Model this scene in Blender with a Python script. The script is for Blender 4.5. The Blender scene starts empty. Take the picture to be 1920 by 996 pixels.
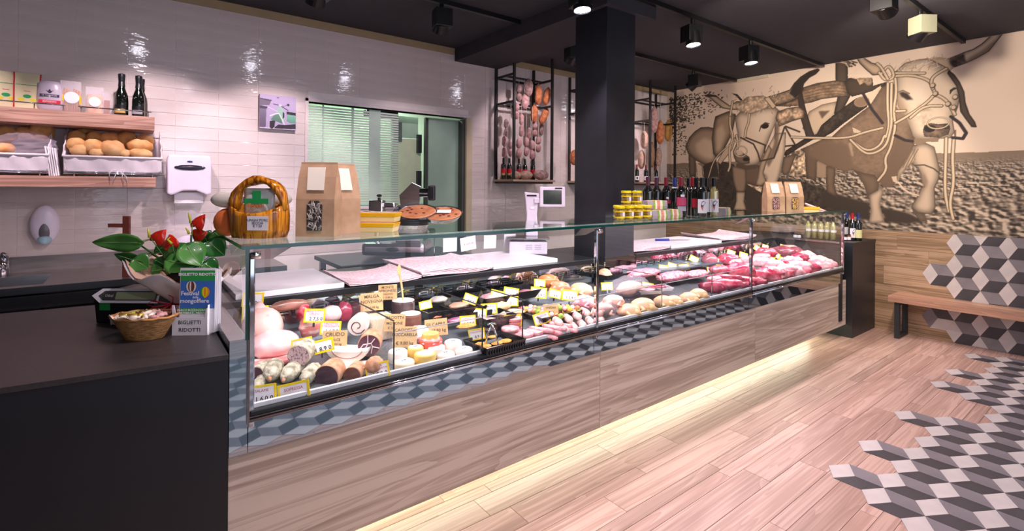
import bpy, bmesh, math, random
import numpy as np
from mathutils import Vector, Matrix, Euler
random.seed(7)
C = bpy.context.scene.collection
PI = math.pi

# ---------------------------------------------------------------- camera
cam_d = bpy.data.cameras.new('camera'); cam = bpy.data.objects.new('camera', cam_d); C.objects.link(cam)
yaw, roll = math.radians(52.51), math.radians(.415)
f_ = Vector((math.cos(yaw), math.sin(yaw), 0)); r_ = Vector((math.sin(yaw), -math.cos(yaw), 0)); u_ = Vector((0, 0, 1))
R_ = r_*math.cos(roll) + u_*math.sin(roll); U_ = -r_*math.sin(roll) + u_*math.cos(roll)
cam.matrix_world = Matrix.Translation((0, 0, 1.58)) @ Matrix((R_, U_, -f_)).transposed().to_4x4()
cam_d.sensor_width = 36; cam_d.lens = 932.5/1920*36; cam_d.shift_y = -147/1920; cam_d.clip_start = .05
bpy.context.scene.camera = cam
# ---------------------------------------------------------------- world and exposure
sc = bpy.context.scene
sc.view_settings.view_transform = 'Standard'; sc.view_settings.look = 'None'; sc.view_settings.gamma = 1
sc.view_settings.use_curve_mapping = False; sc.view_settings.exposure = .25
w = bpy.data.worlds.new('world'); sc.world = w; w.use_nodes = True
w.node_tree.nodes['Background'].inputs[0].default_value = (.72, .8, 1, 1); w.node_tree.nodes['Background'].inputs[1].default_value = 1.6
# ---------------------------------------------------------------- lights
def area(name, loc, rot, sx, sy, e, col=(1, 1, 1)):
    d = bpy.data.lights.new(name, 'AREA'); d.shape = 'RECTANGLE'; d.size = sx; d.size_y = sy; d.energy = e; d.color = col
    o = bpy.data.objects.new(name, d); C.objects.link(o); o.location = loc; o.rotation_euler = rot; return o
# daylight at the shop window behind the camera, strip lamps in the kitchen and under the counter, an added fill bar in the display case
area('shop_window_daylight', (2.4, -3.0, 1.6), (PI/2, 0, PI), 5.6, 2.4, 130, (.86, .9, 1))
area('kitchen_tube', (2.3, 5.75, 2.75), (0, 0, 0), 1.3, .3, 30, (.86, 1, .86))
area('counter_floor_strip', (3.1, 2.32, .192), (math.radians(-22), 0, 0), 5.5, .03, 15, (1, 1, .76))
area('case_fill_lamp', (3.1, 2.16, 1.325), (math.radians(12), 0, 0), 5.4, .05, 43, (1, .85, .9))  # added fill bar that brightens the goods in the case

def lin(c):
    if isinstance(c, str):
        c = [int(c[i:i+2], 16)/255 for i in (0, 2, 4)]
    return tuple(((v/12.92) if v <= .04045 else ((v+.055)/1.055)**2.4) for v in c[:3]) + (1,)

# ---------------------------------------------------------------- materials
MATS = {}
def nt(m):
    m.use_nodes = True; n = m.node_tree; n.nodes.clear(); return n
def pm(name, col, rough=.5, metal=0, col2=None, scale=8, stretch=(1, 1, 1), bump=0, bscale=None, coat=0, rand=0, spec=.5, sss=0, detail=4, ramp=(.35, .65), trans=0, emit=0, alpha=1, coords='Object'):
    if name in MATS: return MATS[name]
    m = bpy.data.materials.new(name); t = nt(m); N = t.nodes; L = t.links
    o = N.new('ShaderNodeOutputMaterial'); b = N.new('ShaderNodeBsdfPrincipled'); L.new(b.outputs[0], o.inputs[0])
    b.inputs['Roughness'].default_value = rough; b.inputs['Metallic'].default_value = metal
    b.inputs['Coat Weight'].default_value = coat; b.inputs['Coat Roughness'].default_value = .08
    b.inputs['Specular IOR Level'].default_value = spec
    b.inputs['Transmission Weight'].default_value = trans; b.inputs['Alpha'].default_value = alpha
    if sss: b.inputs['Subsurface Weight'].default_value = sss; b.inputs['Subsurface Scale'].default_value = .01
    tc = N.new('ShaderNodeTexCoord'); mp = N.new('ShaderNodeMapping'); L.new(tc.outputs[coords], mp.inputs[0]); mp.inputs['Scale'].default_value = stretch
    no = N.new('ShaderNodeTexNoise'); no.inputs['Scale'].default_value = scale; no.inputs['Detail'].default_value = detail; L.new(mp.outputs[0], no.inputs[0])
    r = N.new('ShaderNodeValToRGB'); L.new(no.outputs[0], r.inputs[0])
    c1 = lin(col); c2 = lin(col2) if col2 else tuple(min(1, v*.93) for v in c1[:3]) + (1,)
    r.color_ramp.elements[0].position = ramp[0]; r.color_ramp.elements[1].position = ramp[1]
    r.color_ramp.elements[0].color = c2; r.color_ramp.elements[1].color = c1
    src = r.outputs[0]
    if rand:
        oi = N.new('ShaderNodeObjectInfo'); hv = N.new('ShaderNodeHueSaturation'); mr = N.new('ShaderNodeMapRange')
        mr.inputs[3].default_value = 1-rand; mr.inputs[4].default_value = 1+rand
        L.new(oi.outputs['Random'], mr.inputs[0]); L.new(mr.outputs[0], hv.inputs['Value']); L.new(src, hv.inputs['Color']); src = hv.outputs[0]
    L.new(src, b.inputs['Base Color'])
    if emit: L.new(src, b.inputs['Emission Color']); b.inputs['Emission Strength'].default_value = emit
    if bump:
        bn = N.new('ShaderNodeTexNoise'); bn.inputs['Scale'].default_value = bscale or scale; bn.inputs['Detail'].default_value = 3; L.new(mp.outputs[0], bn.inputs[0])
        bu = N.new('ShaderNodeBump'); bu.inputs['Strength'].default_value = min(1, bump); bu.inputs['Distance'].default_value = .004*max(1, bump); L.new(bn.outputs[0], bu.inputs['Height']); L.new(bu.outputs[0], b.inputs['Normal'])
    MATS[name] = m; return m
def glassm(name, tint=(1, 1, 1), f=1.0, rough=0, ior=1.5, base=0):
    # pane glass: lets light straight through and mirrors by Fresnel
    if name in MATS: return MATS[name]
    m = bpy.data.materials.new(name); t = nt(m); N = t.nodes; L = t.links
    o = N.new('ShaderNodeOutputMaterial'); mx = N.new('ShaderNodeMixShader'); tr = N.new('ShaderNodeBsdfTransparent'); g = N.new('ShaderNodeBsdfGlossy')
    fr = N.new('ShaderNodeFresnel'); fr.inputs[0].default_value = ior; tr.inputs[0].default_value = (*tint, 1); g.inputs['Roughness'].default_value = rough; g.inputs[0].default_value = (1, 1, 1, 1)
    mu = N.new('ShaderNodeMath'); mu.operation = 'MULTIPLY_ADD'; mu.inputs[1].default_value = f; mu.inputs[2].default_value = base; L.new(fr.outputs[0], mu.inputs[0])
    # reflect only where a ray enters the pane; the far face would otherwise mirror totally, as the ray is not bent
    ge = N.new('ShaderNodeNewGeometry'); iv = N.new('ShaderNodeMath'); iv.operation = 'SUBTRACT'; iv.inputs[0].default_value = 1; L.new(ge.outputs['Backfacing'], iv.inputs[1])
    ml = N.new('ShaderNodeMath'); ml.operation = 'MULTIPLY'; L.new(mu.outputs[0], ml.inputs[0]); L.new(iv.outputs[0], ml.inputs[1]); L.new(ml.outputs[0], mx.inputs[0]); L.new(tr.outputs[0], mx.inputs[1]); L.new(g.outputs[0], mx.inputs[2]); L.new(mx.outputs[0], o.inputs[0])
    MATS[name] = m; return m
def emitm(name, col, s):
    if name in MATS: return MATS[name]
    m = bpy.data.materials.new(name); t = nt(m); N = t.nodes
    o = N.new('ShaderNodeOutputMaterial'); e = N.new('ShaderNodeEmission'); e.inputs[0].default_value = lin(col); e.inputs[1].default_value = s; t.links.new(e.outputs[0], o.inputs[0])
    MATS[name] = m; return m
def woodm(name, c1, c2, c3, rough=.45, axis='X', sc=1.0, rand=0, bump=.15):
    if name in MATS: return MATS[name]
    m = bpy.data.materials.new(name); t = nt(m); N = t.nodes; L = t.links
    o = N.new('ShaderNodeOutputMaterial'); b = N.new('ShaderNodeBsdfPrincipled'); L.new(b.outputs[0], o.inputs[0]); b.inputs['Roughness'].default_value = rough
    tc = N.new('ShaderNodeTexCoord'); mp = N.new('ShaderNodeMapping'); L.new(tc.outputs['Object'], mp.inputs[0])
    s = {'X': (.3, 4, 4), 'Y': (4, .3, 4), 'Z': (4, 4, .3)}[axis]; mp.inputs['Scale'].default_value = tuple(v*sc for v in s)
    if rand:
        oi = N.new('ShaderNodeObjectInfo'); vm = N.new('ShaderNodeVectorMath'); vm.operation = 'SCALE'; cb = N.new('ShaderNodeCombineXYZ'); 
        for i in range(3): L.new(oi.outputs['Random'], cb.inputs[i])
        vm.inputs['Scale'].default_value = 37; L.new(cb.outputs[0], vm.inputs[0]); L.new(vm.outputs[0], mp.inputs['Location'])
    n1 = N.new('ShaderNodeTexNoise'); n1.inputs['Scale'].default_value = 1.6; n1.inputs['Detail'].default_value = 3; n1.inputs['Distortion'].default_value = .6; L.new(mp.outputs[0], n1.inputs[0])
    wv = N.new('ShaderNodeMath'); wv.operation = 'MULTIPLY'; wv.inputs[1].default_value = 9; L.new(n1.outputs[0], wv.inputs[0])
    fr = N.new('ShaderNodeMath'); fr.operation = 'FRACT'; L.new(wv.outputs[0], fr.inputs[0])
    n2 = N.new('ShaderNodeTexNoise'); n2.inputs['Scale'].default_value = 9; n2.inputs['Detail'].default_value = 5
    mp2 = N.new('ShaderNodeMapping'); mp2.inputs['Scale'].default_value = {'X': (.4, 2, 2), 'Y': (2, .4, 2), 'Z': (2, 2, .4)}[axis]; L.new(mp.outputs[0], mp2.inputs[0]); L.new(mp2.outputs[0], n2.inputs[0])
    a1 = N.new('ShaderNodeMath'); a1.operation = 'MULTIPLY_ADD'; a1.inputs[1].default_value = .2; L.new(fr.outputs[0], a1.inputs[0]); L.new(n2.outputs[0], a1.inputs[2])
    a2 = N.new('ShaderNodeMath'); a2.operation = 'MULTIPLY_ADD'; a2.inputs[1].default_value = .8; L.new(n1.outputs[0], a2.inputs[0]); L.new(a1.outputs[0], a2.inputs[2])
    r = N.new('ShaderNodeValToRGB'); L.new(a2.outputs[0], r.inputs[0]); e = r.color_ramp.elements
    e[0].position = .72; e[0].color = lin(c3); e[1].position = 1.0; e[1].color = lin(c1); e2 = e.new(.93); e2.color = lin(c2)
    sb = N.new('ShaderNodeMath'); sb.operation = 'SUBTRACT'; sb.inputs[1].default_value = .1; L.new(a2.outputs[0], sb.inputs[0]); L.new(sb.outputs[0], r.inputs[0])
    src = r.outputs[0]
    if rand:
        hv = N.new('ShaderNodeHueSaturation'); mr = N.new('ShaderNodeMapRange'); mr.inputs[3].default_value = 1-rand; mr.inputs[4].default_value = 1+rand
        L.new(oi.outputs['Random'], mr.inputs[0]); L.new(mr.outputs[0], hv.inputs['Value']); L.new(src, hv.inputs['Color']); src = hv.outputs[0]
    L.new(src, b.inputs['Base Color'])
    bu = N.new('ShaderNodeBump'); bu.inputs['Strength'].default_value = bump; bu.inputs['Distance'].default_value = .002; L.new(n2.outputs[0], bu.inputs['Height']); L.new(bu.outputs[0], b.inputs['Normal'])
    MATS[name] = m; return m
def vcm(name, rough=.6):
    if name in MATS: return MATS[name]
    m = bpy.data.materials.new(name); t = nt(m); N = t.nodes; L = t.links
    o = N.new('ShaderNodeOutputMaterial'); b = N.new('ShaderNodeBsdfPrincipled'); L.new(b.outputs[0], o.inputs[0]); b.inputs['Roughness'].default_value = rough
    a = N.new('ShaderNodeVertexColor'); a.layer_name = 'Col'; L.new(a.outputs[0], b.inputs['Base Color']); MATS[name] = m; return m

# ---------------------------------------------------------------- mesh helpers
class MB:
    def __init__(s): s.v = []; s.f = []
    def add(s, vs, fs):
        n = len(s.v); s.v += [tuple(p) for p in vs]; s.f += [tuple(i+n for i in f) for f in fs]; return s
    def box(s, x0, y0, z0, x1, y1, z1, M=None):
        vs = [(x, y, z) for z in (z0, z1) for y in (y0, y1) for x in (x0, x1)]
        if M is not None: vs = [M @ Vector(v) for v in vs]
        return s.add(vs, [(0, 2, 3, 1), (4, 5, 7, 6), (0, 1, 5, 4), (2, 6, 7, 3), (0, 4, 6, 2), (1, 3, 7, 5)])
    def prism(s, poly, a0, a1, fr=lambda u, v, w: (u, v, w)):
        n = len(poly); vs = [fr(u, v, a0) for u, v in poly] + [fr(u, v, a1) for u, v in poly]
        return s.add(vs, [tuple(range(n))[::-1], tuple(range(n, 2*n))] + [(i, (i+1) % n, n+(i+1) % n, n+i) for i in range(n)])
    def rings(s, rings, cap=True, closed=False):
        n = len(rings[0]); vs = [p for r in rings for p in r]; fs = []
        m = len(rings)
        for j in range(m-1 + (1 if closed else 0)):
            a = j*n; b = ((j+1) % m)*n
            fs += [(a+i, a+(i+1) % n, b+(i+1) % n, b+i) for i in range(n)]
        if cap and not closed: fs += [tuple(range(n))[::-1], tuple(range((m-1)*n, m*n))]
        return s.add(vs, fs)
    def tube(s, pts, r, n=8, cap=True):
        P = [Vector(p) for p in pts]; rs = r if isinstance(r, (list, tuple)) else [r]*len(P); R = []; up = None
        for i, p in enumerate(P):
            d = (P[min(i+1, len(P)-1)] - P[max(i-1, 0)]).normalized()
            if up is None or abs(d.dot(up)) > .98: up = Vector((0, 0, 1)) if abs(d.z) < .9 else Vector((1, 0, 0))
            a = d.cross(up).normalized(); b = a.cross(d).normalized(); up = b
            R.append([p + (a*math.cos(t) + b*math.sin(t))*rs[i] for t in (2*PI*k/n for k in range(n))])
        return s.rings(R, cap)
    def cyl(s, p0, p1, r0, r1=None, n=16): return s.tube([p0, p1], [r0, r0 if r1 is None else r1], n)
    def lathe(s, prof, c=(0, 0, 0), n=20, cap=True, M=None, sy=1):
        R = []
        for r, z in prof:
            ring = [Vector((r*math.cos(2*PI*k/n), sy*r*math.sin(2*PI*k/n), z)) for k in range(n)]
            R.append([(M @ p if M is not None else p + Vector(c)) for p in ring])
        return s.rings(R, cap)
    def ell(s, c, r, n=14, m=8, M=None, fn=None):
        R = []
        for j in range(m+1):
            ph = -PI/2 + PI*j/m; ring = []
            for k in range(n):
                th = 2*PI*k/n; d = Vector((math.cos(ph)*math.cos(th), math.cos(ph)*math.sin(th), math.sin(ph)))
                if j in (0, m): d = Vector((.02*math.cos(th), .02*math.sin(th), d.z))
                p = Vector((d.x*r[0], d.y*r[1], d.z*r[2]))
                if fn: p = p*fn(d)
                ring.append((M @ p if M is not None else p) + Vector(c))
            R.append(ring)
        return s.rings(R)
    def grid(s, fn, nu, nv, two=False):
        vs = [fn(i/nu, j/nv) for j in range(nv+1) for i in range(nu+1)]
        return s.add(vs, [(j*(nu+1)+i, j*(nu+1)+i+1, (j+1)*(nu+1)+i+1, (j+1)*(nu+1)+i) for j in range(nv) for i in range(nu)])
def build(name, mb, mat, parent=None, smooth=False, bevel=0, solid=0, loc=None, fix=True):
    me = bpy.data.meshes.new(name); me.from_pydata([tuple(v) for v in mb.v], [], mb.f); me.update()
    if bevel or fix:
        bm = bmesh.new(); bm.from_mesh(me)
        if fix: bmesh.ops.recalc_face_normals(bm, faces=bm.faces)
        if bevel: bmesh.ops.bevel(bm, geom=[e for e in bm.edges if e.is_manifold and e.calc_face_angle(0) > .5], offset=bevel, segments=2, profile=.6, affect='EDGES')
        bm.to_mesh(me); bm.free()
    if smooth: me.polygons.foreach_set('use_smooth', [True]*len(me.polygons))
    if mat: me.materials.append(mat)
    o = bpy.data.objects.new(name, me); C.objects.link(o)
    if parent: o.parent = parent
    if loc: o.location = loc
    if solid:
        md = o.modifiers.new('thickness', 'SOLIDIFY'); md.thickness = solid; md.offset = 0
    return o
def tag(o, label=None, cat=None, group=None, kind=None):
    if label: o['label'] = label
    if cat: o['category'] = cat
    if group: o['group'] = group
    if kind: o['kind'] = kind
    return o
def thing(name, label, cat, loc=(0, 0, 0), rz=0, group=None):
    o = bpy.data.objects.new(name, None); C.objects.link(o); o.location = loc; o.rotation_euler = (0, 0, rz); o.empty_display_size = .05
    return tag(o, label, cat, group)
def bw(name, mb, mat, root, **k):
    # part given in room coordinates, parented to a root that is not turned
    o = build(name, mb, mat, root, **k); o.location = Vector(o.location) - root.location; return o
def boxo(*bs):
    m = MB()
    for b in bs: m.box(*b)
    return m
def struct(name, mb, mat, **k): return tag(build(name, mb, mat, **k), kind='structure')
def dup(root, loc=None, rz=None, label=None, group=None, scale=None, rot=None):
    def cp(o, par):
        c = o.copy(); C.objects.link(c); c.parent = par
        for ch in KIDS.get(o.name, [x for x in o.children]): cp(ch, c)
        return c
    c = cp(root, root.parent)
    if loc is not None: c.location = loc
    if rz is not None: c.rotation_euler = (0, 0, rz)
    if rot is not None: c.rotation_euler = rot
    if scale is not None: c.scale = (scale,)*3 if not isinstance(scale, (tuple, list)) else scale
    if label: c['label'] = label
    if group: c['group'] = group
    return c
KIDS = {}
def text(name, s, size, mat, parent=None, M=None, align='CENTER', depth=.0003, bold=0, font=None):
    cu = bpy.data.curves.new(name, 'FONT'); cu.body = s; cu.size = size; cu.align_x = align; cu.align_y = 'CENTER'; cu.extrude = depth; cu.offset = bold*size; cu.resolution_u = 2; cu.space_line = .85
    o = bpy.data.objects.new(name+'_curve', cu); C.objects.link(o)
    bpy.context.view_layer.update()
    me = bpy.data.meshes.new_from_object(o.evaluated_get(bpy.context.evaluated_depsgraph_get()))
    bpy.data.objects.remove(o); me.name = name; me.materials.clear(); me.materials.append(mat)
    t = bpy.data.objects.new(name, me); C.objects.link(t)
    if parent: t.parent = parent
    if M is not None: t.matrix_local = M
    return t
def frame(o, u, v, w=None):
    # matrix with local x along u, local y along v, at o
    u = Vector(u).normalized(); v = Vector(v).normalized(); w = u.cross(v).normalized(); v = w.cross(u)
    m = Matrix((u, v, w)).transposed().to_4x4(); m.translation = Vector(o); return m
def vnoise(p, s=1.0):
    from mathutils import noise
    return noise.noise(Vector(p)*s)

# ================================================================ SETTING
XW, YB, ZC = 6.79, 4.8, 3.12
m_plank = woodm('oak_plank_tile', 'd2b0a2', 'c6a294', 'b18f81', .36, 'X', .9, rand=.13, bump=.12)
m_grout = pm('grey_grout', '8f8682', .8)
# ---- floor: planks running along x in mixed widths, then the hexagon rug of rhombus tiles
mb = MB(); mb.box(-2.6, -3.0, -.12, XW+.1, 6.4, -.004); floor = struct('floor', mb, m_grout)
rnd = random.Random(3)
HS = .132; HH = HS*math.sqrt(3)/2
FY0, FX0 = 1.0165, 3.175
def hex_list():
    out = []
    lim = {0: [0, 2, 5, 9, 11, 14], 1: [i-.5 for i in range(0, 7)] + [i+.5 for i in range(8, 15)]}
    for k in range(0, 11):
        y = FY0 - k*1.5*HS
        if k in lim: idx = lim[k]
        elif k % 2 == 0: idx = list(range(-13, 16))
        else: idx = [i+.5 for i in range(-13, 15)]
        for i in idx:
            x = FX0 + i*2*HH
            if x < XW - .02: out.append((x, y))
    return out
HEX = hex_list()
y = 2.5; widths = [.15, .076, .076, .15, .15, .076]; i = 0; planks = 0; pk = []
y = 1.575 + .15*7 + .076*6
while y > -2.9:
    wd = widths[i % 6]; i += 1; y1 = y - wd
    x = -2.6 + rnd.uniform(-1.1, 0)
    while x < XW:
        L = rnd.choice([1.0, 1.2, 1.2, .9]); xa, xb = max(x, -2.6), min(x+L, XW); x += L
        if xb - xa < .02: continue
        if y < .45 and xa > 3.05: continue
        pk.append((math.hypot((xa+xb)/2-2, (y+y1)/2-1), xa, xb, y1, y))
    y = y1
pk.sort(); rest = MB()
for n_, (d, xa, xb, ya, yb) in enumerate(pk):
    if n_ < 290:
        m_ = MB(); cx, cy = (xa+xb)/2, (ya+yb)/2; hx, hy = (xb-xa)/2-.0012, (yb-ya)/2-.0012
        m_.box(-hx, -hy, -.006, hx, hy, 0); build('plank', m_, m_plank, floor, bevel=.0008, loc=(cx, cy, rnd.uniform(-.0004, 0)))
    else: rest.box(xa+.001, ya+.001, -.006, xb-.001, yb-.001, -.0003)
tag(build('plank_remainder', rest, m_plank, floor), kind='stuff')
m_tile = [pm('rhombus_tile_pale', 'd9d0cc', .45, col2='c9c0be', scale=6, rand=.05), pm('rhombus_tile_mid_grey', '8d878c', .45, col2='7d777c', scale=6, rand=.06), pm('rhombus_tile_dark_grey', '4b484d', .42, col2='403d42', scale=6, rand=.08)]
g = .0014
def rhs(s, h): return [[(0, 0), (-s/2, h), (-s, 0), (-s/2, -h)], [(0, 0), (s, 0), (s/2, h), (-s/2, h)], [(0, 0), (-s/2, -h), (s/2, -h), (s, 0)]]
def inset(p, gap):
    c = (sum(a for a, b in p)/4, sum(b for a, b in p)/4)
    return [(c[0]+(a-c[0])*(1-gap*9), c[1]+(b-c[1])*(1-gap*9)) for a, b in p]
tile_me = []
for k, p in enumerate(rhs(HS, HH)):
    m_ = MB(); m_.prism(inset(p, g), 0, .004); o = build('rhombus_tile', m_, m_tile[k], floor, bevel=.0006); tile_me.append(o)
gb = MB(); placed = 0; extra = [MB(), MB(), MB()]
def fplace(x, y): return frame((x, y, -.0022), (0, -1, 0), (1, 0, 0))
HEX.sort(key=lambda q: math.hypot(q[0]-2.9, q[1]-1))
first = True
for (x, y) in HEX:
    Mx = frame((x, y, -.0022), (0, -1, 0), (1, 0, 0))
    gb.add([Mx @ Vector((a*1.005, b*1.005, .0026)) for a, b in [(HS, 0), (HS/2, HH), (-HS/2, HH), (-HS, 0), (-HS/2, -HH), (HS/2, -HH)]], [(0, 1, 2, 3, 4, 5)])
    for k in range(3):
        if placed < 299:
            if placed < 3: o = tile_me[k]
            else: o = tile_me[k].copy(); C.objects.link(o)
            Mz = frame((x, y, 0), (0, -1, 0), (1, 0, 0)); Mz = Matrix((Mz[0], Mz[1], Mz[2], Mz[3]))
            # right handed frame: local z comes out pointing up
            o.matrix_local = frame((x, y, -.0022 if (Vector((0, -1, 0)).cross(Vector((1, 0, 0)))).z > 0 else .0018), (0, -1, 0), (1, 0, 0)); placed += 1
        else:
            extra[k].prism(inset(rhs(HS, HH)[k], g), 0, .004, lambda u, v, w: (x+v, y-u, -.0022+w))
build('tile_grout', gb, m_grout, floor)
for k in range(3): 
    if extra[k].v: tag(build('rhombus_tile_remainder', extra[k], m_tile[k], floor), kind='stuff')
# ---- right wall: printed mural above, plank and rhombus tiles below
m_base = pm('wall_base_plaster', 'b7a695', .8)
mb = MB(); mb.box(XW, -3.0, 0, XW+.12, YB+.1, ZC); wr = struct('wall_right', mb, m_base)
m_wp = woodm('wall_plank_tile', 'c2a283', 'b09070', '8f7356', .5, 'Y', 1.2, rand=.10, bump=.15)
z = 1.122; ws = [.05, .15, .2, .2, .2, .2, .122]; n_ = 0
for wd in ws:
    y = 4.8 - rnd.uniform(0, .9)
    ys = [YB] + ([y] if y < YB-.05 else [])
    while y > -2.9: y -= 1.2; ys.append(max(y, -2.9))
    for a, b in zip(ys[:-1], ys[1:]):
        if a-b < .02: continue
        m_ = MB(); m_.box(-.004, -(a-b)/2+.001, -wd/2+.001, 0, (a-b)/2-.001, wd/2-.001)
        build('wall_plank', m_, m_wp, wr, bevel=.0008, loc=(XW-.001, (a+b)/2, z-wd/2))
    z -= wd
WY0 = 1.427; WZ0 = .684; first_w = True
wt = []
for k in range(0, 9):
    y = WY0 - k*1.5*HS
    off = 0 if k % 2 == 0 else .5
    for i in range(-4, 4):
        zc = WZ0 + (i+off)*2*HH
        if k == 0 and i not in (0, -2): continue
        if zc > 1.122+HH or zc < -HH: continue
        for q, p in enumerate(rhs(HS, HH)):
            pp = [(a, b+zc) for a, b in inset(p, g)]
            # clip at floor and at the mural edge
            def clip(pl, lim, sgn):
                out = []
                for j in range(len(pl)):
                    A, B = pl[j], pl[(j+1) % len(pl)]; ia, ib = sgn*(A[1]-lim) <= 0, sgn*(B[1]-lim) <= 0
                    if ia: out.append(A)
                    if ia != ib: t = (lim-A[1])/(B[1]-A[1]); out.append((A[0]+t*(B[0]-A[0]), lim))
                return out
            pp = clip(pp, 1.121, 1)
            if len(pp) > 2: pp = clip(pp, .002, -1)
            if len(pp) < 3: continue
            if k == 0 and i == -2:
                # the lowest loose tile on the left is laid turned round
                q = {0: 1, 1: 2, 2: 0}[q]
            m_ = MB(); m_.prism([(a, b-zc) for a, b in pp], 0, .004, lambda u, v, w_: (-w_, -u, v))
            build('rhombus_tile', m_, m_tile[q], wr, bevel=.0005, loc=(XW-.0045, y, zc))
# ---- back wall: glazed stacked tiles with an opening into the kitchen
m_wt = pm('glazed_wall_tile', 'd9cdc9', .07, col2='d3c6c2', scale=3, bump=1, bscale=8, stretch=(1, 1, 3.5), rand=.012, coat=.3)
m_wg = pm('pale_wall_grout', 'efe6e2', .8)
OX0, OX1, OXm, OZ0, OZ1 = 1.30, 3.05, 2.22, 1.384, 2.36
mb = MB()
for b in [(-2.6, 0, OX0, ZC), (OX0, OZ1, OX1, ZC), (OX1, 0, XW, ZC), (OX0, 0, OXm, OZ0)]: mb.box(b[0], YB, b[1], b[2], YB+.12, b[3])
wb = struct('wall_back', mb, m_wg)
cells = []; tw, th = .3, .1
for r in range(0, 31):
    z0 = 3.05-.1*(r+1)+.0; z1 = z0+th
    if z1 < .95: continue
    for c in range(-9, 23):
        x0 = -.02+c*tw; x1 = x0+tw; x1 = min(x1, XW)
        if x0 < -2.3 or x1-x0 < .03: continue
        segs = [(x0, x1)]
        if z1 > 0 and z0 < OZ1-.004:
            lo = OX0
            hi = OX1
            if z0 < OZ0-.05: lo = OXm
            ns = []
            for a, b in segs:
                if b <= lo or a >= hi: ns.append((a, b))
                else:
                    if a < lo-.02: ns.append((a, lo))
                    if b > hi+.02: ns.append((hi, b))
            segs = ns
        for a, b in segs: cells.append((math.hypot((a+b)/2-.9, ((z0+z1)/2-2.1)*1.2), a, b, z0, z1))
cells.sort(); rest = MB(); full = None
for n_, (d, a, b, z0, z1) in enumerate(cells):
    if n_ < 299:
        if abs(b-a-tw) < 1e-6 and full is not None: o = full.copy(); C.objects.link(o); o.location = ((a+b)/2, YB, (z0+z1)/2)
        else:
            hx = (b-a)/2-.0011; m_ = MB(); m_.box(-hx, -.0035, -th/2+.0011, hx, 0, th/2-.0011); o = build('wall_tile', m_, m_wt, wb, bevel=.0012, loc=((a+b)/2, YB, (z0+z1)/2))
            if abs(b-a-tw) < 1e-6: full = o
        o.rotation_euler = (rnd.uniform(-.0035, .0035), 0, rnd.uniform(-.003, .003))
    else: rest.box(a+.001, YB-.0035, z0+.001, b-.001, YB, z1-.001)
tag(build('wall_tile_remainder', rest, m_wt, wb), kind='stuff')
# other walls and the shop window behind the photographer
m_wall = pm('plain_wall_paint', 'a89a94', .8)
mb = MB(); mb.box(-2.7, -3.1, 0, -2.6, YB+.1, ZC); struct('wall_left', mb, m_wall)
mb = MB()
for b in [(-2.7, 0, -.6, ZC), (5.4, 0, XW+.1, ZC), (-.6, 0, 5.4, .35), (-.6, 2.85, 5.4, ZC)]: mb.box(b[0], -3.15, b[1], b[2], -3.05, b[3])
struct('wall_front', mb, m_wall)
mb = MB()
for x in (-.6, 1.4, 3.4, 5.34): mb.box(x, -3.13, .35, x+.06, -3.07, 2.85)
mb.box(-.6, -3.13, .35, 5.4, -3.07, .41); mb.box(-.6, -3.13, 2.79, 5.4, -3.07, 2.85)
struct('window_2', mb, pm('window_frame_grey', '55565a', .5))
# ---- ceiling, beams, cove boards
m_ceil = pm('dark_ceiling_paint', '37363c', .85, col2='343339')
mb = MB(); mb.box(-2.7, -3.15, ZC, XW+.12, 6.4, ZC+.1); struct('ceiling', mb, m_ceil)
mb = MB(); mb.box(2.86, 2.56, 2.98, 3.46, YB-.001, ZC+.01); struct('trim_1', mb, m_ceil)
m_cove = pm('beige_cove_board', 'a8946f', .7)
mb = MB(); mb.box(-2.6, YB-.012, 3.05, 2.855, YB, ZC); struct('trim_2', mb, m_cove)
mb = MB(); mb.box(3.465, YB-.012, 3.05, XW, YB, ZC); struct('trim_3', mb, m_cove)
mb = MB(); mb.box(XW-.03, 3.20, 3.075, XW-.001, 3.74, ZC-.001); struct('trim_4', mb, pm('pale_cable_duct', 'd8cdb0', .6))
# column
m_col = pm('black_column_paint', '23262e', .42, col2='1e2128')
mb = MB(); mb.box(2.905, 2.60, 0, 3.245, 2.94, 2.985); tag(build('column', mb, m_col, bevel=.002), 'square dark blue-black column rising from behind the display counter to the ceiling', 'column')
# ---- kitchen beyond the opening
m_kw = pm('kitchen_wall_green_white', 'c6d2c4', .6)
mb = MB()
mb.box(.6, 6.3, 0, 4.4, 6.4, 2.95); mb.box(.5, YB+.12, 0, .6, 6.4, 2.95); mb.box(4.4, YB+.12, 0, 4.5, 6.4, 2.95); mb.box(.5, YB+.12, 2.9, 4.5, 6.4, 2.98)
struct('wall_kitchen', mb, m_kw)
# opening frame, sill, striped pane
m_beige = pm('beige_door_frame', 'cdbfa0', .5); m_dkgreen = pm('dark_rubber_seal', '4a4e48', .6)
mb = MB(); mb.box(OX0-.03, YB-.015, OZ1, OX1+.02, YB+.1, OZ1+.03); mb.box(OX0-.03, YB-.015, OZ0-.02, OX0, YB+.1, OZ1+.03); mb.box(OX0-.03, YB-.03, OZ0-.03, OXm, YB+.1, OZ0)
wn = struct('window_1', mb, pm('white_window_frame', 'e2d6d6', .4), bevel=.002)
m_pane = glassm('kitchen_pane', (.78, .88, .8), 1, .0, base=.04)
mb = MB(); mb.box(OX0, YB+.05, OZ0, OXm-.0, YB+.056, OZ1-.01); build('pane', mb, m_pane, wn)
m_film = pm('frosted_film', 'd3e2d4', .55)
n = 38
for k in range(n):
    z0 = OZ0+.02+k*(OZ1-OZ0-.04)/n
    m_ = MB(); m_.box(OX0+.002, YB+.046, z0, OXm-.002, YB+.049, z0+.0175); build('film_stripe', m_, m_film, wn)
m_ = MB()
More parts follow.
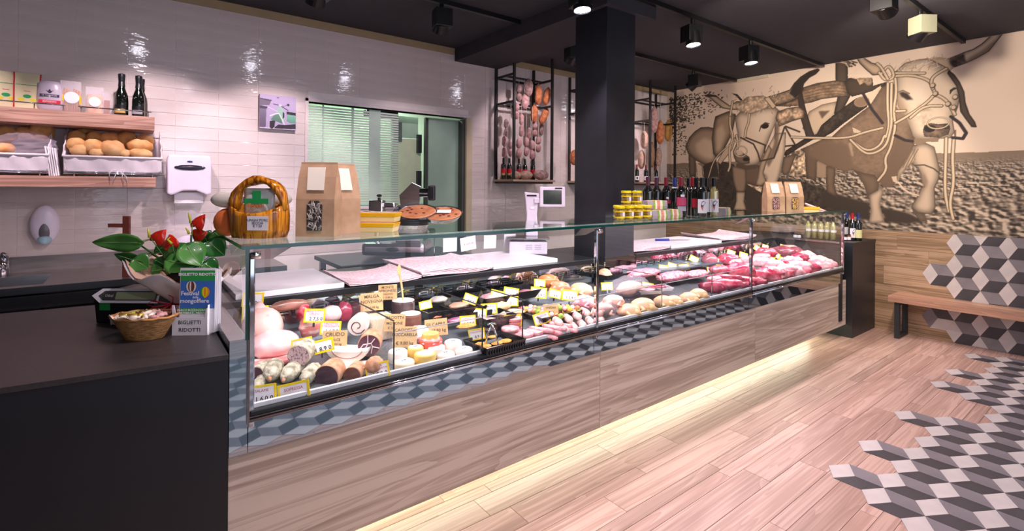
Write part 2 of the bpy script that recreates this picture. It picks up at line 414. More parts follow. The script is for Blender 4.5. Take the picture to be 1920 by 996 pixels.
for xa, xb in [(1.44, 1.455), (1.72, 1.745), (1.90, 2.02)]: m_.box(xa, YB+.043, OZ0, xb, YB+.0455, OZ1-.01)
build('film_band', m_, pm('frosted_film_clear', 'c0d6c6', .5), wn)
mb = MB()
mb.box(1.9, YB+.06, 2.29, 2.22, YB+.2, 2.36); build('roller', mb, pm('kitchen_roller_dark', '2c302c', .6), wn)
# kitchen storage door (cream) and large cool room door
m_kd = pm('cool_room_door_green', 'abc9b3', .4); m_kc = pm('cream_cabinet_door', 'd3dfbd', .45)
mb = MB(); mb.box(OXm+.0, YB+.2, 0, 2.56, YB+.24, 2.1); d1 = struct('door_1', mb, m_kc, bevel=.003)
mb = MB(); mb.box(2.5, YB+.155, 1.95, 2.545, YB+.2, 2.15); mb.box(2.5, YB+.155, 1.55, 2.545, YB+.2, 1.75); mb.box(2.5, YB+.155, 1.15, 2.53, YB+.2, 1.42); build('hinge', mb, pm('black_hinge', '20242a', .4), d1)
mb = MB(); mb.box(OXm+.0, YB+.2, 2.11, 2.52, YB+.24, 2.34); build('transom', mb, m_kd, d1)
mb = MB(); mb.box(OXm+.02, YB+.18, 2.06, 2.32, YB+.2, 2.27); build('wall_unit', mb, pm('steel_unit', '7f8f88', .3, .7), d1)
mb = MB(); mb.box(2.6, YB+.1, 0, 2.98, YB+.14, 2.34); d2 = struct('door_2', mb, m_kd, bevel=.003)
mb = MB(); mb.box(2.57, YB+.12, 0, 2.6, YB+.16, 2.34); mb.box(2.98, YB+.02, 0, 3.02, YB+.16, 2.345); build('seal', mb, m_dkgreen, d2)
mb = MB(); mb.box(3.02, YB-.012, 0, OX1+.045, YB+.1, OZ1-.001); build('door_frame', mb, m_beige, d2)

# ================================================================ DISPLAY COUNTER
m_steel = pm('brushed_steel', 'b8bcc0', .22, 1, scale=40, stretch=(.2, 4, 4), col2='a9adb2')
m_mirror = pm('mirror_steel', 'b6c8d0', .025, 1, bump=.05, bscale=3)
m_chrome = pm('chrome', 'd8dce2', .05, 1)
m_black = pm('black_plastic', '16171a', .35)
m_lacq = pm('black_laminate', '22242a', .4, col2='1f2026', scale=60)
m_glass = glassm('counter_glass', (.97, .99, .985), 1.0)
m_gedge = pm('green_glass_edge', '07463e', .15, spec=.8)
m_darkst = pm('dark_steel', '3d4348', .3, .6)
m_panel = woodm('walnut_front_panel', 'cfbfae', 'c0ae9e', 'a39182', .42, 'X', .7, rand=.03, bump=.04)
dc = thing('display_counter', 'long glass-fronted refrigerated display counter with wood-grain front panels', 'display counter', (3.1, 2.6, 0))
for a, b in ((.285, 2.239), (2.241, 4.119), (4.121, 6.07)): bw('front_panel', boxo((a, 2.04, .14, b, 2.058, .615)), m_panel, dc, bevel=.001)
for a, b in ((.285, .344), (.347, 2.17), (2.174, 3.98), (3.984, 5.88)):
    z1 = 1.02 if b < .4 else .724
    m_ = MB(); m_.grid(lambda u, v: (a+(b-a)*u, 2.029, .60+(z1-.60)*v), 24, 8)
    bw('steel_fascia', m_, m_mirror, dc, solid=.002)
bw('end_body', boxo((.285, 2.035, .62, .345, 3.3, 1.018)), m_steel, dc)
bw('end_body', boxo((5.87, 2.03, .2, 5.95, 3.3, 1.028)), m_darkst, dc)
for a, b in ((.345, 2.17), (2.174, 3.98), (3.984, 5.88)):
    r = bw('bumper_rail', boxo((a, 1.996, .724, b, 2.026, .764)), m_black, dc, bevel=.006)
    m_ = MB(); m_.cyl((a, 1.994, .732), (b, 1.994, .732), .004, n=8); m_.cyl((a, 1.994, .742), (b, 1.994, .742), .003, n=8); m_.cyl((a, 1.998, .725), (b, 1.998, .725), .004, n=8); bw('chrome_strip', m_, m_chrome, r, smooth=True).location = (0, 0, 0)
    r = bw('front_glass', boxo((a+.002, 2.008, .764, b-.002, 2.016, 1.349)), m_glass, dc)
    bw('glass_lip', boxo((a, 2.018, .764, b, 2.032, .779)), pm('white_lip', 'e6e4ea', .3), dc)
bw('end_glass', boxo((.334, 2.016, 1.02, .342, 2.75, 1.349)), m_glass, dc)
bw('glass_edge', boxo((.332, 2.006, 1.02, .344, 2.015, 1.352)), m_gedge, dc)
bw('end_glass', boxo((5.885, 2.016, .77, 5.893, 2.6, 1.349)), m_glass, dc)
for a, b in ((.318, 2.17), (2.173, 3.98), (3.983, 5.93)):
    r = bw('top_glass', boxo((a, 1.992, 1.352, b, 2.50, 1.362)), glassm('top_glass_green', (.87, .965, .93), 1.0), dc)
    bw('glass_edge', boxo((a, 1.988, 1.349, b, 1.992, 1.3625)), m_gedge, dc)
bw('glass_edge', boxo((.314, 1.99, 1.3515, .318, 2.5, 1.3625)), m_gedge, dc)
for x, s in ((.352, 1), (2.172, 1), (3.982, 1), (5.888, 1)):
    bw('post', boxo((x-.010, 2.0, .70, x+.010, 2.024, 1.335)), m_chrome, dc, bevel=.004)
    m_ = MB(); m_.cyl((x-.006, 1.998, 1.325), (x+.026, 1.998, 1.325), .013, n=12); bw('hinge', m_, m_chrome, dc, smooth=True)
def bracket(xa, xb, xc, xd):
    m_ = MB(); m_.add([(xa, 2.03, 1.349), (xb, 2.03, 1.349), (xc, 2.14, 1.29), (xd, 2.14, 1.29), (xa, 2.036, 1.349), (xb, 2.036, 1.349), (xc, 2.146, 1.29), (xd, 2.146, 1.29)], [(0, 1, 2, 3), (7, 6, 5, 4), (0, 4, 5, 1), (1, 5, 6, 2), (2, 6, 7, 3), (3, 7, 4, 0)])
    bw('lamp_bracket', m_, m_darkst, dc)
bracket(.36, .50, .45, .38); bracket(2.07, 2.25, 2.21, 2.12); bracket(3.94, 4.02, 4.02, 3.96)
bw('added_lamp_profile', boxo((.40, 2.13, 1.338, 5.85, 2.19, 1.35)), pm('added_profile_white', 'dfe6e6', .4), dc)  # added housing for the case fill light
# worktop behind, notched round the column
bw('worktop', boxo((.345, 2.66, 1.0, 2.90, 3.32, 1.03), (3.25, 2.66, 1.0, 5.87, 3.32, 1.03), (2.90, 2.945, 1.0, 3.25, 3.32, 1.03)), m_darkst, dc, bevel=.002)
bw('worktop_edge', boxo((.345, 2.652, .998, 2.90, 2.659, 1.028), (3.25, 2.652, .998, 5.87, 2.659, 1.028)), m_black, dc)
bw('case_back', boxo((.345, 2.661, .80, 2.90, 2.67, 1.0), (3.25, 2.661, .80, 5.87, 2.67, 1.0), (2.89, 2.585, .76, 3.26, 2.598, 1.045)), m_mirror, dc)
gm = MB(); x = .42; k = 0
while x < 5.8:
    if not 2.86 < x < 3.28:
        if k % 2 == 0:
            for z in (.930, .945, .960): gm.box(x, 2.6585, z, x+.042, 2.661, z+.006)
            x += .052
        else:
            for q in range(2): gm.box(x+q*.014, 2.6585, .932, x+q*.014+.005, 2.661, .962)
            x += .034
        k += 1
    else: x += .05
tag(bw('air_grille', gm, m_black, dc), kind='stuff')
m_ = MB(); m_.add([(.345, 2.03, .756), (5.87, 2.03, .756), (5.87, 2.66, .841), (.345, 2.66, .841), (.345, 2.03, .735), (5.87, 2.03, .735), (5.87, 2.66, .735), (.345, 2.66, .735)], [(0, 1, 2, 3), (7, 6, 5, 4), (0, 4, 5, 1), (1, 5, 6, 2), (2, 6, 7, 3), (3, 7, 4, 0)])
bw('display_deck', m_, pm('display_deck_steel', '74787f', .35, .5), dc)
bw('base_body', boxo((.345, 2.062, .205, 5.87, 3.3, .734)), m_black, dc)
bw('plinth', boxo((.5, 2.55, 0, 5.87, 3.2, .2)), m_black, dc)
bw('light_strip', boxo((.4, 2.32, .196, 5.85, 2.345, .204)), emitm('led_strip_glow', 'fffbc0', 2.5), dc)
# partitions of clear acrylic with a dark front edge, and the low front panes
m_acr = glassm('acrylic', (.96, .98, .98), .9)
for x, y0 in ((.918, 2.04), (1.385, 2.04), (1.64, 2.04), (2.84, 2.04), (3.455, 2.04)):
    r = bw('divider', boxo((x-.0025, y0, .78, x+.0025, 2.65, .99)), m_acr, dc)
    bw('divider_edge', boxo((x-.003, y0-.004, .765, x+.003, y0, .985), (x-.003, y0, .988, x+.003, 2.65, .992)), m_black if x < 2 else m_steel, dc)
for a, b in ((.925, 1.38), (1.39, 1.635), (1.645, 2.15), (2.19, 2.835), (2.845, 3.45), (3.46, 3.97)):
    bw('front_partition', boxo((a, 2.0325, .785, b, 2.034, .935)), m_acr, dc)
    bw('partition_edge', boxo((a, 2.032, .935, b, 2.0345, .939)), pm('acrylic_edge', 'd8ccd2', .3), dc)
bw('inner_ledge', boxo((5.845, 2.03, 1.018, 5.87, 3.3, 1.034)), m_steel, dc)
# return counter at the right end, against the mural wall
rc = thing('return_counter', 'black end counter between the glass counter and the mural wall', 'counter', (6.4, 2.6, 0))
bw('body', boxo((6.085, 1.984, 0, 6.77, 3.4, .99), (5.96, 2.3, 0, 6.085, 3.4, .99)), m_lacq, rc, bevel=.001)
bw('top', boxo((6.083, 1.98, .991, 6.772, 3.4, 1.013), (5.956, 2.3, .991, 6.083, 3.4, 1.013)), m_lacq, rc)
# ================================================================ CHECKOUT COUNTER on the left
poly = [(.279, 2.004), (.281, 3.17), (-1.3, 3.34), (-1.3, 2.175)]
cc = thing('checkout_counter', 'matt black checkout counter in the left foreground with till and leaflets on it', 'counter', (-.4, 2.6, 0))
m_ = MB(); m_.prism([(a*.999, b+.002) for a, b in poly], 0, .962); bw('body', m_, pm('black_counter_front', '10151b', .45), cc)
m_ = MB(); m_.prism(poly, .962, .98); bw('counter_top', m_, pm('black_counter_top', '352f30', .42, col2='2b2627', scale=90, spec=.6), cc, bevel=.001)
# ================================================================ BENCH
m_bench = woodm('bench_oak', 'd6a98c', 'c1937a', 'a67c66', .5, 'Y', 1.3, bump=.1)
be = thing('bench', 'low oak bench with black flat-steel loop legs against the tiled wall', 'bench', (6.6, .8, 0))
bw('seat', boxo((6.44, -.5, .388, 6.775, 1.77, .45)), m_bench, be, bevel=.002)
for y in (1.70, -.35):
    m_ = MB(); t = .035
    for b in ((6.47, 0, 6.77, .035), (6.47, .353, 6.77, .388), (6.47, .035, 6.505, .353), (6.735, .035, 6.77, .353)): m_.box(b[0], y-.022, b[1], b[2], y+.022, b[3])
    bw('leg', m_, pm('black_bench_steel', '24282e', .5), be)

# ================================================================ PRINTS (flat pictures as vertex colours)
def hexc(h): return np.array([int(h[i:i+2], 16)/255 for i in (0, 2, 4)])
def vnz(x, y, s, seed=0):
    x = x/s; y = y/s; xi = np.floor(x).astype(int); yi = np.floor(y).astype(int); fx = x-xi; fy = y-yi; fx = fx*fx*(3-2*fx); fy = fy*fy*(3-2*fy)
    def h(a, b):
        n = (a*374761393 + b*668265263 + seed*2147483) & 0xffffffff; n = ((n ^ (n >> 13))*1274126177) & 0xffffffff; return ((n ^ (n >> 16)) & 0xffff)/65535.
    return (h(xi, yi)*(1-fx)+h(xi+1, yi)*fx)*(1-fy)+(h(xi, yi+1)*(1-fx)+h(xi+1, yi+1)*fx)*fy
class Canvas:
    def __init__(s, X, Y, col): s.X, s.Y = X, Y; s.im = np.tile(hexc(col), X.shape+(1,)); s.px = abs(X[0, 1]-X[0, 0])
    def mask(s, P):
        P = np.array(P); m = np.zeros(s.X.shape, bool)
        j = len(P)-1
        for i in range(len(P)):
            (xi, yi), (xj, yj) = P[i], P[j]
            if yi != yj: m ^= ((yi > s.Y) != (yj > s.Y)) & (s.X < (xj-xi)*(s.Y-yi)/(yj-yi)+xi)
            j = i
        return m.astype(float)
    def blur(s, m, k):
        for ax in (0, 1):
            for _ in range(2):
                c = np.cumsum(np.pad(m, [(k+1, k) if a == ax else (0, 0) for a in (0, 1)], mode='edge'), axis=ax)
                m = (np.take(c, range(2*k+1, c.shape[ax]), ax)-np.take(c, range(0, c.shape[ax]-2*k-1), ax))/(2*k+1)
        return m
    def put(s, m, c): m = m[..., None]; s.im = s.im*(1-m)+(hexc(c) if isinstance(c, str) else c)*m
    def poly(s, P, c, c2=None, soft=0, shade=0, k=6, line=None, amt=1, grad=None, nz=0):
        m = s.mask(P); col = np.tile(hexc(c), s.X.shape+(1,))
        if c2:
            P_ = np.array(P); a, b = (P_[:, 1].min(), P_[:, 1].max()) if grad != 'x' else (P_[:, 0].min(), P_[:, 0].max())
            t = np.clip(((s.Y if grad != 'x' else s.X)-a)/(b-a), 0, 1)[..., None]; col = col*(1-t)+hexc(c2)*t
        if nz: col = col*(1+nz*(vnz(s.X, s.Y, .05, 5)+vnz(s.X, s.Y, .02, 6)-1))[..., None]
        if shade: b = s.blur(m, k); col = col*(1-shade*np.clip((1-b)*2, 0, 1))[..., None]
        mm = s.blur(m, soft) if soft else m
        s.put(mm*amt, col)
        if line: s.stroke(list(P)+[P[0]], line, .009)
    def stroke(s, P, c, w, amt=1, taper=False):
        d = np.full(s.X.shape, 9.)
        for (x0, y0), (x1, y1) in zip(P[:-1], P[1:]):
            dx, dy = x1-x0, y1-y0; L = dx*dx+dy*dy+1e-12; t = np.clip(((s.X-x0)*dx+(s.Y-y0)*dy)/L, 0, 1)
            d = np.minimum(d, np.hypot(s.X-x0-t*dx, s.Y-y0-t*dy))
        s.put(np.clip((w/2-d)/s.px+.5, 0, 1)*amt, c)
    def ell(s, c, r, col, amt=1):
        d = np.hypot((s.X-c[0])/r[0], (s.Y-c[1])/r[1]); s.put(np.clip((1-d)*min(r)/s.px+.5, 0, 1)*amt, col)
    def rope(s, P, w=.03):
        for _ in range(2): P = [P[0]]+[q for a, b in zip(P[:-1], P[1:]) for q in ((a[0]*.75+b[0]*.25, a[1]*.75+b[1]*.25), (a[0]*.25+b[0]*.75, a[1]*.25+b[1]*.75))]+[P[-1]]
        w *= .72; s.stroke(P, '43382c', w*1.5); s.stroke(P, 'c9b08f', w); s.stroke([(a, b+w*.2) for a, b in P], 'ddc8a8', w*.35)
def printed(name, cv, fn, mat, parent, flip=False):
    h, w_ = cv.X.shape; co = fn(cv.X, cv.Y).reshape(-1, 3)
    me = bpy.data.meshes.new(name); nq = (h-1)*(w_-1); me.vertices.add(h*w_); me.vertices.foreach_set('co', co.ravel())
    i = np.arange(h*w_).reshape(h, w_); q = np.stack([i[:-1, :-1], i[:-1, 1:], i[1:, 1:], i[1:, :-1]], -1).reshape(-1, 4)
    if flip: q = q[:, ::-1]
    me.loops.add(nq*4); me.polygons.add(nq); me.loops.foreach_set('vertex_index', q.ravel()); me.polygons.foreach_set('loop_start', np.arange(nq)*4)
    me.update(calc_edges=True)
    at = me.color_attributes.new('Col', 'FLOAT_COLOR', 'POINT'); c = np.clip(cv.im, 0, 1); c = np.where(c <= .04045, c/12.92, ((c+.055)/1.055)**2.4)
    at.data.foreach_set('color', np.concatenate([c.reshape(-1, 3), np.ones((h*w_, 1))], 1).ravel())
    me.materials.append(mat); o = bpy.data.objects.new(name, me); C.objects.link(o); o.parent = parent; return o
def ground(cv):
    X, Y = cv.X, cv.Y; hz = 1.962 + .012*vnz(X, X*0, .08, 2)
    g_ = Y < hz
    dep = np.clip((hz-Y)/.85, 0, 1); base = hexc('8a7660')*(1-dep[..., None])+hexc('8f7c68')*dep[..., None]
    n = np.zeros(X.shape)
    for lo, hi, s_ in ((0, .25, .018), (.12, .6, .032), (.4, 1.2, .05)):
        wgt = np.clip(1-abs(dep-(lo+hi)/2)/((hi-lo)/2*1.2), 0, 1)
        a = vnz(X, Y*1.5, s_, 11)+.5*vnz(X, Y*1.5, s_/2, 12); b = vnz(X+s_*.35, (Y-s_*.3)*1.5, s_, 11)+.5*vnz(X+s_*.35, (Y-s_*.3)*1.5, s_/2, 12)
        n += wgt*(a-b)
    t = np.clip(.5+n*1.9*np.clip(dep*4, .1, 1), 0, 1)[..., None]
    col = hexc('3d342c')*(1-t)+hexc('d3bfa6')*t; f = np.clip(dep*6, 0, 1)[..., None]; col = base*(1-f)+col*f
    cv.im = np.where(g_[..., None], col, cv.im)
ys = np.arange(4.795, .55, -.0052); zs = np.arange(1.124, 3.118, .0052)
X, Y = np.meshgrid(ys, zs); cv = Canvas(X, Y, 'e3cdb4'); ground(cv)
rn = random.Random(5)
for _ in range(800):   # overhanging leaves, top left
    a = rn.random(); cx = 4.75-1.0*a*rn.random(); cz = 3.02-.62*rn.random()*(1-.55*a)
    if rn.random() < .25: cx = 4.7-.25*rn.random(); cz = 2.9-.8*rn.random()
    cv.ell((cx, cz), (rn.uniform(.007, .018), rn.uniform(.005, .010)), '3a3026')
L0, M0, D0, K0 = 'd6bd9f', 'a58b70', '7c6753', '3f352b'
P = cv.poly
# shadows on the ground
P([(3.506,1.681),(3.060,1.736),(2.732,1.678),(2.202,1.448),(2.201,1.296),(4.136,1.205),(4.141,1.748)], '4a3f34', soft=2, nz=.5); P([(2.554,1.558),(2.400,1.521),(2.047,1.427),(2.035,1.217),(2.319,1.291),(2.553,1.386)], '43382e', soft=2); P([(1.943,1.382),(1.793,1.351),(1.668,1.321),(1.547,1.246),(1.696,1.202),(1.892,1.214)], '43382e', soft=2)
P([(3.490,1.652),(3.284,1.608),(3.298,1.535),(3.370,1.505),(3.505,1.562)], 'c2a98c', nz=.8); P([(2.981,2.057),(2.760,2.086),(2.733,1.732),(2.847,1.733),(2.939,1.776)], 'b49b7e', nz=.9)
# far ox on the left
P([(4.414,2.179),(4.286,2.139),(4.279,1.774),(4.392,1.751)], D0, shade=.4); P([(4.275,1.976),(4.186,1.909),(4.167,1.700),(4.247,1.749)], L0); P([(4.163,1.924),(4.076,1.922),(4.074,1.668),(4.131,1.684)], K0)
P([(4.460,2.231),(4.397,2.358),(4.297,2.448),(4.199,2.496),(4.077,2.490),(3.958,2.451),(3.953,1.840),(4.004,1.857),(4.142,1.940),(4.285,2.009),(4.413,2.113)], M0, shade=.5, k=9, line='5a4a3a'); P([(4.295,2.253),(4.145,2.339),(4.007,2.282),(3.988,2.013),(4.143,2.044),(4.267,2.122)], L0, soft=5, amt=.8)
P([(4.142,1.940),(3.955,1.996),(3.903,1.745),(4.089,1.747)], K0, soft=1)
# left ox: legs and trunk
P([(3.921,1.995),(3.678,1.925),(3.644,1.591),(3.641,1.274),(4.137,1.253),(4.122,1.620),(3.902,1.683)], K0, nz=.3); P([(3.506,1.652),(3.254,1.507),(3.253,1.290),(3.503,1.280)], '463b30'); P([(3.646,1.939),(3.300,1.898),(3.270,1.680),(3.342,1.608),(3.506,1.652),(3.645,1.742)], '6d5a48', shade=.3)
P([(3.717,1.911),(3.507,1.860),(3.498,1.681),(3.520,1.532),(3.643,1.531),(3.692,1.682)], '957d64', shade=.5, k=4); P([(3.643,1.531),(3.520,1.532),(3.534,1.398),(3.500,1.287),(3.681,1.280),(3.642,1.410)], 'c3aa8c', shade=.35, k=3)
P([(3.329,1.928),(3.119,2.320),(2.977,2.322),(2.988,2.057),(3.021,1.918),(3.060,1.736),(3.114,1.608),(3.128,1.530),(3.254,1.528),(3.276,1.608),(3.227,1.738),(3.299,1.797)], 'dcc4a6', shade=.45, k=5); P([(3.269,1.528),(3.128,1.530),(3.141,1.409),(3.096,1.296),(3.270,1.289),(3.239,1.406)], 'd3bb9e', shade=.45, k=3)
P([(3.315,1.913),(3.202,2.168),(3.160,2.109),(3.229,1.939),(3.271,1.796),(3.227,1.680),(3.298,1.622),(3.371,1.637),(3.343,1.739)], 'b99f82', shade=.4, k=3, line='6a5644'); P([(3.120,2.448),(3.065,2.443),(3.077,2.104),(3.200,1.867),(3.229,1.939),(3.132,2.178)], '6b5847', soft=2, amt=.8)
P([(3.968,2.634),(3.763,2.689),(3.667,2.632),(3.651,2.589)]+[(3.667,2.592),(3.713,2.368),(3.776,2.250),(3.856,2.101),(3.938,2.027),(3.997,2.092),(4.021,2.314),(3.992,2.532)], '9f866b', shade=.55, k=8, line='4c3f32'); P([(3.958,2.435),(3.859,2.519),(3.809,2.376),(3.889,2.149),(3.947,2.121)], 'bfa688', soft=4)
P([(3.856,2.101),(3.649,2.333),(3.711,2.139),(3.887,1.932),(3.929,1.972)], 'c4ab8d', line='5a4a3a')
# yoke and harness wood behind the heads
P([(2.700,2.558),(2.554,2.627),(2.389,2.645),(2.383,2.502),(2.552,2.309),(2.636,2.222),(2.775,2.355)], 'd2ba9c', shade=.3, line='7c6753'); P([(2.596,2.553),(2.470,2.544),(2.553,2.455)], '6d5a48', soft=1)
P([(2.405,3.168),(2.286,3.150),(2.279,2.899),(2.255,2.691),(2.349,2.498),(2.418,2.506),(2.379,2.709),(2.404,2.933)], '54473a', shade=.4, k=4, line='2d251e')
for i in range(34): cv.stroke([(a+rn.uniform(-.05, .05), b+rn.uniform(-.03, .03)) for a, b in [(2.342,3.155),(2.230,3.069)]], rn.choice(['2b241d', 'cdb698', '54473a']), .012)
P([(2.279,2.950),(2.185,3.010),(2.168,2.893),(2.273,2.898)], 'e0cab0')
P([(2.772,2.873),(2.616,2.902),(2.403,2.901),(2.305,2.875),(2.260,2.692),(2.390,2.704),(2.554,2.704),(2.676,2.676),(2.751,2.673),(2.828,2.648),(3.067,2.661),(3.136,2.687),(2.933,2.717),(2.803,2.768)], '8f765d', shade=.4, k=5, line='3f352b', nz=.35)
for o_ in (0, 35, 70, 100): cv.stroke([(a, b-o_*.0011) for a, b in [(2.753,2.836),(2.555,2.859),(2.391,2.853),(2.288,2.818)]], '5a4939', .008, .8)
P([(3.115,2.681),(2.946,2.653),(2.952,2.633),(3.053,2.613)], 'e3cdb4'); P([(2.919,2.657),(2.828,2.648),(2.821,2.627),(2.919,2.632)], 'e3cdb4')
P([(2.312,2.877),(2.262,2.912),(2.030,2.872),(2.019,2.781),(1.891,2.804),(1.876,2.753),(1.941,2.739),(2.108,2.702),(2.233,2.682),(2.283,2.734)], '4b3e32', shade=.3); P([(2.260,2.909),(2.035,2.877),(2.035,2.794),(2.077,2.791),(2.109,2.833),(2.152,2.809),(2.185,2.883)], 'a48b70', nz=.4)
P([(2.108,2.671),(1.947,2.770),(1.941,2.720),(2.054,2.551)], 'd6c0a3')
# left ox head
P([(2.842,2.829),(2.794,2.829),(2.745,2.597),(2.674,2.346),(2.624,2.208),(2.723,2.215),(2.808,2.523)], '4c4036', shade=.2, line='2d251e')
P([(4.150,2.971),(4.064,2.973),(3.962,2.944),(3.911,2.890),(3.748,2.763),(3.653,2.812),(3.583,2.803),(3.613,2.694),(3.747,2.714),(3.861,2.747),(3.978,2.847),(4.063,2.927)], 'cfb595', shade=.5, k=3, line='3f352b'); P([(4.150,2.971),(4.064,2.973),(3.962,2.944),(3.912,2.906),(4.012,2.929),(4.098,2.941)], '4a3d31')
P([(3.725,2.941),(3.638,2.916),(3.563,2.823),(3.591,2.811),(3.653,2.885)], '33291f')
P([(3.200,2.821),(3.068,2.841),(2.934,2.870),(2.882,2.945),(2.805,3.015),(2.704,3.065),(2.605,3.084),(2.587,3.064),(2.629,3.022),(2.703,2.991),(2.766,2.927),(2.791,2.821),(2.841,2.746),(2.933,2.717),(3.067,2.692),(3.122,2.682),(3.178,2.757)], 'a88e72', shade=.5, k=5, line='3a3026', nz=.3); P([(2.940,2.822),(2.882,2.945),(2.805,3.015),(2.704,3.065),(2.605,3.084),(2.587,3.064),(2.629,3.022),(2.703,2.991),(2.766,2.927),(2.797,2.808),(2.867,2.750)], '322a23', soft=1)
P([(3.659,2.601),(3.590,2.669),(3.467,2.617),(3.248,2.665),(3.122,2.671),(3.053,2.599),(3.100,2.526),(3.116,2.244)]+[(3.120,2.448),(3.196,2.254),(3.287,2.014),(3.344,1.914),(3.492,1.901),(3.615,1.935),(3.678,2.016),(3.698,2.108),(3.648,2.211),(3.618,2.315),(3.650,2.454),(3.667,2.592)], 'dcc4a7', shade=.42, k=9, line='6a5644')
P([(3.378,2.615),(3.205,2.624),(3.176,2.391),(3.347,2.289),(3.436,2.444)], 'e6d2b8', soft=9, amt=.8); P([(3.571,2.282),(3.405,2.225),(3.345,2.075),(3.463,2.037),(3.586,2.132)], 'e2ccb0', soft=6)
P([(3.687,2.085),(3.585,2.105),(3.460,2.022),(3.455,1.933),(3.569,1.918),(3.662,1.967)], '7c6856', shade=.4, k=4); cv.ell([(3.505,1.991)][0], (.05, .028), '2e2620'); P([(3.663,2.106),(3.570,2.116),(3.547,2.063),(3.632,2.044)], 'c9b193', soft=1)
P([(3.646,1.939),(3.492,1.892),(3.337,1.907),(3.365,1.859),(3.492,1.842),(3.615,1.875)], '5a4a3b')
cv.ell([(3.252,2.429)][0], (.052, .036), '2c241e'); cv.stroke([(3.325,2.366),(3.304,2.437),(3.247,2.475),(3.197,2.455)], '4f4134', .014)
P([(3.669,2.799),(3.591,2.804),(3.499,2.859),(3.278,2.847),(3.200,2.793),(3.157,2.689),(3.262,2.656),(3.467,2.610),(3.590,2.666),(3.660,2.707)], 'c9ae90', shade=.4, k=4, nz=.4)
for _ in range(70):
    (ax, az), = [(3.438,2.740)]; ax += rn.uniform(-.36, .36); az += rn.uniform(-.16, .2); cv.stroke([(ax, az), (ax-rn.uniform(-.02, .05), az+rn.uniform(.01, .05))], rn.choice(['8e7359', 'e0cab0', 'b89c7e']), .009, .8)
P([(3.264,2.804),(3.200,2.817),(3.108,2.683),(3.149,2.646)], 'd3b999', line='5a4a3a')
P([(3.087,2.603),(2.959,2.634),(2.828,2.635),(2.757,2.569),(2.769,2.491),(2.905,2.461),(3.065,2.407),(3.110,2.520)], 'b3987b', shade=.45, k=5, nz=.5, line='5a4a3a')
# ropes on the left ox
for r_pts in ([(3.708,2.819),(3.739,2.655),(3.754,2.504),(3.712,2.293)], [(3.746,2.600),(3.745,2.462),(3.689,2.320),(3.759,2.142),(3.733,1.911),(3.765,1.836)], [(3.467,2.610),(3.474,2.492),(3.511,2.421),(3.526,2.296)], [(3.649,2.333),(3.625,2.240),(3.632,2.150)]): cv.rope(r_pts, .035)
for r_pts in ([(3.587,2.298),(3.405,2.196),(3.345,2.075),(3.312,1.957)], [(3.510,2.292),(3.245,2.171),(3.258,2.071)], [(2.997,2.394),(3.077,2.146),(3.131,1.993),(3.315,1.957)], [(2.984,2.379),(2.863,2.147)], [(2.984,2.400),(2.813,2.315)], [(2.982,2.141),(2.889,2.146)]): cv.stroke(r_pts, '4a3d31', .022)
cv.rope([(4.071,1.747),(4.005,1.967),(3.889,2.103),(3.712,2.231),(3.587,2.260)], .02)
t_ = [([(3.585,2.102)][0][0]+.09*math.cos(q/3), [(3.585,2.102)][0][1]+.075*math.sin(q/3)) for q in range(20)]; cv.rope(t_, .016)
# log and cross harness
P([(2.612,2.274),(2.560,2.376)]+[(2.407,2.504),(2.194,2.657),(2.129,2.674),(2.065,2.609),(2.080,2.542),(2.150,2.494),(2.326,2.367),(2.440,2.273),(2.558,2.209)]+[(2.636,2.213),(2.824,2.104),(2.981,2.001),(3.001,2.030),(2.982,2.085),(2.736,2.234)], '3f352b', shade=.25, nz=.4)
cv.ell([(2.134,2.609)][0], (.078, .062), '957c62'); cv.ell([(2.134,2.609)][0], (.06, .046), '8a7259')
P([(3.664,2.152),(3.495,2.276),(3.391,2.312),(3.405,2.181),(3.585,2.087)], '3f352b', amt=0)
# right ox: trunk in shade
P([(2.514,1.875),(2.397,1.846),(2.410,1.625),(2.371,1.476),(2.497,1.546),(2.507,1.743)], '7a6550', shade=.4, k=4); P([(2.754,2.100),(2.592,2.037),(2.614,1.677),(2.726,1.732)], '705c49', shade=.35, k=4); P([(3.008,2.002),(2.850,2.036),(2.933,1.790),(2.999,1.756),(3.034,1.820)], '7f6a55', shade=.35, k=4); P([(2.610,1.931),(2.501,1.887),(2.506,1.730),(2.609,1.731)], 'a88e72', soft=1)
P([(2.337,2.329),(2.128,2.498),(2.054,2.551),(1.941,2.745),(1.881,2.772),(1.797,2.770),(1.800,2.508),(1.712,2.378),(1.654,2.220),(1.635,2.141)]+[(1.635,2.059),(1.653,1.966),(1.719,1.910),(1.738,1.816),(1.776,1.746),(1.795,1.674),(1.834,1.612),(1.904,1.611),(1.966,1.675),(1.955,1.565),(2.069,1.501),(2.101,1.626),(2.167,1.751),(2.222,1.813),(2.311,1.792),(2.379,1.830),(2.496,1.875),(2.556,1.916),(2.704,2.003),(2.806,2.089),(2.558,2.195),(2.440,2.226)], '876f59', shade=.3, k=9, nz=.12)
P([(1.997,1.761),(1.895,1.796),(1.886,1.917),(1.798,2.201),(1.635,2.059),(1.653,1.966),(1.719,1.910),(1.738,1.816),(1.776,1.746),(1.795,1.674),(1.834,1.612),(1.904,1.611),(1.966,1.675)], '725d4a', soft=3); P([(2.558,2.182),(2.268,2.123),(2.211,1.828),(2.311,1.798),(2.496,1.881),(2.742,2.018)], '7a644f', soft=3); P([(1.941,2.720),(1.881,2.760),(1.878,2.336),(2.001,2.434)], '6b5745', soft=4, amt=.7)
P([(2.268,2.136),(2.235,2.134),(2.212,1.980),(2.228,1.968)], 'b59b7f', soft=1); P([(2.225,2.319),(2.137,2.261),(2.159,2.244),(2.214,2.254)], 'd6c0a3')
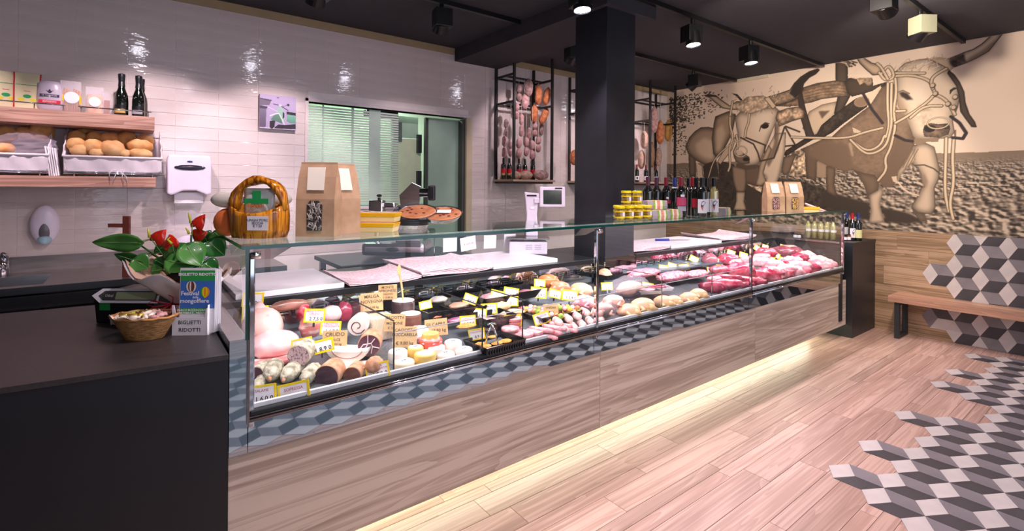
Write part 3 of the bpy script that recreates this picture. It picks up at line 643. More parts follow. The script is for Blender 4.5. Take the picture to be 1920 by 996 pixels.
P([(2.222,1.816),(2.102,1.775),(1.997,1.749),(1.955,1.675),(1.963,1.565),(2.069,1.499),(2.101,1.626),(2.167,1.751)], '78634f', shade=.25); P([(2.050,1.520),(1.965,1.574),(1.957,1.656),(1.916,1.563),(1.942,1.455),(1.943,1.382),(1.900,1.211),(2.058,1.189),(2.034,1.329),(2.047,1.452)], 'd0b79b', shade=.4, k=4)
P([(1.653,2.060),(1.552,2.094),(1.469,2.038),(1.450,1.945),(1.423,1.797),(1.431,1.695),(1.466,1.604),(1.456,1.399),(1.484,1.324),(1.603,1.336),(1.659,1.398),(1.604,1.510),(1.575,1.604),(1.547,1.615),(1.577,1.743),(1.605,1.822),(1.662,1.873)], 'd0b89c', shade=.42, k=7, line='5f4f40'); P([(1.661,1.398),(1.603,1.336),(1.546,1.321),(1.518,1.236),(1.574,1.244),(1.640,1.322)], '8b7762', shade=.3); P([(1.577,1.743),(1.550,1.754),(1.522,1.673),(1.540,1.604),(1.558,1.627)], '8f7a64', soft=2)
cv.stroke([(1.633,1.849),(1.550,1.852),(1.469,1.809),(1.416,1.752)], '54473a', .014)
P([(1.795,1.674),(1.776,1.793),(1.700,1.910),(1.644,2.060),(1.626,1.907),(1.709,1.827),(1.752,1.757),(1.780,1.662)], 'cbb294', shade=.3, k=3)
for q in (0, 22, 44): cv.stroke([(a-q*.0011, b) for a, b in [(1.738,1.828),(1.700,1.921),(1.653,2.025)]], '7c6753', .009)
P([(1.840,1.728),(1.795,1.734),(1.785,1.650),(1.825,1.674)], 'd6bd9f'); cv.stroke([(1.780,1.668),(1.727,1.585),(1.660,1.539),(1.599,1.524)], 'e2ccb0', .015)
# right ox head
P([(2.192,3.144),(2.143,3.146),(2.036,3.044),(1.943,3.002),(1.937,2.897),(2.025,2.903),(2.088,2.977),(2.153,3.064)], 'c4aa8c', shade=.45, k=4, line='3a3026')
P([(1.353,2.957),(1.235,2.997),(1.162,3.016),(1.098,3.056),(1.020,3.135),(0.990,3.180),(0.929,3.155),(0.989,3.064),(1.050,2.971),(1.137,2.922),(1.226,2.885),(1.310,2.862),(1.344,2.899)], 'dac4a6', shade=.4, k=4, line='4c4037'); P([(1.521,2.976),(1.432,2.989),(1.345,2.961),(1.310,2.859),(1.361,2.812),(1.440,2.849),(1.511,2.896)], 'd0b798', shade=.25, k=4); P([(1.353,2.957),(1.235,2.988),(1.218,2.891),(1.310,2.862),(1.344,2.899)], '4c4037', soft=1, nz=.8); P([(1.210,2.884),(1.050,2.969),(0.981,3.067),(1.020,3.060),(1.098,2.992),(1.194,2.936)], '6a5847', soft=3, amt=.7)
P([(1.812,2.899),(1.725,2.984),(1.612,2.997),(1.521,2.993),(1.431,2.918),(1.361,2.857),(1.267,2.685),(1.265,2.552),(1.281,2.443),(1.307,2.358),(1.322,2.303),(1.296,2.116)]+[(1.296,2.205),(1.340,2.128),(1.516,2.130),(1.626,2.134),(1.654,2.177)]+[(1.664,2.221),(1.712,2.378),(1.780,2.505),(1.801,2.627),(1.802,2.831)], 'dec8ac', shade=.36, k=10, line='6a5644')
P([(1.657,2.748),(1.519,2.749),(1.500,2.539),(1.609,2.484),(1.666,2.608)], 'ead7be', soft=10, amt=.8); P([(1.801,2.675),(1.713,2.497),(1.673,2.257),(1.721,2.297),(1.800,2.484)], 'a58b70', soft=6, amt=.8); P([(1.647,2.489),(1.509,2.483),(1.517,2.289),(1.608,2.298)], 'cdb59a', soft=6, nz=.3)
for _ in range(60):
    (ax, az), = [(1.630,2.919)]; ax += rn.uniform(-.26, .3); az += rn.uniform(-.07, .07); cv.stroke([(ax, az), (ax-rn.uniform(-.03, .07), az+rn.uniform(.0, .05))], rn.choice(['a58b70', 'ead8c0', 'c4aa8c']), .008, .8)
P([(1.776,2.666),(1.743,2.669),(1.704,2.647),(1.652,2.569),(1.704,2.572),(1.757,2.619)], '372d25', soft=1); cv.stroke([(1.786,2.673),(1.743,2.684),(1.685,2.641)], '7c6753', .014)
P([(1.553,2.278),(1.499,2.298),(1.428,2.280),(1.349,2.284),(1.336,2.227),(1.353,2.161)]+[(1.357,2.163),(1.427,2.135),(1.552,2.156),(1.566,2.223)], '6d5a4a', shade=.35, k=4, nz=.4); cv.ell([(1.506,2.239)][0], (.05, .038), '231c18'); cv.ell([(1.371,2.241)][0], (.028, .022), '3a3029')
P([(1.352,2.833),(1.310,2.781),(1.267,2.696),(1.233,2.592),(1.223,2.480),(1.191,2.356),(1.150,2.275),(1.137,2.223),(1.170,2.228),(1.223,2.326),(1.257,2.396),(1.270,2.553),(1.292,2.667),(1.361,2.807)], '5a4b3e', shade=.3, k=3, line='2d251e')
P([(1.343,2.630),(1.309,2.653),(1.283,2.638),(1.317,2.621),(1.347,2.575)], '3a3026'); P([(1.635,2.141),(1.427,2.131),(1.435,2.092),(1.534,2.099),(1.607,2.063),(1.644,2.095)], '8a745d')
for r_pts in ([(1.881,2.784),(1.884,2.518),(1.863,2.310),(1.897,2.160)]+[(1.908,2.209),(1.937,2.102),(2.019,2.039),(2.104,2.044),(2.213,2.145)], [(1.846,2.778),(1.849,2.514),(1.843,2.320)]+[(1.858,2.230),(1.892,2.075),(1.998,1.998),(2.104,2.000),(2.246,2.173)], [(1.817,2.894),(1.799,2.675),(1.827,2.475),(1.807,2.293)]+[(1.832,2.155),(1.856,2.036),(1.906,1.930),(1.883,1.808),(1.966,1.687)], [(1.812,2.887),(1.556,2.841)], [(1.802,2.853),(1.658,2.839),(1.510,2.759),(1.483,2.674),(1.465,2.614)], [(1.374,2.857),(1.479,2.799),(1.501,2.734),(1.483,2.663)], [(1.809,2.329),(1.703,2.389),(1.518,2.530),(1.465,2.609),(1.359,2.515),(1.303,2.368)], [(1.942,2.904),(1.872,3.000),(1.812,2.845),(1.901,2.811),(1.963,2.920)], [(1.881,2.832),(1.943,2.977),(1.984,3.028)], [(2.911,2.255),(2.558,2.215),(2.268,2.193),(2.105,2.250),(1.928,2.284)], [(1.370,2.127),(1.373,1.897),(1.380,1.560),(1.344,1.359)], [(1.310,2.106),(1.320,1.895),(1.305,1.650),(1.341,1.448),(1.310,1.282)], [(1.800,2.460),(1.722,2.456)], [(1.411,2.471),(1.554,2.489),(1.674,2.374)]): cv.rope(r_pts, .032)
for r_pts in ([(1.333,2.349),(1.265,2.276),(1.214,2.172)]+[(1.214,2.165),(1.239,2.112),(1.319,2.129)], [(2.119,2.703),(2.033,2.512),(1.929,2.341)], [(1.808,2.189),(1.720,2.129),(1.654,2.113)]): cv.stroke(r_pts, '352c2c', .03)
t_ = [([(1.436,2.292)][0][0]+.09*math.cos(q/3), [(1.436,2.292)][0][1]+.06*math.sin(q/3)) for q in range(20)]; cv.rope(t_, .014)
for cx, cy in ((1040, 500), (1060, 585), (1200, 640), (1190, 740), (1150, 700)): 
    ax, az = [(1.483,2.697)][0][0]-(cx-1040)*.00115, [(1.483,2.697)][0][1]-(cy-500)*.00107; cv.ell((ax, az), (.026, .030), '54473a'); cv.ell((ax+.004, az+.004), (.018, .02), 'd0b898')
mural = printed('mural_print', cv, lambda X, Y: np.stack([X*0+XW-.002, X, Y], -1), vcm('mural_paper', .75), wr)
ys = np.arange(.5565, -2.95, -.02); zs = np.arange(1.124, 3.118, .012); X, Y = np.meshgrid(ys, zs); c2 = Canvas(X, Y, 'e3cdb4'); ground(c2)
printed('mural_print', c2, lambda X, Y: np.stack([X*0+XW-.002, X, Y], -1), vcm('mural_paper', .75), wr)
# ---- small canvas with a scooter on the tiled wall
X, Y = np.meshgrid(np.linspace(0, 1, 130), np.linspace(0, 1, 130)); c3 = Canvas(X, 1-Y, 'b5a6c8'); c3.Y = 1-Y
q = lambda *a: [((x-175)/765, (y-170-(x-175)*.07)/690) for x, y in a]
c3.poly(q((175, 250), (400, 290), (400, 330), (370, 400), (175, 400)), '6e6478'); c3.poly(q((175, 400), (340, 430), (310, 480), (175, 460)), '3a3346'); c3.poly(q((175, 460), (310, 470), (300, 840), (175, 840)), '7a7088', c2='5b5268'); c3.poly(q((175, 250), (430, 290), (400, 320), (175, 270)), '4a4254')
c3.stroke(q((340, 430), (560, 530)), 'e8e2ee', .012); c3.poly(q((175, 845), (940, 845), (940, 900), (175, 880)), 'cbbfd8')
c3.poly(q((380, 720), (500, 700), (480, 840), (430, 880), (380, 850)), '1d1a22'); c3.poly(q((400, 690), (450, 620), (560, 540), (600, 600), (650, 780), (560, 740)), '6f9a84', c2='4d7a66'); c3.poly(q((520, 470), (600, 430), (660, 470), (690, 620), (690, 780), (640, 720), (560, 560)), '9cc4b2')
c3.stroke(q((390, 610), (470, 580), (560, 560)), 'e8ecf0', .03); c3.stroke(q((570, 560), (640, 680), (690, 790)), 'dfe8e6', .025); c3.stroke(q((460, 370), (600, 400), (770, 500)), '25202c', .022); c3.stroke(q((660, 420), (750, 385)), '25202c', .01); c3.ell(q((770, 385))[0], (.035, .035), '1a1620'); c3.ell(q((600, 395))[0], (.045, .035), 'c8ccd4')
c3.poly(q((650, 520), (690, 560), (690, 640), (650, 680)), '1d1a22'); c3.poly(q((740, 580), (860, 590), (940, 620), (940, 770), (800, 760), (740, 720)), '7fb8a2', c2='5d9a84'); c3.poly(q((730, 520), (940, 550), (940, 605), (740, 580)), '1d1a22'); c3.poly(q((480, 850), (560, 790), (700, 800), (940, 780), (940, 890), (480, 870)), '2a2430')
pic = thing('wall_canvas', 'small square canvas print of a pale green scooter on the tiled wall', 'picture', (1.03, 4.78, 2.075))
bw('canvas_edge', boxo((.885, 4.755, 2.078, 1.182, 4.792, 2.375)), pm('canvas_edge', 'c9b8c4', .7), pic)
bw('staple_dot', boxo((1.02, 4.7535, 2.352, 1.04, 4.7545, 2.357)), m_black, pic)
o = printed('canvas_print', c3, lambda X, Y: np.stack([.885+X*.297, X*0+4.7545, 2.375-(Y*.297)], -1), vcm('canvas_print', .6), pic, flip=False); o.location = -pic.location

# ================================================================ TRACKS AND SPOTLIGHTS
m_trk = pm('black_track', '131316', .4); m_can = pm('black_lamp_can', '0e0e11', .38); m_trim = pm('pale_lamp_can', '9a9a80', .4)
def track(label, x0, x1, y):
    o = build('lighting_track', boxo((x0, y-.017, 3.08, x1, y+.017, 3.119)), m_trk, bevel=.002); tag(o, label, 'lighting track', 'lighting tracks'); return o
track('black lighting track in front of the tiled wall, ending before the beam', -2.2, 2.84, 3.60)
track('black lighting track running from the column above the counter to the mural', 2.0, 6.75, 2.53)
track('black lighting track behind the column above the hanging racks', 3.5, 6.75, 3.64)
track('black lighting track nearest the bench, right of all the others', 1.2, 6.75, 1.23)
track('added black lighting track over the rhombus tiles, out of view, carrying floor-fill spotlights', -1.5, 6.2, -.9)  # unseen track, added to carry the floor-fill spots
m_lens = emitm('lamp_lens', 'f4eeff', 30)
def head(x, y, tgt, e, ang, label, col=(1, .79, .85), mat=None, blend=.45, size=.03):
    t = thing('track_spotlight', label, 'spotlight', (x, y, 3.08), group='spotlights on the ceiling tracks')
    d = (Vector(tgt)-Vector((x, y, 2.92))).normalized()
    hz = math.atan2(d.y, d.x)
    m_ = MB(); m_.cyl((0, 0, 0), (0, 0, -.06), .018, n=10); build('stem', m_, m_can, t)
    Mz = Matrix.Rotation(hz, 4, 'Z')
    m_ = MB(); m_.box(-.085, -.07, -.20, .045, .07, -.055, Mz); build('gear_box', m_, mat or m_can, t, bevel=.004)
    c = Vector((0, 0, -.165)); q = d.to_track_quat('-Z', 'Y').to_matrix().to_4x4(); q.translation = c
    m_ = MB(); R = []
    for r, z in ((.03, .07), (.062, .05), (.066, -.07), (.060, -.07), (.056, -.058)): R.append([q @ Vector((r*math.cos(2*PI*k/24), r*math.sin(2*PI*k/24), z)) for k in range(24)])
    m_.rings(R, cap=False); build('lamp_can', m_, m_can, t, smooth=False)
    m_ = MB(); m_.add([q @ Vector((.056*math.cos(2*PI*k/24), .056*math.sin(2*PI*k/24), -.060)) for k in range(24)], [tuple(range(24))]); build('lens', m_, m_lens, t)
    L = bpy.data.lights.new('spot_lamp', 'SPOT'); L.energy = e; L.color = col; L.spot_size = math.radians(ang); L.spot_blend = blend; L.shadow_soft_size = size
    o = bpy.data.objects.new('spot_lamp', L); C.objects.link(o); o.parent = t; mm = q.copy(); mm.translation = c + d*.10; o.matrix_local = mm
    return t
WK = 68
head(-1.2, 3.60, (-1.2, 4.8, 1.3), WK, 76, 'black spotlight on the wall track, beyond the left end of the bread shelves')
head(0.05, 3.60, (.15, 4.8, 1.3), WK, 76, 'black spotlight on the wall track in front of the bread shelves')
head(1.03, 3.60, (.95, 4.8, 1.3), WK, 76, 'black spotlight above the scooter canvas, cut by the top edge')
head(2.02, 3.60, (2.3, 4.8, 1.2), WK*.35, 80, 'black tilted spotlight above the kitchen opening, near the end of the wall track')
CK = 70
for x, lb in ((2.56, 'black spotlight at the top edge, left of the column head'), (3.95, 'black spotlight right of the column on the counter track'), (4.97, 'black spotlight furthest right on the counter track')):
    head(x, 2.53, (x-.1, 2.25, .8), CK, 95, lb)
head(3.55, 3.64, (3.9, 4.8, 1.9), 34, 80, 'black spotlight half hidden behind the column')
head(5.70, 3.64, (5.4, 4.8, 2.0), 60, 80, 'small black spotlight tilted to the back wall beside the mural tree')
head(5.24, 1.23, (6.2, 2.6, 1.6), 75, 110, 'spotlight with pale box in front of the mural, over the right ox', mat=m_trim, col=(1, .84, .72))
head(4.36, 1.23, (6.79, 1.2, 2.0), 75, 110, 'black spotlight at the top edge right of centre', col=(1, .84, .72))
head(3.2, 1.23, (6.79, 3.2, 2.0), 90, 90, 'black spotlight on the bench track in front of the column', col=(1, .84, .72))
head(2.1, 1.23, (1.6, 2.0, .8), 90, 110, 'added fill spotlight on the bench track nearest the checkout counter, out of view')  # unseen head, added as fill light
head(0.6, 2.53-.9, (.6, 2.6, .9), 60, 100, 'added fill spotlight over the checkout counter, out of view')  # fill head added out of view
for x, lb in ((.4, 'leftmost added floor-fill spotlight on the unseen front track'), (2.2, 'second added floor-fill spotlight on the unseen front track'), (4.0, 'third added floor-fill spotlight on the unseen front track'), (5.8, 'added floor-fill spotlight on the unseen front track nearest the mural wall')):
    head(x, -.9, (x+.2, .6, 0), 40, 115, lb, col=(1, .85, .85))  # unseen spots, added to brighten the floor
track('short added lighting track over the checkout counter, out of view', -.6, 1.3, 1.63)  # added track that holds the unseen fill head

# ================================================================ GOODS IN THE DISPLAY CASE
FRONT = Vector((-.55, -.83, 0))
m_white = pm('white_paper', 'efeaf0', .7); m_yel = pm('yellow_card_frame', 'f2d411', .35); m_kraft = pm('kraft_card', 'c9a878', .85, col2='bf9d6d', scale=30)
m_ink = pm('black_ink', '1c1c24', .7); m_redink = pm('red_ink', 'b0304a', .7); m_pen = pm('pencil_ink', '4e4238', .8)
def rootat(name, label, cat, p, h, group=None, rz=0): return thing(name, label, cat, (p[0], p[1], p[2]-h), rz, group)
def lumpy(r, amp, s, seed, nx=18, ny=12, flat=.0):
    def fn(d): return 1+amp*vnoise((d.x*s+seed, d.y*s-seed, d.z*s+seed*.7))
    m_ = MB(); m_.ell((0, 0, 0), r, nx, ny, fn=fn); return m_
def meatm(n, a, b, sc=30, rough=.22, ramp=(.4, .6), bump=.4, st=(1, 1, 1)): return pm(n, a, rough, col2=b, scale=sc, ramp=ramp, bump=bump, bscale=sc, stretch=st, spec=.6)
M_ham = meatm('cooked_ham', 'f6d5d2', 'eebcbe', 14); M_mort = meatm('mortadella', 'e9a5a3', 'f0c0b6', 24, ramp=(.62, .7)); M_fatred = meatm('cured_ham_meat', 'e58a88', 'f6dcd4', 16, ramp=(.38, .5), st=(1, 1, 3))
M_case = pm('mouldy_salami_skin', 'c2bca8', .9, col2='6f6b55', scale=34, bump=2, bscale=45, ramp=(.3, .62)); M_grain = meatm('salami_grain', '8a6272', 'd9b9bc', 95, .4, ramp=(.5, .6)); M_dark = meatm('bresaola', '55303c', '412430', 12, .35)
M_lard = meatm('white_lard', 'efe8e2', 'e3d6cc', 10, .35); M_str = pm('pink_stripe', 'a86a62', .4); M_copp = meatm('coppa_meat', '6b4150', '5a3444', 16, .35); M_vein = pm('fat_vein', 'e8d4da', .4); M_rind = meatm('brown_rind', '8a5a48', '6e4438', 12, .5)
M_net = meatm('netted_tan_skin', 'c79a78', 'a87454', 30, .7); M_chz = meatm('cream_cheese_rind', 'f4e6c8', 'ecd9b2', 5, .45, bump=.1); M_chy = meatm('yellow_cheese', 'edc56a', 'e3b556', 5, .45, bump=.1); M_chw = meatm('white_cheese', 'f7ece2', 'f0dfd2', 5, .45, bump=.1)
M_beef = meatm('raw_beef', 'bf2c4c', 'e88a9a', 14, .2, ramp=(.34, .58)); M_pork = meatm('raw_pork', 'e8909c', 'f4ccd0', 14, .2, ramp=(.38, .58)); M_bdark = meatm('dark_beef', '8e1c38', 'c8506a', 14, .2, ramp=(.3, .6)); M_mince = meatm('minced_meat', 'e06a84', 'f2aeb8', 60, .35, bump=2, ramp=(.4, .6))
M_hen = meatm('chicken_skin', 'f0c48a', 'f3b9a0', 9, .3, ramp=(.35, .6)); M_henp = meatm('pale_chicken_skin', 'efc0ac', 'eaa59c', 9, .3, ramp=(.35, .6)); M_crumb = meatm('breadcrumb', 'eba64e', 'd98a35', 60, .7, bump=1.5); M_burg = meatm('burger_meat', 'ee8f97', 'f8c3c2', 50, .35, bump=.8)
M_bacon = meatm('bacon_wrap', 'f7e3dc', 'eaa19a', 5, .3, st=(9, 1, 1), ramp=(.42, .52)); M_wrap = glassm('plastic_wrap', (.95, .95, .97), 1.0, .08, base=.12); M_tray = pm('black_tray', '101216', .25); M_wtray = pm('white_foam_tray', 'eeeaf2', .5)
BAG = pm('clear_bag', 'e6dcec', .15, alpha=.16, bump=1, bscale=10)
# ---- cards
def card(p, w, label, name='', price='', tilt=0, yaw=0, hh=.66, lean=.25, kraft=False, lines=None):
    n = Vector((math.cos(math.radians(236+yaw)), math.sin(math.radians(236+yaw)), math.tan(lean))).normalized()
    r = Vector((0, 0, 1)).cross(n).normalized(); up = n.cross(r)
    r2 = r*math.cos(tilt)+up*math.sin(tilt); up2 = -r*math.sin(tilt)+up*math.cos(tilt); h = w*hh
    base = Vector(p)-up2*h/2
    t = thing('paper_sign' if kraft else 'price_card', label, 'price card', base, 0, 'handwritten brown paper signs' if kraft else 'yellow framed price cards')
    M = frame((0, 0, 0), r2, up2); O = M.to_3x3()
    def bx(n_, x0, y0, x1, y1, z0, z1, mt): return build(n_, boxo((x0, y0, z0, x1, y1, z1)), mt, t)
    def pl(o, z=0): o.matrix_local = M.copy()
    if kraft: pl(bx('sheet', -w/2, 0, w/2, h, -.0008, .0008, m_kraft))
    else:
        pl(bx('sheet', -w/2+.004, .004, w/2-.004, h-.004, -.001, .001, m_white)); f = MB(); e = w*.075
        for b in ((-w/2, 0, w/2, e), (-w/2, h-e, w/2, h), (-w/2, e, -w/2+e, h-e), (w/2-e, e, w/2, h-e)): f.box(b[0], b[1], -.002, b[2], b[3], .002)
        pl(build('frame', f, m_yel, t)); f = MB(); f.box(-.005, -.02, -.001, .005, .004, .001); pl(build('holder', f, m_chrome, t))
    if lines:
        for k, (s, sz, dy) in enumerate(lines): text('lettering', s, w*sz, m_pen if kraft else m_ink, t, M @ Matrix.Translation((0, h*dy, .0012)), bold=.01)
    else:
        if name: text('lettering', name, w*.135, m_redink, t, M @ Matrix.Translation((0, h*.70, .0012)))
        text('price', price, w*.23, m_ink, t, M @ Matrix.Translation((w*.08, h*.27, .0012)), bold=.01)
    return t
card((0.399, 2.066, 0.788), .105, 'yellow framed price card SALAME 16,00 at the front left corner of the case', 'SALAME', '1 6,0 0', .12)
card((0.509, 2.047, 0.773), .120, 'yellow framed price card SOPRESSA 18,50 below the mouldy salami ends', 'SOPRESSA', '1 8,5 0', .20)
card((0.849, 2.049, 0.785), .100, 'yellow framed price card COPPA STAGIONATA 19,90 leaning left of the first divider', 'COPPA\nSTAGIONATA', '1 9,9 0', .22)
card((0.465, 2.628, 1.035), .10, 'upper of two yellow price cards behind the chrome corner post', '', '9 0', 0); card((0.468, 2.591, 0.971), .12, 'lower of two yellow price cards behind the chrome corner post', '', '8 9 0', .05)
card((0.699, 2.448, 0.961), .098, 'yellow framed price card 27,50 above the cured ham chunk', 'PROSCIUTTO\nCRUDO', '2 7,5 0', -.02)
card((0.751, 2.374, 0.911), .095, 'yellow framed price card PANCETTA STAGIONATA 16,80 left of the rolled pancetta', 'PANCETTA\nSTAGIONATA', '1 6,8 0', -.02)
card((0.667, 2.244, 0.873), .115, 'white and pale yellow price card leaning over the cut salami', '', '1 8,9 0', .25, hh=.5); card((0.611, 2.331, 0.88), .09, 'price card hidden behind the cut salami, only its yellow rim showing', '', '', .2, hh=.4)
card((0.754, 2.321, 0.873), .11, 'brown paper sign CRUDO in the first bay', kraft=True, lines=[('CRUDO', .22, .75), ('DOLCE', .14, .42), ('€ 24.00 kg', .13, .15)], yaw=5)
card((1, 2.495, 0.978), .115, 'brown paper sign MALGA NOVEGNA, left of the other cheese signs', kraft=True, lines=[('MALGA', .2, .78), ('NOVEGNA', .2, .5), ('€ 16.00 kg', .14, .18)], hh=.8, tilt=.08)
card((1.11, 2.548, 1.005), .10, 'brown paper sign MONTE VERONESE, topmost of the cheese signs', kraft=True, lines=[('MONTE', .19, .82), ('VERONESE', .19, .58), ('D\'ALLEVO', .13, .36), ('€ 15.00 kg', .13, .15)], hh=.8, tilt=.05)
card((1.056, 2.336, 0.896), .105, 'brown paper sign behind the first divider, above the caciotta sign', kraft=True, lines=[('CACIOTTA', .18, .78), ('MOTONE', .18, .45), ('€ 12.80 kg', .14, .18)], hh=.8)
card((1.049, 2.204, 0.857), .115, 'brown paper sign CACIOTTA BOCCARELLA 9.80 in front of the small cheeses', kraft=True, lines=[('CACIOTTA', .17, .82), ('BOCCARELLA', .17, .6), ('€ 9.80 kg', .19, .2)], hh=.85)
card((1.24, 2.242, 0.863), .115, 'brown paper sign DI CAPRA 18.90 above the red wrapped cheese', kraft=True, lines=[('DI CAPRA', .19, .68), ('€ 18.90 kg', .19, .3)], hh=.72, tilt=.1)
card((1.98, 2.194, 0.846), .09, 'brown paper sign among the meat skewers', kraft=True, lines=[('SPIEDINI', .18, .75), ('MISTI', .16, .45), ('€ 9.90', .16, .15)], hh=.9)
m_spat = pm('wooden_spatula', 'dcb27a', .6)
for i, (p, w, tl, pr, nm, lb) in enumerate([
 ((1.599, 2.481, 0.916), .082, -.32, '9,9 0', 'BACCALÀ', 'tilted yellow price card over the clear tub at the back of the second bay'),
 ((1.312, 2.496, 0.918), .07, .2, '', '', 'yellow rim of a price card behind the black antipasti tray'),
 ((1.447, 2.27, 0.856), .088, .05, '1 2,9 0', 'COTOLETTE', 'yellow price card above the breaded cutlets, left of the black divider edge'),
 ((1.423, 2.144, 0.819), .085, .18, '8,9 0', 'CORDON BLEU', 'lowest yellow price card of the second bay, just over the cutlet tray'),
 ((1.581, 2.357, 0.859), .085, -.05, '1 0,9 0', '', 'yellow price card half hidden behind the double price card of the cutlets'),
 ((1.66, 2.375, 0.871), .095, .05, '1 0,9 0', 'HAMBURGER', 'large upright yellow price card over the burger patties'),
 ((1.792, 2.473, 0.915), .09, -.25, '1 1,1', '', 'left of three overlapping yellow price cards at the back of the third bay'), ((1.883, 2.457, 0.923), .095, -.15, '9,5', '', 'rear tilted price card of the three overlapping ones in the third bay'), ((1.842, 2.403, 0.885), .09, .02, '1 0 1 1', '', 'front price card of the three overlapping ones in the third bay'),
 ((1.698, 2.195, 0.836), .095, .06, '1 0 1 1', 'SVIZZERE', 'yellow price card standing in the stacks of pink patties'),
 ((2.17, 2.517, 0.941), .078, -.1, '1 1,9', '', 'small upright yellow price card beside the roast chicken at the back'), ((2.093, 2.438, 0.9), .105, -.1, '1 2,9 0', '', 'wide yellow price card below the small upright one by the skewers'), ((2.206, 2.404, 0.885), .085, -.25, '8,9', '', 'yellow price card tilted right, behind the skewers'), ((2.277, 2.342, 0.877), .105, -.12, '1 0,9 0', 'CAPPONE', 'rightmost large yellow price card of the first long window'),
 ((1.891, 2.173, 0.823), .10, .25, '1 0 1 1', 'SALSICCIA', 'yellow price card tilted over the fresh sausages'),
 ((2.734, 2.429, 0.869), .085, .05, '1 1,1', 'POLLO', 'first yellow price card right of the middle chrome post'), ((3.073, 2.332, 0.845), .085, -.2, '9,9', '', 'yellow price card lying against the foam trays of meat'),
 ((3.606, 2.573, 0.899), .085, -.15, '', '', 'leftmost pale yellow price card above the minced meat'), ((3.717, 2.566, 0.908), .08, -.3, '', '', 'second pale yellow price card above the minced meat'), ((3.84, 2.527, 0.892), .09, .2, '', '', 'third pale yellow price card above the minced meat'), ((4.14, 2.624, 0.926), .085, -.45, '', '', 'pale price card in front of the cured loin at the back'),
 ((4.096, 2.427, 0.858), .075, 0, '1 4', '', 'small upright price card at the fourth divider'), ((4.353, 2.499, 0.899), .085, -.35, '', '', 'upper of two price cards stacked over the steaks'), ((4.212, 2.403, 0.865), .085, -.15, '', '', 'lower of two price cards stacked over the steaks'), ((4.798, 2.625, 0.936), .08, -.35, '', '', 'price card at the very back left of the third chrome post'), ((4.871, 2.536, 0.914), .09, -.3, '', '', 'yellow price card just left of the third chrome post'), ((4.5, 2.414, 0.877), .09, -.3, '', '', 'price card over the big marbled beef piece'),
 ((5.287, 2.597, 0.942), .09, -.7, '', '', 'price card leaning hard right beside the third chrome post'), ((5.515, 2.628, 0.947), .07, -.3, '', '', 'small pale price card at the back of the last window'), ((5.365, 2.446, 0.891), .09, -.6, '', '', 'yellow price card in front of the dark liver'), ((4.961, 2.42, 0.877), .09, -.3, '', '', 'first price card of the middle row in the last window'), ((5.148, 2.399, 0.864), .09, -.2, '', '', 'second price card of the middle row in the last window'), ((5.264, 2.32, 0.853), .10, -.3, '', '', 'third price card of the middle row in the last window'), ((5.774, 2.484, 0.896), .08, -.6, '', '', 'narrow price card right of the dark liver'), ((5.818, 2.483, 0.896), .085, -.15, '', '', 'price card before the dark kidney at the back of the last window'), ((5.818, 2.571, 0.929), .08, -.3, '', '', 'rearmost price card above the dark kidney'),
 ((5.409, 2.168, 0.822), .075, 0, '1 2', '', 'small blue and yellow price card in the front row of the last window'), ((5.818, 2.289, 0.849), .08, -.4, '', '', 'price card left of the pair near the right end glass'), ((5.818, 2.268, 0.846), .09, -.3, '', '', 'faded price card near the right end glass'), ((5.818, 2.443, 0.901), .085, .4, '', '', 'upper left price card by the right end glass'), ((5.818, 2.297, 0.86), .08, -.2, '', '', 'rightmost price card before the right end glass')]):
    card(p, w, lb, nm, pr, tl, yaw=[-6, 4, 8, -3][i % 4])
    
# ---- first bay: cured meats
def lump(name, label, cat, p, r, rr, mt, amp=.12, s=2.2, rz=0, group=None, h=None, rx=0, n=18):
    hz = h if h is not None else rr[2]*r
    t = rootat(name, label, cat, p, hz, group, rz)
    m_ = lumpy((rr[0]*r, rr[1]*r, rr[2]*r), amp, s, p[0]*3.1+p[1], n, 12); o = build('meat' if cat in ('meat', 'ham') else 'body', m_, mt, t, smooth=True); o.location = (0, 0, hz); o.rotation_euler = (rx, 0, 0); return t
t = lump('mortadella', 'large pink mortadella half behind the cooked ham in the left corner of the case', 'ham', (0.492, 2.548, 0.922), 0.0896, (1, 1.1, 1), M_mort, .04)
m_ = MB(); m_.tube([(0, .0, .13), (-.01, .03, .17), (0, .05, .19)], [.045, .03, .012], 12); build('string_end', m_, M_ham, t, smooth=True)
t = lump('cooked_ham', 'whole pale pink cooked ham in plastic at the left of the case', 'ham', (0.52, 2.439, 0.861), 0.1014, (1.05, .8, .62), M_ham, .10)
t = rootat('ham_slab', 'dark edged slab of cured ham under the cooked ham', 'ham', (0.484, 2.361, 0.819), .02); m_ = MB(); m_.box(-.10, -.05, 0, .10, .05, .022); build('meat', m_, M_fatred, t, bevel=.008)
def cut(name, label, p, r, L, mside, mface, dirz=236, group=None, extra=None, rim=None, tilt=0):
    t = rootat(name, label, 'cured meat', p, r, group, math.radians(dirz)); c = Matrix.Translation((0, 0, r)) @ Matrix.Rotation(PI/2+tilt, 4, 'Y')
    m_ = MB(); pr = [(r*.5, -L), (r*.8, -L*.93), (r*.97, -L*.8), (r, -L*.4), (r, -.002), (r*.97, 0)]
    m_.lathe(pr, n=24, M=c); build('casing', m_, mside, t, smooth=True)
    m_ = MB(); m_.lathe([(r*.94, -.001), (r*.94, .0012)], n=28, M=c); f = build('cut_face', m_, mface, t)
    if extra: extra(t, f, r, c)
    return t
cut('salami', 'large cut salami with grainy mauve face, topmost of the salami pile', (0.564, 2.205, 0.862), 0.0460, .13, M_case, M_grain)
cut('salami', 'small cut salami with dark face at the front left corner', (0.407, 2.224, 0.815), 0.0302, .10, M_case, M_copp)
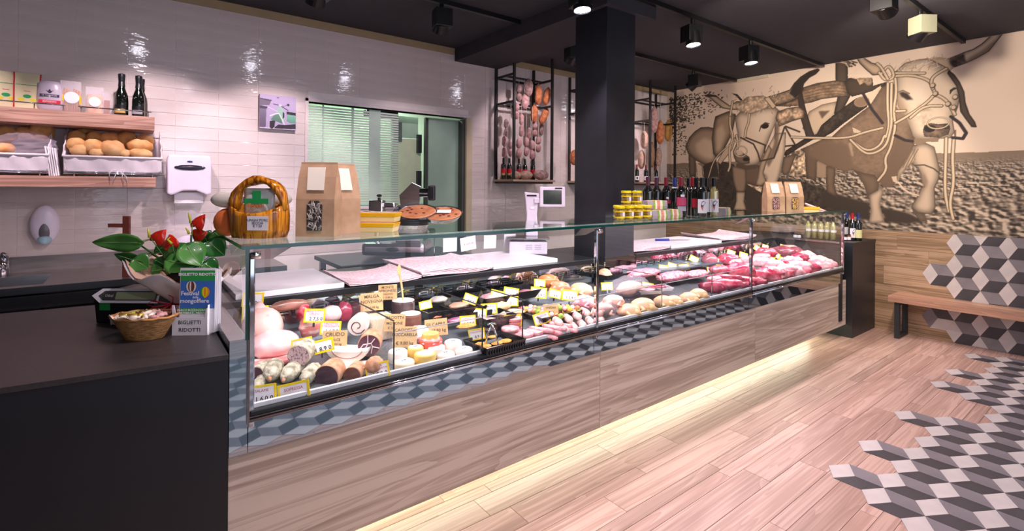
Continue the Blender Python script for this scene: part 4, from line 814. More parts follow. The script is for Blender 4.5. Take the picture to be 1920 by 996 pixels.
def endsal(label, p, r, dz=236, L=2.6, mt=None): 
    t = rootat('salami', label, 'cured meat', p, r, 'mouldy salami ends in the first bay', math.radians(dz)); m_ = lumpy((r*L, r, r), .16, 4, p[0], 24, 18); o = build('casing', m_, mt or M_case, t, smooth=True); o.location = (-r*L*.55, 0, r)
    m_ = MB(); m_.tube([(r*L*.42, 0, r), (r*L*.5+.01, .004, r-.004)], [.009, .006], 8); build('knot', m_, M_net, t, smooth=True); return t
endsal('round grey mouldy salami end below the big cut salami', (0.512, 2.162, 0.806), 0.0359); endsal('smaller grey mouldy salami end beside the bresaola', (0.574, 2.115, 0.798), 0.0326); endsal('long pale salami lying left of the round mouldy end', (0.458, 2.199, 0.811), 0.0391, 250, 2.4, M_case); endsal('pale salami tip right at the chrome corner post', (0.404, 2.164, 0.792), 0.0232, 245)
cut('bresaola', 'big dark bresaola piece cut across, at the front of the first bay', (0.644, 2.085, 0.791), 0.0505, .12, M_net, M_dark, 232)
cut('cured_loin', 'low brown cured loin behind the front rim, right of the bresaola', (0.746, 2.073, 0.778), 0.0383, .10, M_net, M_rind, 232)
def veins(t, f, r, c):
    m_ = MB(); F = lambda u, v: c @ Vector((u*r, v*r, .0018))
    for pts in (((-.6, .5), (-.2, .2), (.1, .3), (.7, .2)), ((-.2, .2), (-.1, -.5), (.3, -.8)), ((.1, .3), (.25, .9)), ((-.9, -.1), (-.15, -.1), (.5, -.45))): m_.tube([F(*q) for q in pts], r*.05, 5)
    build('fat_veins', m_, M_vein, t)
cut('coppa', 'cut coppa with white fat veins, right of the lard slab', (0.869, 2.198, 0.851), 0.0512, .13, M_net, M_copp, 240, extra=veins)
def spiral(t, f, r, c):
    m_ = MB(); m_.tube([c @ Vector((r*(.15+.055*k)*math.cos(k*.62), r*(.15+.055*k)*math.sin(k*.62), .002)) for k in range(13)], r*.05, 5); build('rolled_lean', m_, M_copp, t)
cut('rolled_pancetta', 'rolled pancetta with a dark spiral, under the MALGA NOVEGNA sign', (0.876, 2.366, 0.9), 0.0478, .12, M_lard, M_lard, 236, extra=spiral)
def slab(label, p, w, pale, arc=.3):
    t = rootat('lard_slab', label, 'cured meat', p, .02); m_ = MB()
    pts = [(w*.5*math.cos(a), w*.34*math.sin(a)) for a in [PI+PI*k/12 for k in range(13)]]; top = [(x*.98, y*.15-.004) for x, y in pts[::-1]]
    R = Vector((.79, -.61, 0)); n = Vector((.61, .79, 0))
    fr = lambda u, v, k: tuple(R*u+n*k+Vector((0, 0, v+w*.18)))
    m_.prism(pts+top, 0, .10, fr); build('fat', m_, M_lard, t, bevel=.003); m_ = MB(); q = [(x*.75, y*.72) for x, y in pts]; q2 = [(x*.98, y+.006 if not pale else y+.003) for x, y in q[::-1]]; m_.prism(q+q2, -.0015, .0, fr); build('lean_stripe', m_, M_str, t); return t
slab('upper white lard slab with a thin dark stripe', (0.771, 2.21, 0.838), .19, True); slab('lower pancetta slab with brown lean streak', (0.759, 2.121, 0.795), .17, False)
lump('netted_salami', 'tan netted salami behind the COPPA price card', 'cured meat', (0.847, 2.08, 0.8), 0.0372, (1.1, 1, 1), M_net, .15, 6)
t = lump('cured_ham', 'chunk of cured ham showing red lean and white fat', 'ham', (0.701, 2.513, 0.895), 0.0571, (1, .7, .95), M_fatred, .2); t = lump('boneless_ham', 'round boneless ham with white top and printed oval seal', 'ham', (0.818, 2.57, 0.928), 0.0517, (1.15, .8, .8), M_ham, .08)
m_ = MB(); m_.ell((-.02, -.045, .125), (.03, .006, .012), 12, 6); build('seal', m_, m_ink, t)
lump('speck', 'red plastic-wrapped cured ham at the grille behind price card 27,50', 'ham', (0.683, 2.6, 0.956), 0.0399, (.8, 1.3, 1.2), meatm('red_ham', 'c42c48', 'e8a0a8', 12), .2); lump('speck', 'dark red cured piece seen through the first divider', 'ham', (0.882, 2.567, 0.928), 0.0414, (1, .8, 1.3), meatm('dark_red_ham', 'a84058', '7c3044', 10), .2)
lump('cured_ham', 'brownish lump standing in for reflected hams along the grille at the left', 'ham', (0.62, 2.587, 0.996), 0.0521, (1.7, .5, .5), meatm('ham_reflection_tan', 'a87464', '7c5448', 14), .15)  # solid lump in place of the hams mirrored above the grille
t = rootat('wrapped_cheese', 'plastic-wrapped pale cheese block left of the first divider', 'cheese', (1.01, 2.415, 0.867), .06); build('cheese', boxo((-.06, -.05, 0, .06, .05, .12)), M_chz, t, bevel=.01); build('wrap', boxo((-.062, -.052, 0, .062, .052, .123)), M_wrap, t, bevel=.01)
# ---- cheeses
def wheel(label, p, r, h, mt, lab=None):
    t = thing('cheese_wheel', label, 'cheese', (p[0], p[1], p[2]-h), 0, 'small round cheeses'); m_ = MB(); m_.lathe([(r*.92, 0), (r, h*.12), (r, h*.86), (r*.93, h*.97), (r*.85, h)], n=32); build('rind', m_, mt, t, smooth=True)
    m_ = MB(); m_.lathe([(r*.80, h), (r*.80, h+.001)], n=28); lb = build('label', m_, m_white, t); m_ = MB()
    for rr in (.62, .66): pass
    R = [[Vector((q*math.cos(2*PI*k/28), q*math.sin(2*PI*k/28), h+.0013)) for k in range(28)] for q in (r*.58, r*.60)]; m_.rings(R, cap=False); m_.tube([(r*.25*math.cos(a), r*.12*math.sin(a), h+.0015) for a in (0, 1, 2, 3.4, 4.2, 5.5)], .0012, 4); build('print', m_, lab or m_ink, lb); return t
wheel('round cream cheese at the very front, right beside the first divider', (0.987, 2.083, 0.791), 0.0483, .062, M_chz); wheel('yellow cheese wheel with pale blue band, front row second', (1.095, 2.086, 0.805), 0.0510, .066, M_chy, pm('blue_print', '7aa8d0', .5))
wheel('white cheese wheel in the front row, third from the divider', (1.201, 2.079, 0.786), 0.0447, .055, M_chw); wheel('white cheese wheel behind, between the yellow one and the front white one', (1.175, 2.122, 0.811), 0.0424, .055, M_chw); wheel('white cheese wheel furthest back of the white ones', (1.277, 2.137, 0.813), 0.0438, .055, M_chw); wheel('white cheese wheel furthest right, next to the cutlet tray', (1.304, 2.078, 0.787), 0.0432, .055, M_chw)
wheel('pale cheese wheel behind the BOCCARELLA sign at the divider', (0.988, 2.149, 0.819), 0.0445, .06, M_chw); wheel('orange yellow cheese wheel behind the BOCCARELLA sign', (1.078, 2.149, 0.82), 0.0380, .06, M_chy)
def cyl_cheese(label, p, r, h, mt, wedge=False):
    t = thing('cheese_wheel', label, 'cheese', (p[0], p[1], p[2]-h), 0); m_ = MB(); m_.lathe([(r*.95, 0), (r, .01), (r, h-.01), (r*.95, h)], n=32); build('rind', m_, mt, t, smooth=False); m_ = MB(); m_.lathe([(r*.93, h), (r*.93, h+.002)], n=28); build('cut_top', m_, M_chw, t); return t
cyl_cheese('tall dark brown cheese wheel behind the MOTONE sign', (1.181, 2.414, 0.907), 0.0565, .11, M_rind); t = cyl_cheese('large cheese with white cut top and dark rind under the wooden spatula', (1.194, 2.534, 0.953), 0.0646, .10, meatm('grey_rind', '5e4a4c', '46383a', 10))
m_ = MB(); m_.tube([(.0, 0, .10), (-.005, .01, .18), (-.012, .02, .24)], [.004, .006, .006], 6); m_.ell((-.014, .024, .265), (.013, .003, .03), 10, 6); build('spatula', m_, m_spat, t)
t = rootat('wrapped_cheese', 'goat cheese in red paper below the DI CAPRA sign', 'cheese', (1.169, 2.172, 0.823), .05); m_ = MB(); m_.lathe([(.055, 0), (.058, .01), (.058, .06), (.05, .064)], n=10); build('red_paper', m_, pm('red_wrapper', 'e85a45', .4), t); m_ = MB(); m_.lathe([(.045, .06), (.04, .09)], n=20); build('cheese', m_, M_chy, t); m_ = MB(); m_.lathe([(.06, .05), (.042, .075)], n=7, cap=False); build('pink_paper', m_, pm('pink_wrapper', 'f4b4b8', .5), t, solid=.001)
t = rootat('wrapped_cheese', 'white wrapped soft cheese beside the goat cheese', 'cheese', (1.158, 2.275, 0.847), .06); m_ = lumpy((.06, .05, .045), .2, 3, 2); o = build('wrapper', m_, pm('pink_white_wrap', 'f2d2d8', .3), t, smooth=True); o.location = (0, 0, .045)
# ---- trays
def tray(label, p, w, d, h=.035, rz=0, mt=None, name='tray', group='black food trays'):
    t = thing(name, label, 'tray', (p[0], p[1], p[2]), rz, group if (mt or M_tray) is M_tray else 'white foam trays'); m_ = MB()
    o_, i_ = (w/2, d/2), (w/2*.86, d/2*.86); q = lambda a, b, z: [(-a, -b, z), (a, -b, z), (a, b, z), (-a, b, z)]
    m_.rings([q(i_[0], i_[1], 0), q(o_[0], o_[1], h), q(o_[0]*.95, o_[1]*.95, h), q(i_[0]*.96, i_[1]*.96, .004)], cap=True); build('tub', m_, mt or M_tray, t); return t
def ribs(t, w, d, h):
    m_ = MB()
    for k in range(16): x = -w/2+w*(k+.5)/16; m_.box(x-.003, -d/2*.97, .004, x+.003, -d/2*.90, h*.9)
    build('rib', m_, m_darkst, t)
t = tray('black ribbed tray of breaded cutlets at the front, with steel tongs', (1.478, 2.064, 0.764), .26, .20, .04, math.radians(4)); ribs(t, .26, .20, .04)
def bits(kind, label, group, pts, mt, cat, fn):
    out = []
    for i, (p, r) in enumerate(pts): out.append(fn(kind, label[i] if isinstance(label, list) else label, cat, p, r, mt, group))
    return out
def flat(kind, label, cat, p, r, mt, group, rr=(1, .75, .22)): return lump(kind, label, cat, p, r, rr, mt, .15, 2.5, group=group)
bits('breaded_cutlet', ['breaded cutlet at the front left of the ribbed tray', 'breaded cutlet at the front right of the ribbed tray', 'breaded cutlet leaning at the back under the tongs', 'breaded cutlet at the right edge of the ribbed tray', 'small breaded cutlet under the CORDON BLEU card'], 'breaded cutlets', [((1.425, 2.07, 0.776), 0.0350), ((1.497, 2.068, 0.778), 0.0328), ((1.484, 2.093, 0.807), 0.0247), ((1.554, 2.071, 0.778), 0.0361), ((1.413, 2.099, 0.783), 0.0271)], M_crumb, 'cutlet', flat)
t = rootat('tongs', 'steel serving tongs standing in the cutlet tray', 'tongs', (1.463, 2.067, 0.768), .0); m_ = MB()
for s in (-1, 1): m_.tube([(s*.035*.79, -s*.035*.61, 0), (s*.022*.79, -s*.022*.61, .06), (0, 0, .115)], [.005, .005, .004], 6)
m_.tube([(-.02, .01, .112), (0, 0, .118), (.02, -.01, .112)], .004, 6); build('arms', m_, m_chrome, t, smooth=True)
tray('black antipasti tray behind the small cheeses', (1.404, 2.514, 0.841), .24, .20, .05, 0); tray('black tray with smoked fish at the back of the second bay', (1.537, 2.463, 0.843), .22, .18, .05, 0); tray('black tray of sliced meat at the back of the third bay', (1.785, 2.508, 0.87), .26, .2, .05, 0); tray('black tray behind the pink patties', (1.623, 2.279, 0.818), .22, .18, .05, 0); tray('black tray of dark meat behind the skewers', (2.047, 2.529, 0.873), .25, .2, .05, 0); tray('black tray under the skewers', (2.032, 2.242, 0.802), .34, .2, .03, 0)
lump('salmon_bites', 'orange marinated pieces in the antipasti tray', 'food', (1.352, 2.451, 0.862), 0.0534, (1, .6, .3), meatm('salmon', 'e9855c', 'd86a40', 30, .3, bump=2), .3, 5); lump('fish_fillet', 'pale fish fillets under clear cover', 'food', (1.442, 2.583, 0.915), 0.0565, (1, .7, .35), meatm('pale_fish', 'c8bcb4', 'a89c98', 12), .2); lump('fish_fillet', 'tan smoked fish behind the BACCALÀ card', 'food', (1.508, 2.465, 0.894), 0.0616, (1, .6, .3), meatm('tan_fish', 'cfa58c', 'b98a70', 12), .2); lump('fried_food', 'flat golden fried food below the COTOLETTE card', 'food', (1.434, 2.26, 0.835), 0.0572, (1, .6, .22), M_crumb, .2); lump('meat_slices', 'violet sliced meat in the antipasti row', 'meat', (1.426, 2.352, 0.848), 0.0469, (1.2, .6, .3), meatm('violet_meat', 'b0688a', '8c4c6c', 12), .2)
lump('ham_slices', 'pink ham slices in the black tray at the back', 'ham', (1.762, 2.517, 0.901), 0.0560, (1.2, .7, .4), meatm('slice_pink', 'cf9a9c', 'b07f84', 12), .15); lump('beef_slices', 'dark meat in the tray behind the skewers', 'meat', (2.022, 2.487, 0.897), 0.0550, (1.2, .7, .45), meatm('slice_mauve', 'b07a84', '8c5c68', 12), .15); lump('chicken_pieces', 'orange chicken pieces behind the patties', 'meat', (1.766, 2.398, 0.864), 0.0543, (1.2, .6, .5), M_hen, .25, 4); lump('chicken_pieces', 'row of pale orange chicken strips behind the glass partition', 'meat', (1.779, 2.31, 0.842), 0.0688, (1.3, .4, .3), M_hen, .3, 5)
def patty(kind, label, cat, p, r, mt, group):
    t = rootat(kind, label, cat, p, .009, group); m_ = MB(); m_.lathe([(r*.9, 0), (r, .004), (r, .014), (r*.93, .018)], n=24); build('meat', m_, mt, t, smooth=True); return t
for nm, b3, r, n in (('front stack', (1.689, 2.089, 0.788), 0.0547, 3), ('right stack', (1.761, 2.084, 0.789), 0.0497, 3), ('left stack', (1.642, 2.146, 0.809), 0.0493, 3), ('rear stack by the cutlets', (1.594, 2.275, 0.832), 0.0476, 3), ('stack behind the SVIZZERE card', (1.718, 2.221, 0.839), 0.0542, 4)):
    bx, by, bz = b3
    for k in range(n):
        patty('burger_patty', '%s pink burger patty of the %s' % (['topmost', 'second', 'third', 'bottom'][k], nm), 'burger', (bx+.003*(k % 2), by+.002*k, bz-.0185*k), r, M_burg, 'pink burger patties')
def saus(label, p, L, r, az, group='fresh sausages', mt=None, bend=.01, name='sausage', cat='sausage'):
    t = rootat(name, label, cat, p, r, group, az); m_ = MB(); n = 9
    m_.tube([(L*(k/(n-1)-.5), bend*math.sin(PI*k/(n-1)), r) for k in range(n)], [r*.5]+[r*.93]+[r]*(n-4)+[r*.93, r*.5], 12); build('skin', m_, mt or M_burg, t, smooth=True); return t
for i, (p, lb) in enumerate([((1.806, 2.047, 0.764), 'frontmost'), ((1.837, 2.047, 0.785), 'second'), ((1.896, 2.069, 0.793), 'third'), ((1.961, 2.095, 0.792), 'fourth'), ((1.8, 2.067, 0.798), 'upper left'), ((1.968, 2.058, 0.772), 'rightmost')]):
    saus('%s pink fresh sausage between the patties and the bacon rolls' % lb, p, .15, .014, math.radians(115), bend=.008)
for i, p in enumerate([(1.953, 2.108, 0.809), (2.044, 2.12, 0.81), (2.125, 2.13, 0.812), (2.222, 2.154, 0.815)]): saus('bacon-wrapped roll in the upper row, number %s from the left' % ['one', 'two', 'three', 'four'][i], p, .10, .022, math.radians(70), 'bacon-wrapped rolls', M_bacon, 0, 'meat_roll', 'meat roll')
for i, p in enumerate([(1.959, 2.057, 0.777), (2.031, 2.057, 0.777), (2.109, 2.065, 0.778), (2.192, 2.081, 0.78), (2.283, 2.086, 0.781)]): saus('bacon-wrapped roll in the front row by the glass, number %s from the left' % ['one', 'two', 'three', 'four', 'five'][i], p, .10, .022, math.radians(60), 'bacon-wrapped rolls', M_bacon, 0, 'meat_roll', 'meat roll')
cols = [meatm('sk_red', 'd8405a', 'f0a0a8', 20), meatm('sk_pink', 'f0a8b0', 'f6ccd0', 20), pm('sk_green', '8fae3c', .4), pm('sk_yellow', 'e8c040', .4), meatm('sk_orange', 'e89a6a', 'd87c4c', 20)]
for i, p in enumerate([(1.916, 2.289, 0.839), (1.983, 2.289, 0.839), (1.973, 2.2, 0.827), (2.097, 2.26, 0.835), (2.155, 2.255, 0.834), (2.155, 2.197, 0.816)]):
    t = rootat('meat_skewer', 'meat and pepper skewer number %s from the left on the black tray' % ['one', 'two', 'three', 'four', 'five', 'six'][i], 'skewer', p, .018, 'meat skewers'); t.rotation_euler = (0, 0, math.radians(100+i*6))
    m_ = MB(); m_.tube([(-.11, 0, .018), (.11, 0, .018)], .002, 5); build('stick', m_, m_spat, t)
    for k in range(6): m_ = MB(); m_.ell((-.075+.03*k, 0, .018), (.016, .02, .018), 10, 6, fn=lambda d: 1+.2*vnoise((d.x*3+k, d.y*3+i, d.z*3))); build('chunk', m_, cols[(k*2+i) % 5], t, smooth=True)
def hen(label, p, r, rz, mt, grp='whole chickens', bag=False):
    t = rootat('chicken', label, 'chicken', p, r*.7, grp, rz)
    fn = lambda d: 1+.10*vnoise((d.x*2+p[0], d.y*2, d.z*2))-.18*max(0, -d.x)
    m_ = MB(); m_.ell((0, 0, r*.75), (r*1.55, r*1.0, r*.85), 22, 14, fn=fn); build('body', m_, mt, t, smooth=True)
    for s in (-1, 1):
        m_ = MB(); m_.tube([(r*.55, s*r*.55, r*.8), (r*1.0, s*r*.62, r*.65), (r*1.5, s*r*.35, r*.45), (r*1.75, s*r*.25, r*.4)], [r*.42, r*.36, r*.16, r*.13], 12); build('drumstick', m_, mt, t, smooth=True)
        m_ = MB(); m_.tube([(-r*.5, s*r*.75, r*.8), (-r*.1, s*r*1.0, r*.55), (-r*.65, s*r*1.05, r*.4)], [r*.22, r*.2, r*.1], 10); build('wing', m_, mt, t, smooth=True)
    if bag: m_ = MB(); m_.ell((0, 0, r*.8), (r*1.6, r*1.1, r*.95), 20, 12, fn=lambda d: 1+.12*vnoise((d.x*5, d.y*5, d.z*5))); build('plastic_bag', m_, BAG, t, smooth=True)
    return t
for p, r, rz, mt, lb, bg in (((2.324, 2.085, 0.821), 0.0527, 2.9, M_henp, 'pale plucked chicken in a bag right of the middle chrome post', True), ((2.497, 2.155, 0.84), 0.0520, 2.6, M_henp, 'pale chicken lying behind, in the row behind the bagged one', False), ((2.545, 2.084, 0.785), 0.0549, -.5, M_hen, 'yellow chicken at the front, first of the yellow ones', False), ((2.691, 2.088, 0.798), 0.0601, -.5, M_hen, 'large yellow chicken with a paper tag, second of the yellow ones', False), ((2.907, 2.081, 0.795), 0.0514, -.6, M_hen, 'yellow chicken split by the third divider edge', False), ((3.021, 2.075, 0.788), 0.0448, -.6, M_hen, 'narrow yellow chicken just right of the third divider', False), ((3.21, 2.08, 0.782), 0.0502, -.6, M_hen, 'yellow chicken left of the red steaks', False), ((3.328, 2.077, 0.798), 0.0473, -.6, M_hen, 'smallest yellow chicken, touching the red steaks', False), ((2.281, 2.546, 0.935), 0.0548, 2.5, meatm('roast_skin', 'd98a5a', 'c06a40', 9), 'brown roast chicken at the back of the first window', False), ((2.308, 2.457, 0.903), 0.0504, 2.2, meatm('roast_skin2', 'e8a080', 'd07c5c', 9), 'second orange chicken behind the CAPPONE card', False), ((2.435, 2.382, 0.882), 0.0579, 2.0, M_hen, 'yellow capon beside the middle chrome post', False), ((2.325, 2.235, 0.842), 0.0547, 2.0, M_pork, 'pink rabbit-like carcass beside the middle chrome post', False), ((2.871, 2.573, 0.919), 0.0488, 1, M_hen, 'chicken half hidden at the back right of the middle post', False)): hen(lb, p, r, rz, mt, bag=bg)
# ---- second window: packs, minced meat, steaks
def pack(label, p, w, d, rz, mt):
    t = tray(label, p, w, d, .022, rz, M_wtray, 'meat_pack'); t['category'] = 'meat pack'; m_ = lumpy((w*.36, d*.34, .018), .2, 3, p[0]); o = build('meat', m_, mt, t, smooth=True); o.location = (0, 0, .016); build('film', boxo((-w*.48, -d*.48, .0225, w*.48, d*.48, .0235)), M_wrap, t); return t
pack('white foam pack with dark meat strips leaning beside the yellow chickens', (3.072, 2.255, 0.834), .22, .13, -.5, M_bdark); pack('white foam pack of pale meat under the second price card', (2.941, 2.232, 0.831), .18, .12, -.4, M_pork)
t = lump('wrapped_poultry', 'long plastic-wrapped pack of pink poultry behind the chickens', 'meat', (2.817, 2.294, 0.87), 0.1137, (1.1, .45, .42), M_henp, .15, 4); m_ = lumpy((.2, .09, .075), .12, 6, 3); o = build('plastic_bag', m_, BAG, t, smooth=True); o.location = (0, 0, .06)
tray('black empty tray behind the wrapped poultry', (2.967, 2.572, 0.889), .35, .18, .04, 0)
def mass(kind, label, cat, p, r, rr, mt, amp=.2, s=3, rz=0): return lump(kind, label, cat, p, r, rr, mt, amp, s, rz=rz, n=24)
mass('minced_meat', 'long low mound of minced beef behind the third divider', 'meat', (3.224, 2.494, 0.907), 0.1437, (1.4, .5, .22), M_mince, .25, 5); mass('minced_meat', 'pink minced meat in front of the blue-grey tray, left part', 'meat', (3.479, 2.391, 0.872), 0.1378, (1.4, .5, .26), M_mince, .25, 5); mass('minced_meat', 'pink minced meat under glass beside the fourth divider', 'meat', (3.759, 2.362, 0.862), 0.1250, (1.3, .5, .26), M_mince, .25, 5)
t = rootat('meat_tray', 'wide blue-grey steel tray at the back of the second window', 'tray', (3.823, 2.628, 0.909), .02); build('tub', boxo((-.62, -.16, 0, .62, .16, .012)), pm('steel_tray', '5f7684', .3, .5), t, bevel=.004)
lump('cured_loin', 'mauve cured loin on a sheet of paper at the back', 'meat', (4.267, 2.545, 0.915), 0.0792, (1.2, .8, .8), meatm('mauve_loin', 'b4707c', '94545f', 10), .15); t = rootat('paper_sheet', 'folded white paper sheet under the cured loin', 'paper', (4.205, 2.605, 0.883), 0); o = build('sheet', boxo((-.16, -.08, 0, .16, .08, .002)), m_white, t); o.rotation_euler = (.2, .1, -.3)
for i, (q, rr, mt, az, lb) in enumerate([(((3.624, 2.133, 0.807), 0.0794), (1.3, .55, .55), M_bdark, 2.2, 'dark red steak with cut face at the front, left end'), (((3.823, 2.13, 0.814), 0.0948), (1.5, .45, .4), M_beef, 2.2, 'second red steak from the left'), (((4.035, 2.145, 0.818), 0.0981), (1.5, .42, .38), M_beef, 2.2, 'third red steak, streaked with white fat'), (((3.901, 2.183, 0.844), 0.0881), (1.6, .4, .36), M_bdark, 2.25, 'long dark steak lying across the others'), (((4.039, 2.097, 0.793), 0.0619), (1.3, .5, .4), M_beef, 2.2, 'thin red steak tip at the third chrome post'), (((3.79, 2.212, 0.838), 0.0523), (1.2, .6, .5), M_pork, 2.2, 'small pink cut above the dark steak'), (((4.259, 2.245, 0.863), 0.1126), (1.2, .8, .6), M_beef, 2.4, 'large marbled beef joint left of the third chrome post'), (((4.11, 2.35, 0.868), 0.0749), (1.3, .6, .5), M_beef, 2.4, 'red beef under the stacked price cards'), (((4.453, 2.467, 0.914), 0.0901), (1.2, .7, .6), M_beef, 2.5, 'bright red beef with fatty folds at the back'), (((4.466, 2.406, 0.895), 0.0595), (1.1, .8, .6), M_pork, 2.5, 'pale pink cut right of the folded beef'), (((4.735, 2.434, 0.889), 0.0619), (1.1, .8, .6), M_pork, 2.5, 'pale pink cut at the third post')]):
    p, r = q; t = lump('meat_cut', lb, 'meat', p, r, rr, mt, .25, 2.6, rz=az, group='meat cuts in the second window', n=22)
rv = random.Random(11)
rows = [[(1418, 538, 12, 'bd'), (1443, 536, 20, 'bf'), (1466, 528, 17, 'bf'), (1486, 520, 15, 'pk'), (1503, 514, 13, 'bf'), (1521, 507, 13, 'bd'), (1540, 502, 13, 'pk'), (1557, 497, 12, 'pk')],
        [(1424, 515, 15, 'bf'), (1449, 512, 18, 'pk'), (1474, 508, 17, 'pk'), (1498, 500, 15, 'pk'), (1527, 492, 15, 'pk'), (1550, 487, 13, 'hn'), (1567, 484, 10, 'pk')],
        [(1425, 492, 14, 'pk'), (1446, 496, 14, 'pk'), (1465, 495, 11, 'bd'), (1485, 490, 13, 'pk'), (1500, 484, 13, 'bd'), (1516, 487, 11, 'hn'), (1536, 485, 11, 'hn')],
        [(1436, 474, 13, 'bf'), (1468, 472, 14, 'lv'), (1507, 468, 14, 'lv'), (1520, 461, 13, 'hn'), (1545, 472, 12, 'hn'), (1562, 470, 11, 'pk'), (1428, 482, 11, 'pk')]]
MM = {'bf': M_beef, 'pk': M_pork, 'bd': M_bdark, 'hn': meatm('orange_meat', 'ef9c8e', 'f6c0ae', 9), 'lv': meatm('liver', '7c3a44', '9a5560', 9)}
cn = {'bf': 'red', 'pk': 'pale pink', 'bd': 'dark red', 'hn': 'orange pink', 'lv': 'dark brown'}; rown = ['front row', 'second row', 'third row', 'back row']; on = ['first', 'second', 'third', 'fourth', 'fifth', 'sixth', 'seventh', 'eighth']
rowp = [[((4.228, 2.088, 0.788), 0.0544), ((4.548, 2.127, 0.812), 0.0956), ((4.76, 2.116, 0.805), 0.0834), ((4.96, 2.108, 0.8), 0.0755), ((5.135, 2.1, 0.795), 0.0668), ((5.358, 2.103, 0.797), 0.0687), ((5.606, 2.105, 0.798), 0.0709), ((5.763, 2.102, 0.796), 0.0666)],
        [((4.385, 2.138, 0.828), 0.0702), ((4.593, 2.12, 0.824), 0.0864), ((4.85, 2.118, 0.819), 0.0845), ((5.161, 2.136, 0.828), 0.0778), ((5.6, 2.168, 0.827), 0.0825), ((5.757, 2.172, 0.828), 0.0729), ((5.774, 2.176, 0.823), 0.0562)],
        [((4.798, 2.335, 0.876), 0.0717), ((4.857, 2.258, 0.86), 0.0713), ((5.001, 2.229, 0.856), 0.0568), ((5.263, 2.243, 0.858), 0.0695), ((5.51, 2.27, 0.866), 0.0719), ((5.589, 2.22, 0.849), 0.0609), ((5.768, 2.208, 0.843), 0.0621)],
        [((5.242, 2.492, 0.917), 0.0720), ((5.533, 2.451, 0.912), 0.0798), ((5.748, 2.443, 0.901), 0.0816), ((5.753, 2.492, 0.918), 0.0764), ((5.761, 2.32, 0.873), 0.0688), ((5.767, 2.306, 0.871), 0.0630), ((4.994, 2.416, 0.902), 0.0585)]]
for a, rw in enumerate(rows):
    for b, (px, py, rp, kd) in enumerate(rw):
        p, r = rowp[a][b]; lump('meat_cut', '%s meat, %s from left in the %s of the last window' % (cn[kd], on[b], rown[a]), 'meat', p, r*1.12, (rv.uniform(1.15, 1.5), rv.uniform(.6, .85), rv.uniform(.5, .7)), MM[kd], rv.uniform(.25, .4), 2.8, rz=rv.uniform(1.9, 2.7), group='meat cuts in the last window', n=20)

# ================================================================ THINGS ON THE GLASS TOP
ZT = 1.3625; RV = Vector((.793, -.609, 0)); NV = Vector((-.609, -.793, 0))   # RV runs to the viewer's right, NV towards the viewer
AZ = math.atan2(RV.y, RV.x)
def T(name, label, cat, p, z, rz=AZ, group=None): return thing(name, label, cat, (p[0], p[1], z), rz, group)
def tx(t, s, size, mt, x, z, y, **k): return text(k.pop('name', 'lettering'), s, size, mt, t, frame((x, y, z), (1, 0, 0), (0, 0, 1)), **k)
m_log = woodm('varnished_log', 'd9952e', 'b8701c', '6e3c12', .15, 'Z', 1.6, bump=.3); m_kpap = pm('kraft_bag_paper', 'bf9d7c', .75, col2='ae8b6a', scale=14, bump=.4, bscale=6); m_grn = pm('green_print', '1f9a50', .5)
t = T('log_basket', 'varnished carved log basket with arched handle on the left end of the glass top', 'basket', (.432, 2.31), ZT)
rg = []
N = 36
def lr(k, z): a = 2*PI*k/N; return 1+.05*math.sin(a*9+z*8)+.03*math.sin(a*17)+.04*vnoise((math.cos(a)*2, math.sin(a)*2, z*9))
def dip(a): return -.035*max(0, -math.sin(a))**2 - .0*math.cos(a)
prof = [(0, .0, .84), (.0, .0, .9), (.03, 0, .97), (.09, 0, 1.0), (.135, 1, 1.0), (.138, 1, .93), (.10, 1, .86), (.03, 0, .80)]
for z, dd, s in prof: rg.append([(s*.118*lr(k, z)*math.cos(2*PI*k/N), s*.08*lr(k, z)*math.sin(2*PI*k/N), z+dd*dip(2*PI*k/N)) for k in range(N)])
m_ = MB(); m_.rings(rg); build('body', m_, m_log, t, smooth=True)
m_ = MB(); n = 14; hw = []
for k in range(n+1):
    a = PI*k/n; c = Vector((-.105*math.cos(a), .0, .115+.125*math.sin(a)**.8)); rad = Vector((-math.cos(a), 0, math.sin(a))); w_ = .022+.008*math.sin(a*3+1)
    hw.append([c+rad*((.018+.004*math.sin(k*1.3))*math.cos(q))+Vector((0, (w_+.008)*math.sin(q), 0)) for q in [2*PI*j/10 for j in range(10)]])
m_.rings(hw); build('handle', m_, m_log, t, smooth=True)
t = T('mushroom_packet', 'white packet with green band standing inside the log basket', 'packet', (.435, 2.315), ZT+.05); m_ = MB(); m_.grid(lambda u, v: Vector(((u-.5)*.13, -.022*math.cos((u-.5)*PI)*math.sin(v*PI)-.004, v*.155)), 10, 10); build('front', m_, pm('packet_film', 'e6e6e4', .15, col2='d2d6d2', scale=20), t, solid=.001, smooth=True)
build('band', boxo((-.05, -.032, .09, .05, -.030, .112), (-.018, -.03, .112, .018, -.028, .145)), m_grn, t); tx(t, 'Porcini', .024, pm('orange_print', 'd9803a', .5), 0, .083, -.0325, bold=.03)
t = T('price_note', 'handwritten white note on the front of the log basket', 'note', (.432+.035*.793-.084*.609, 2.31-.035*.609-.084*.793), ZT+.035); build('sheet', boxo((-.042, -.001, 0, .042, .0, .058)), m_white, t); tx(t, 'FUNGHI PORC.\nSECCHI\n€ 7,50', .014, pm('blue_pen', '2c3458', .6), 0, .029, -.0015)
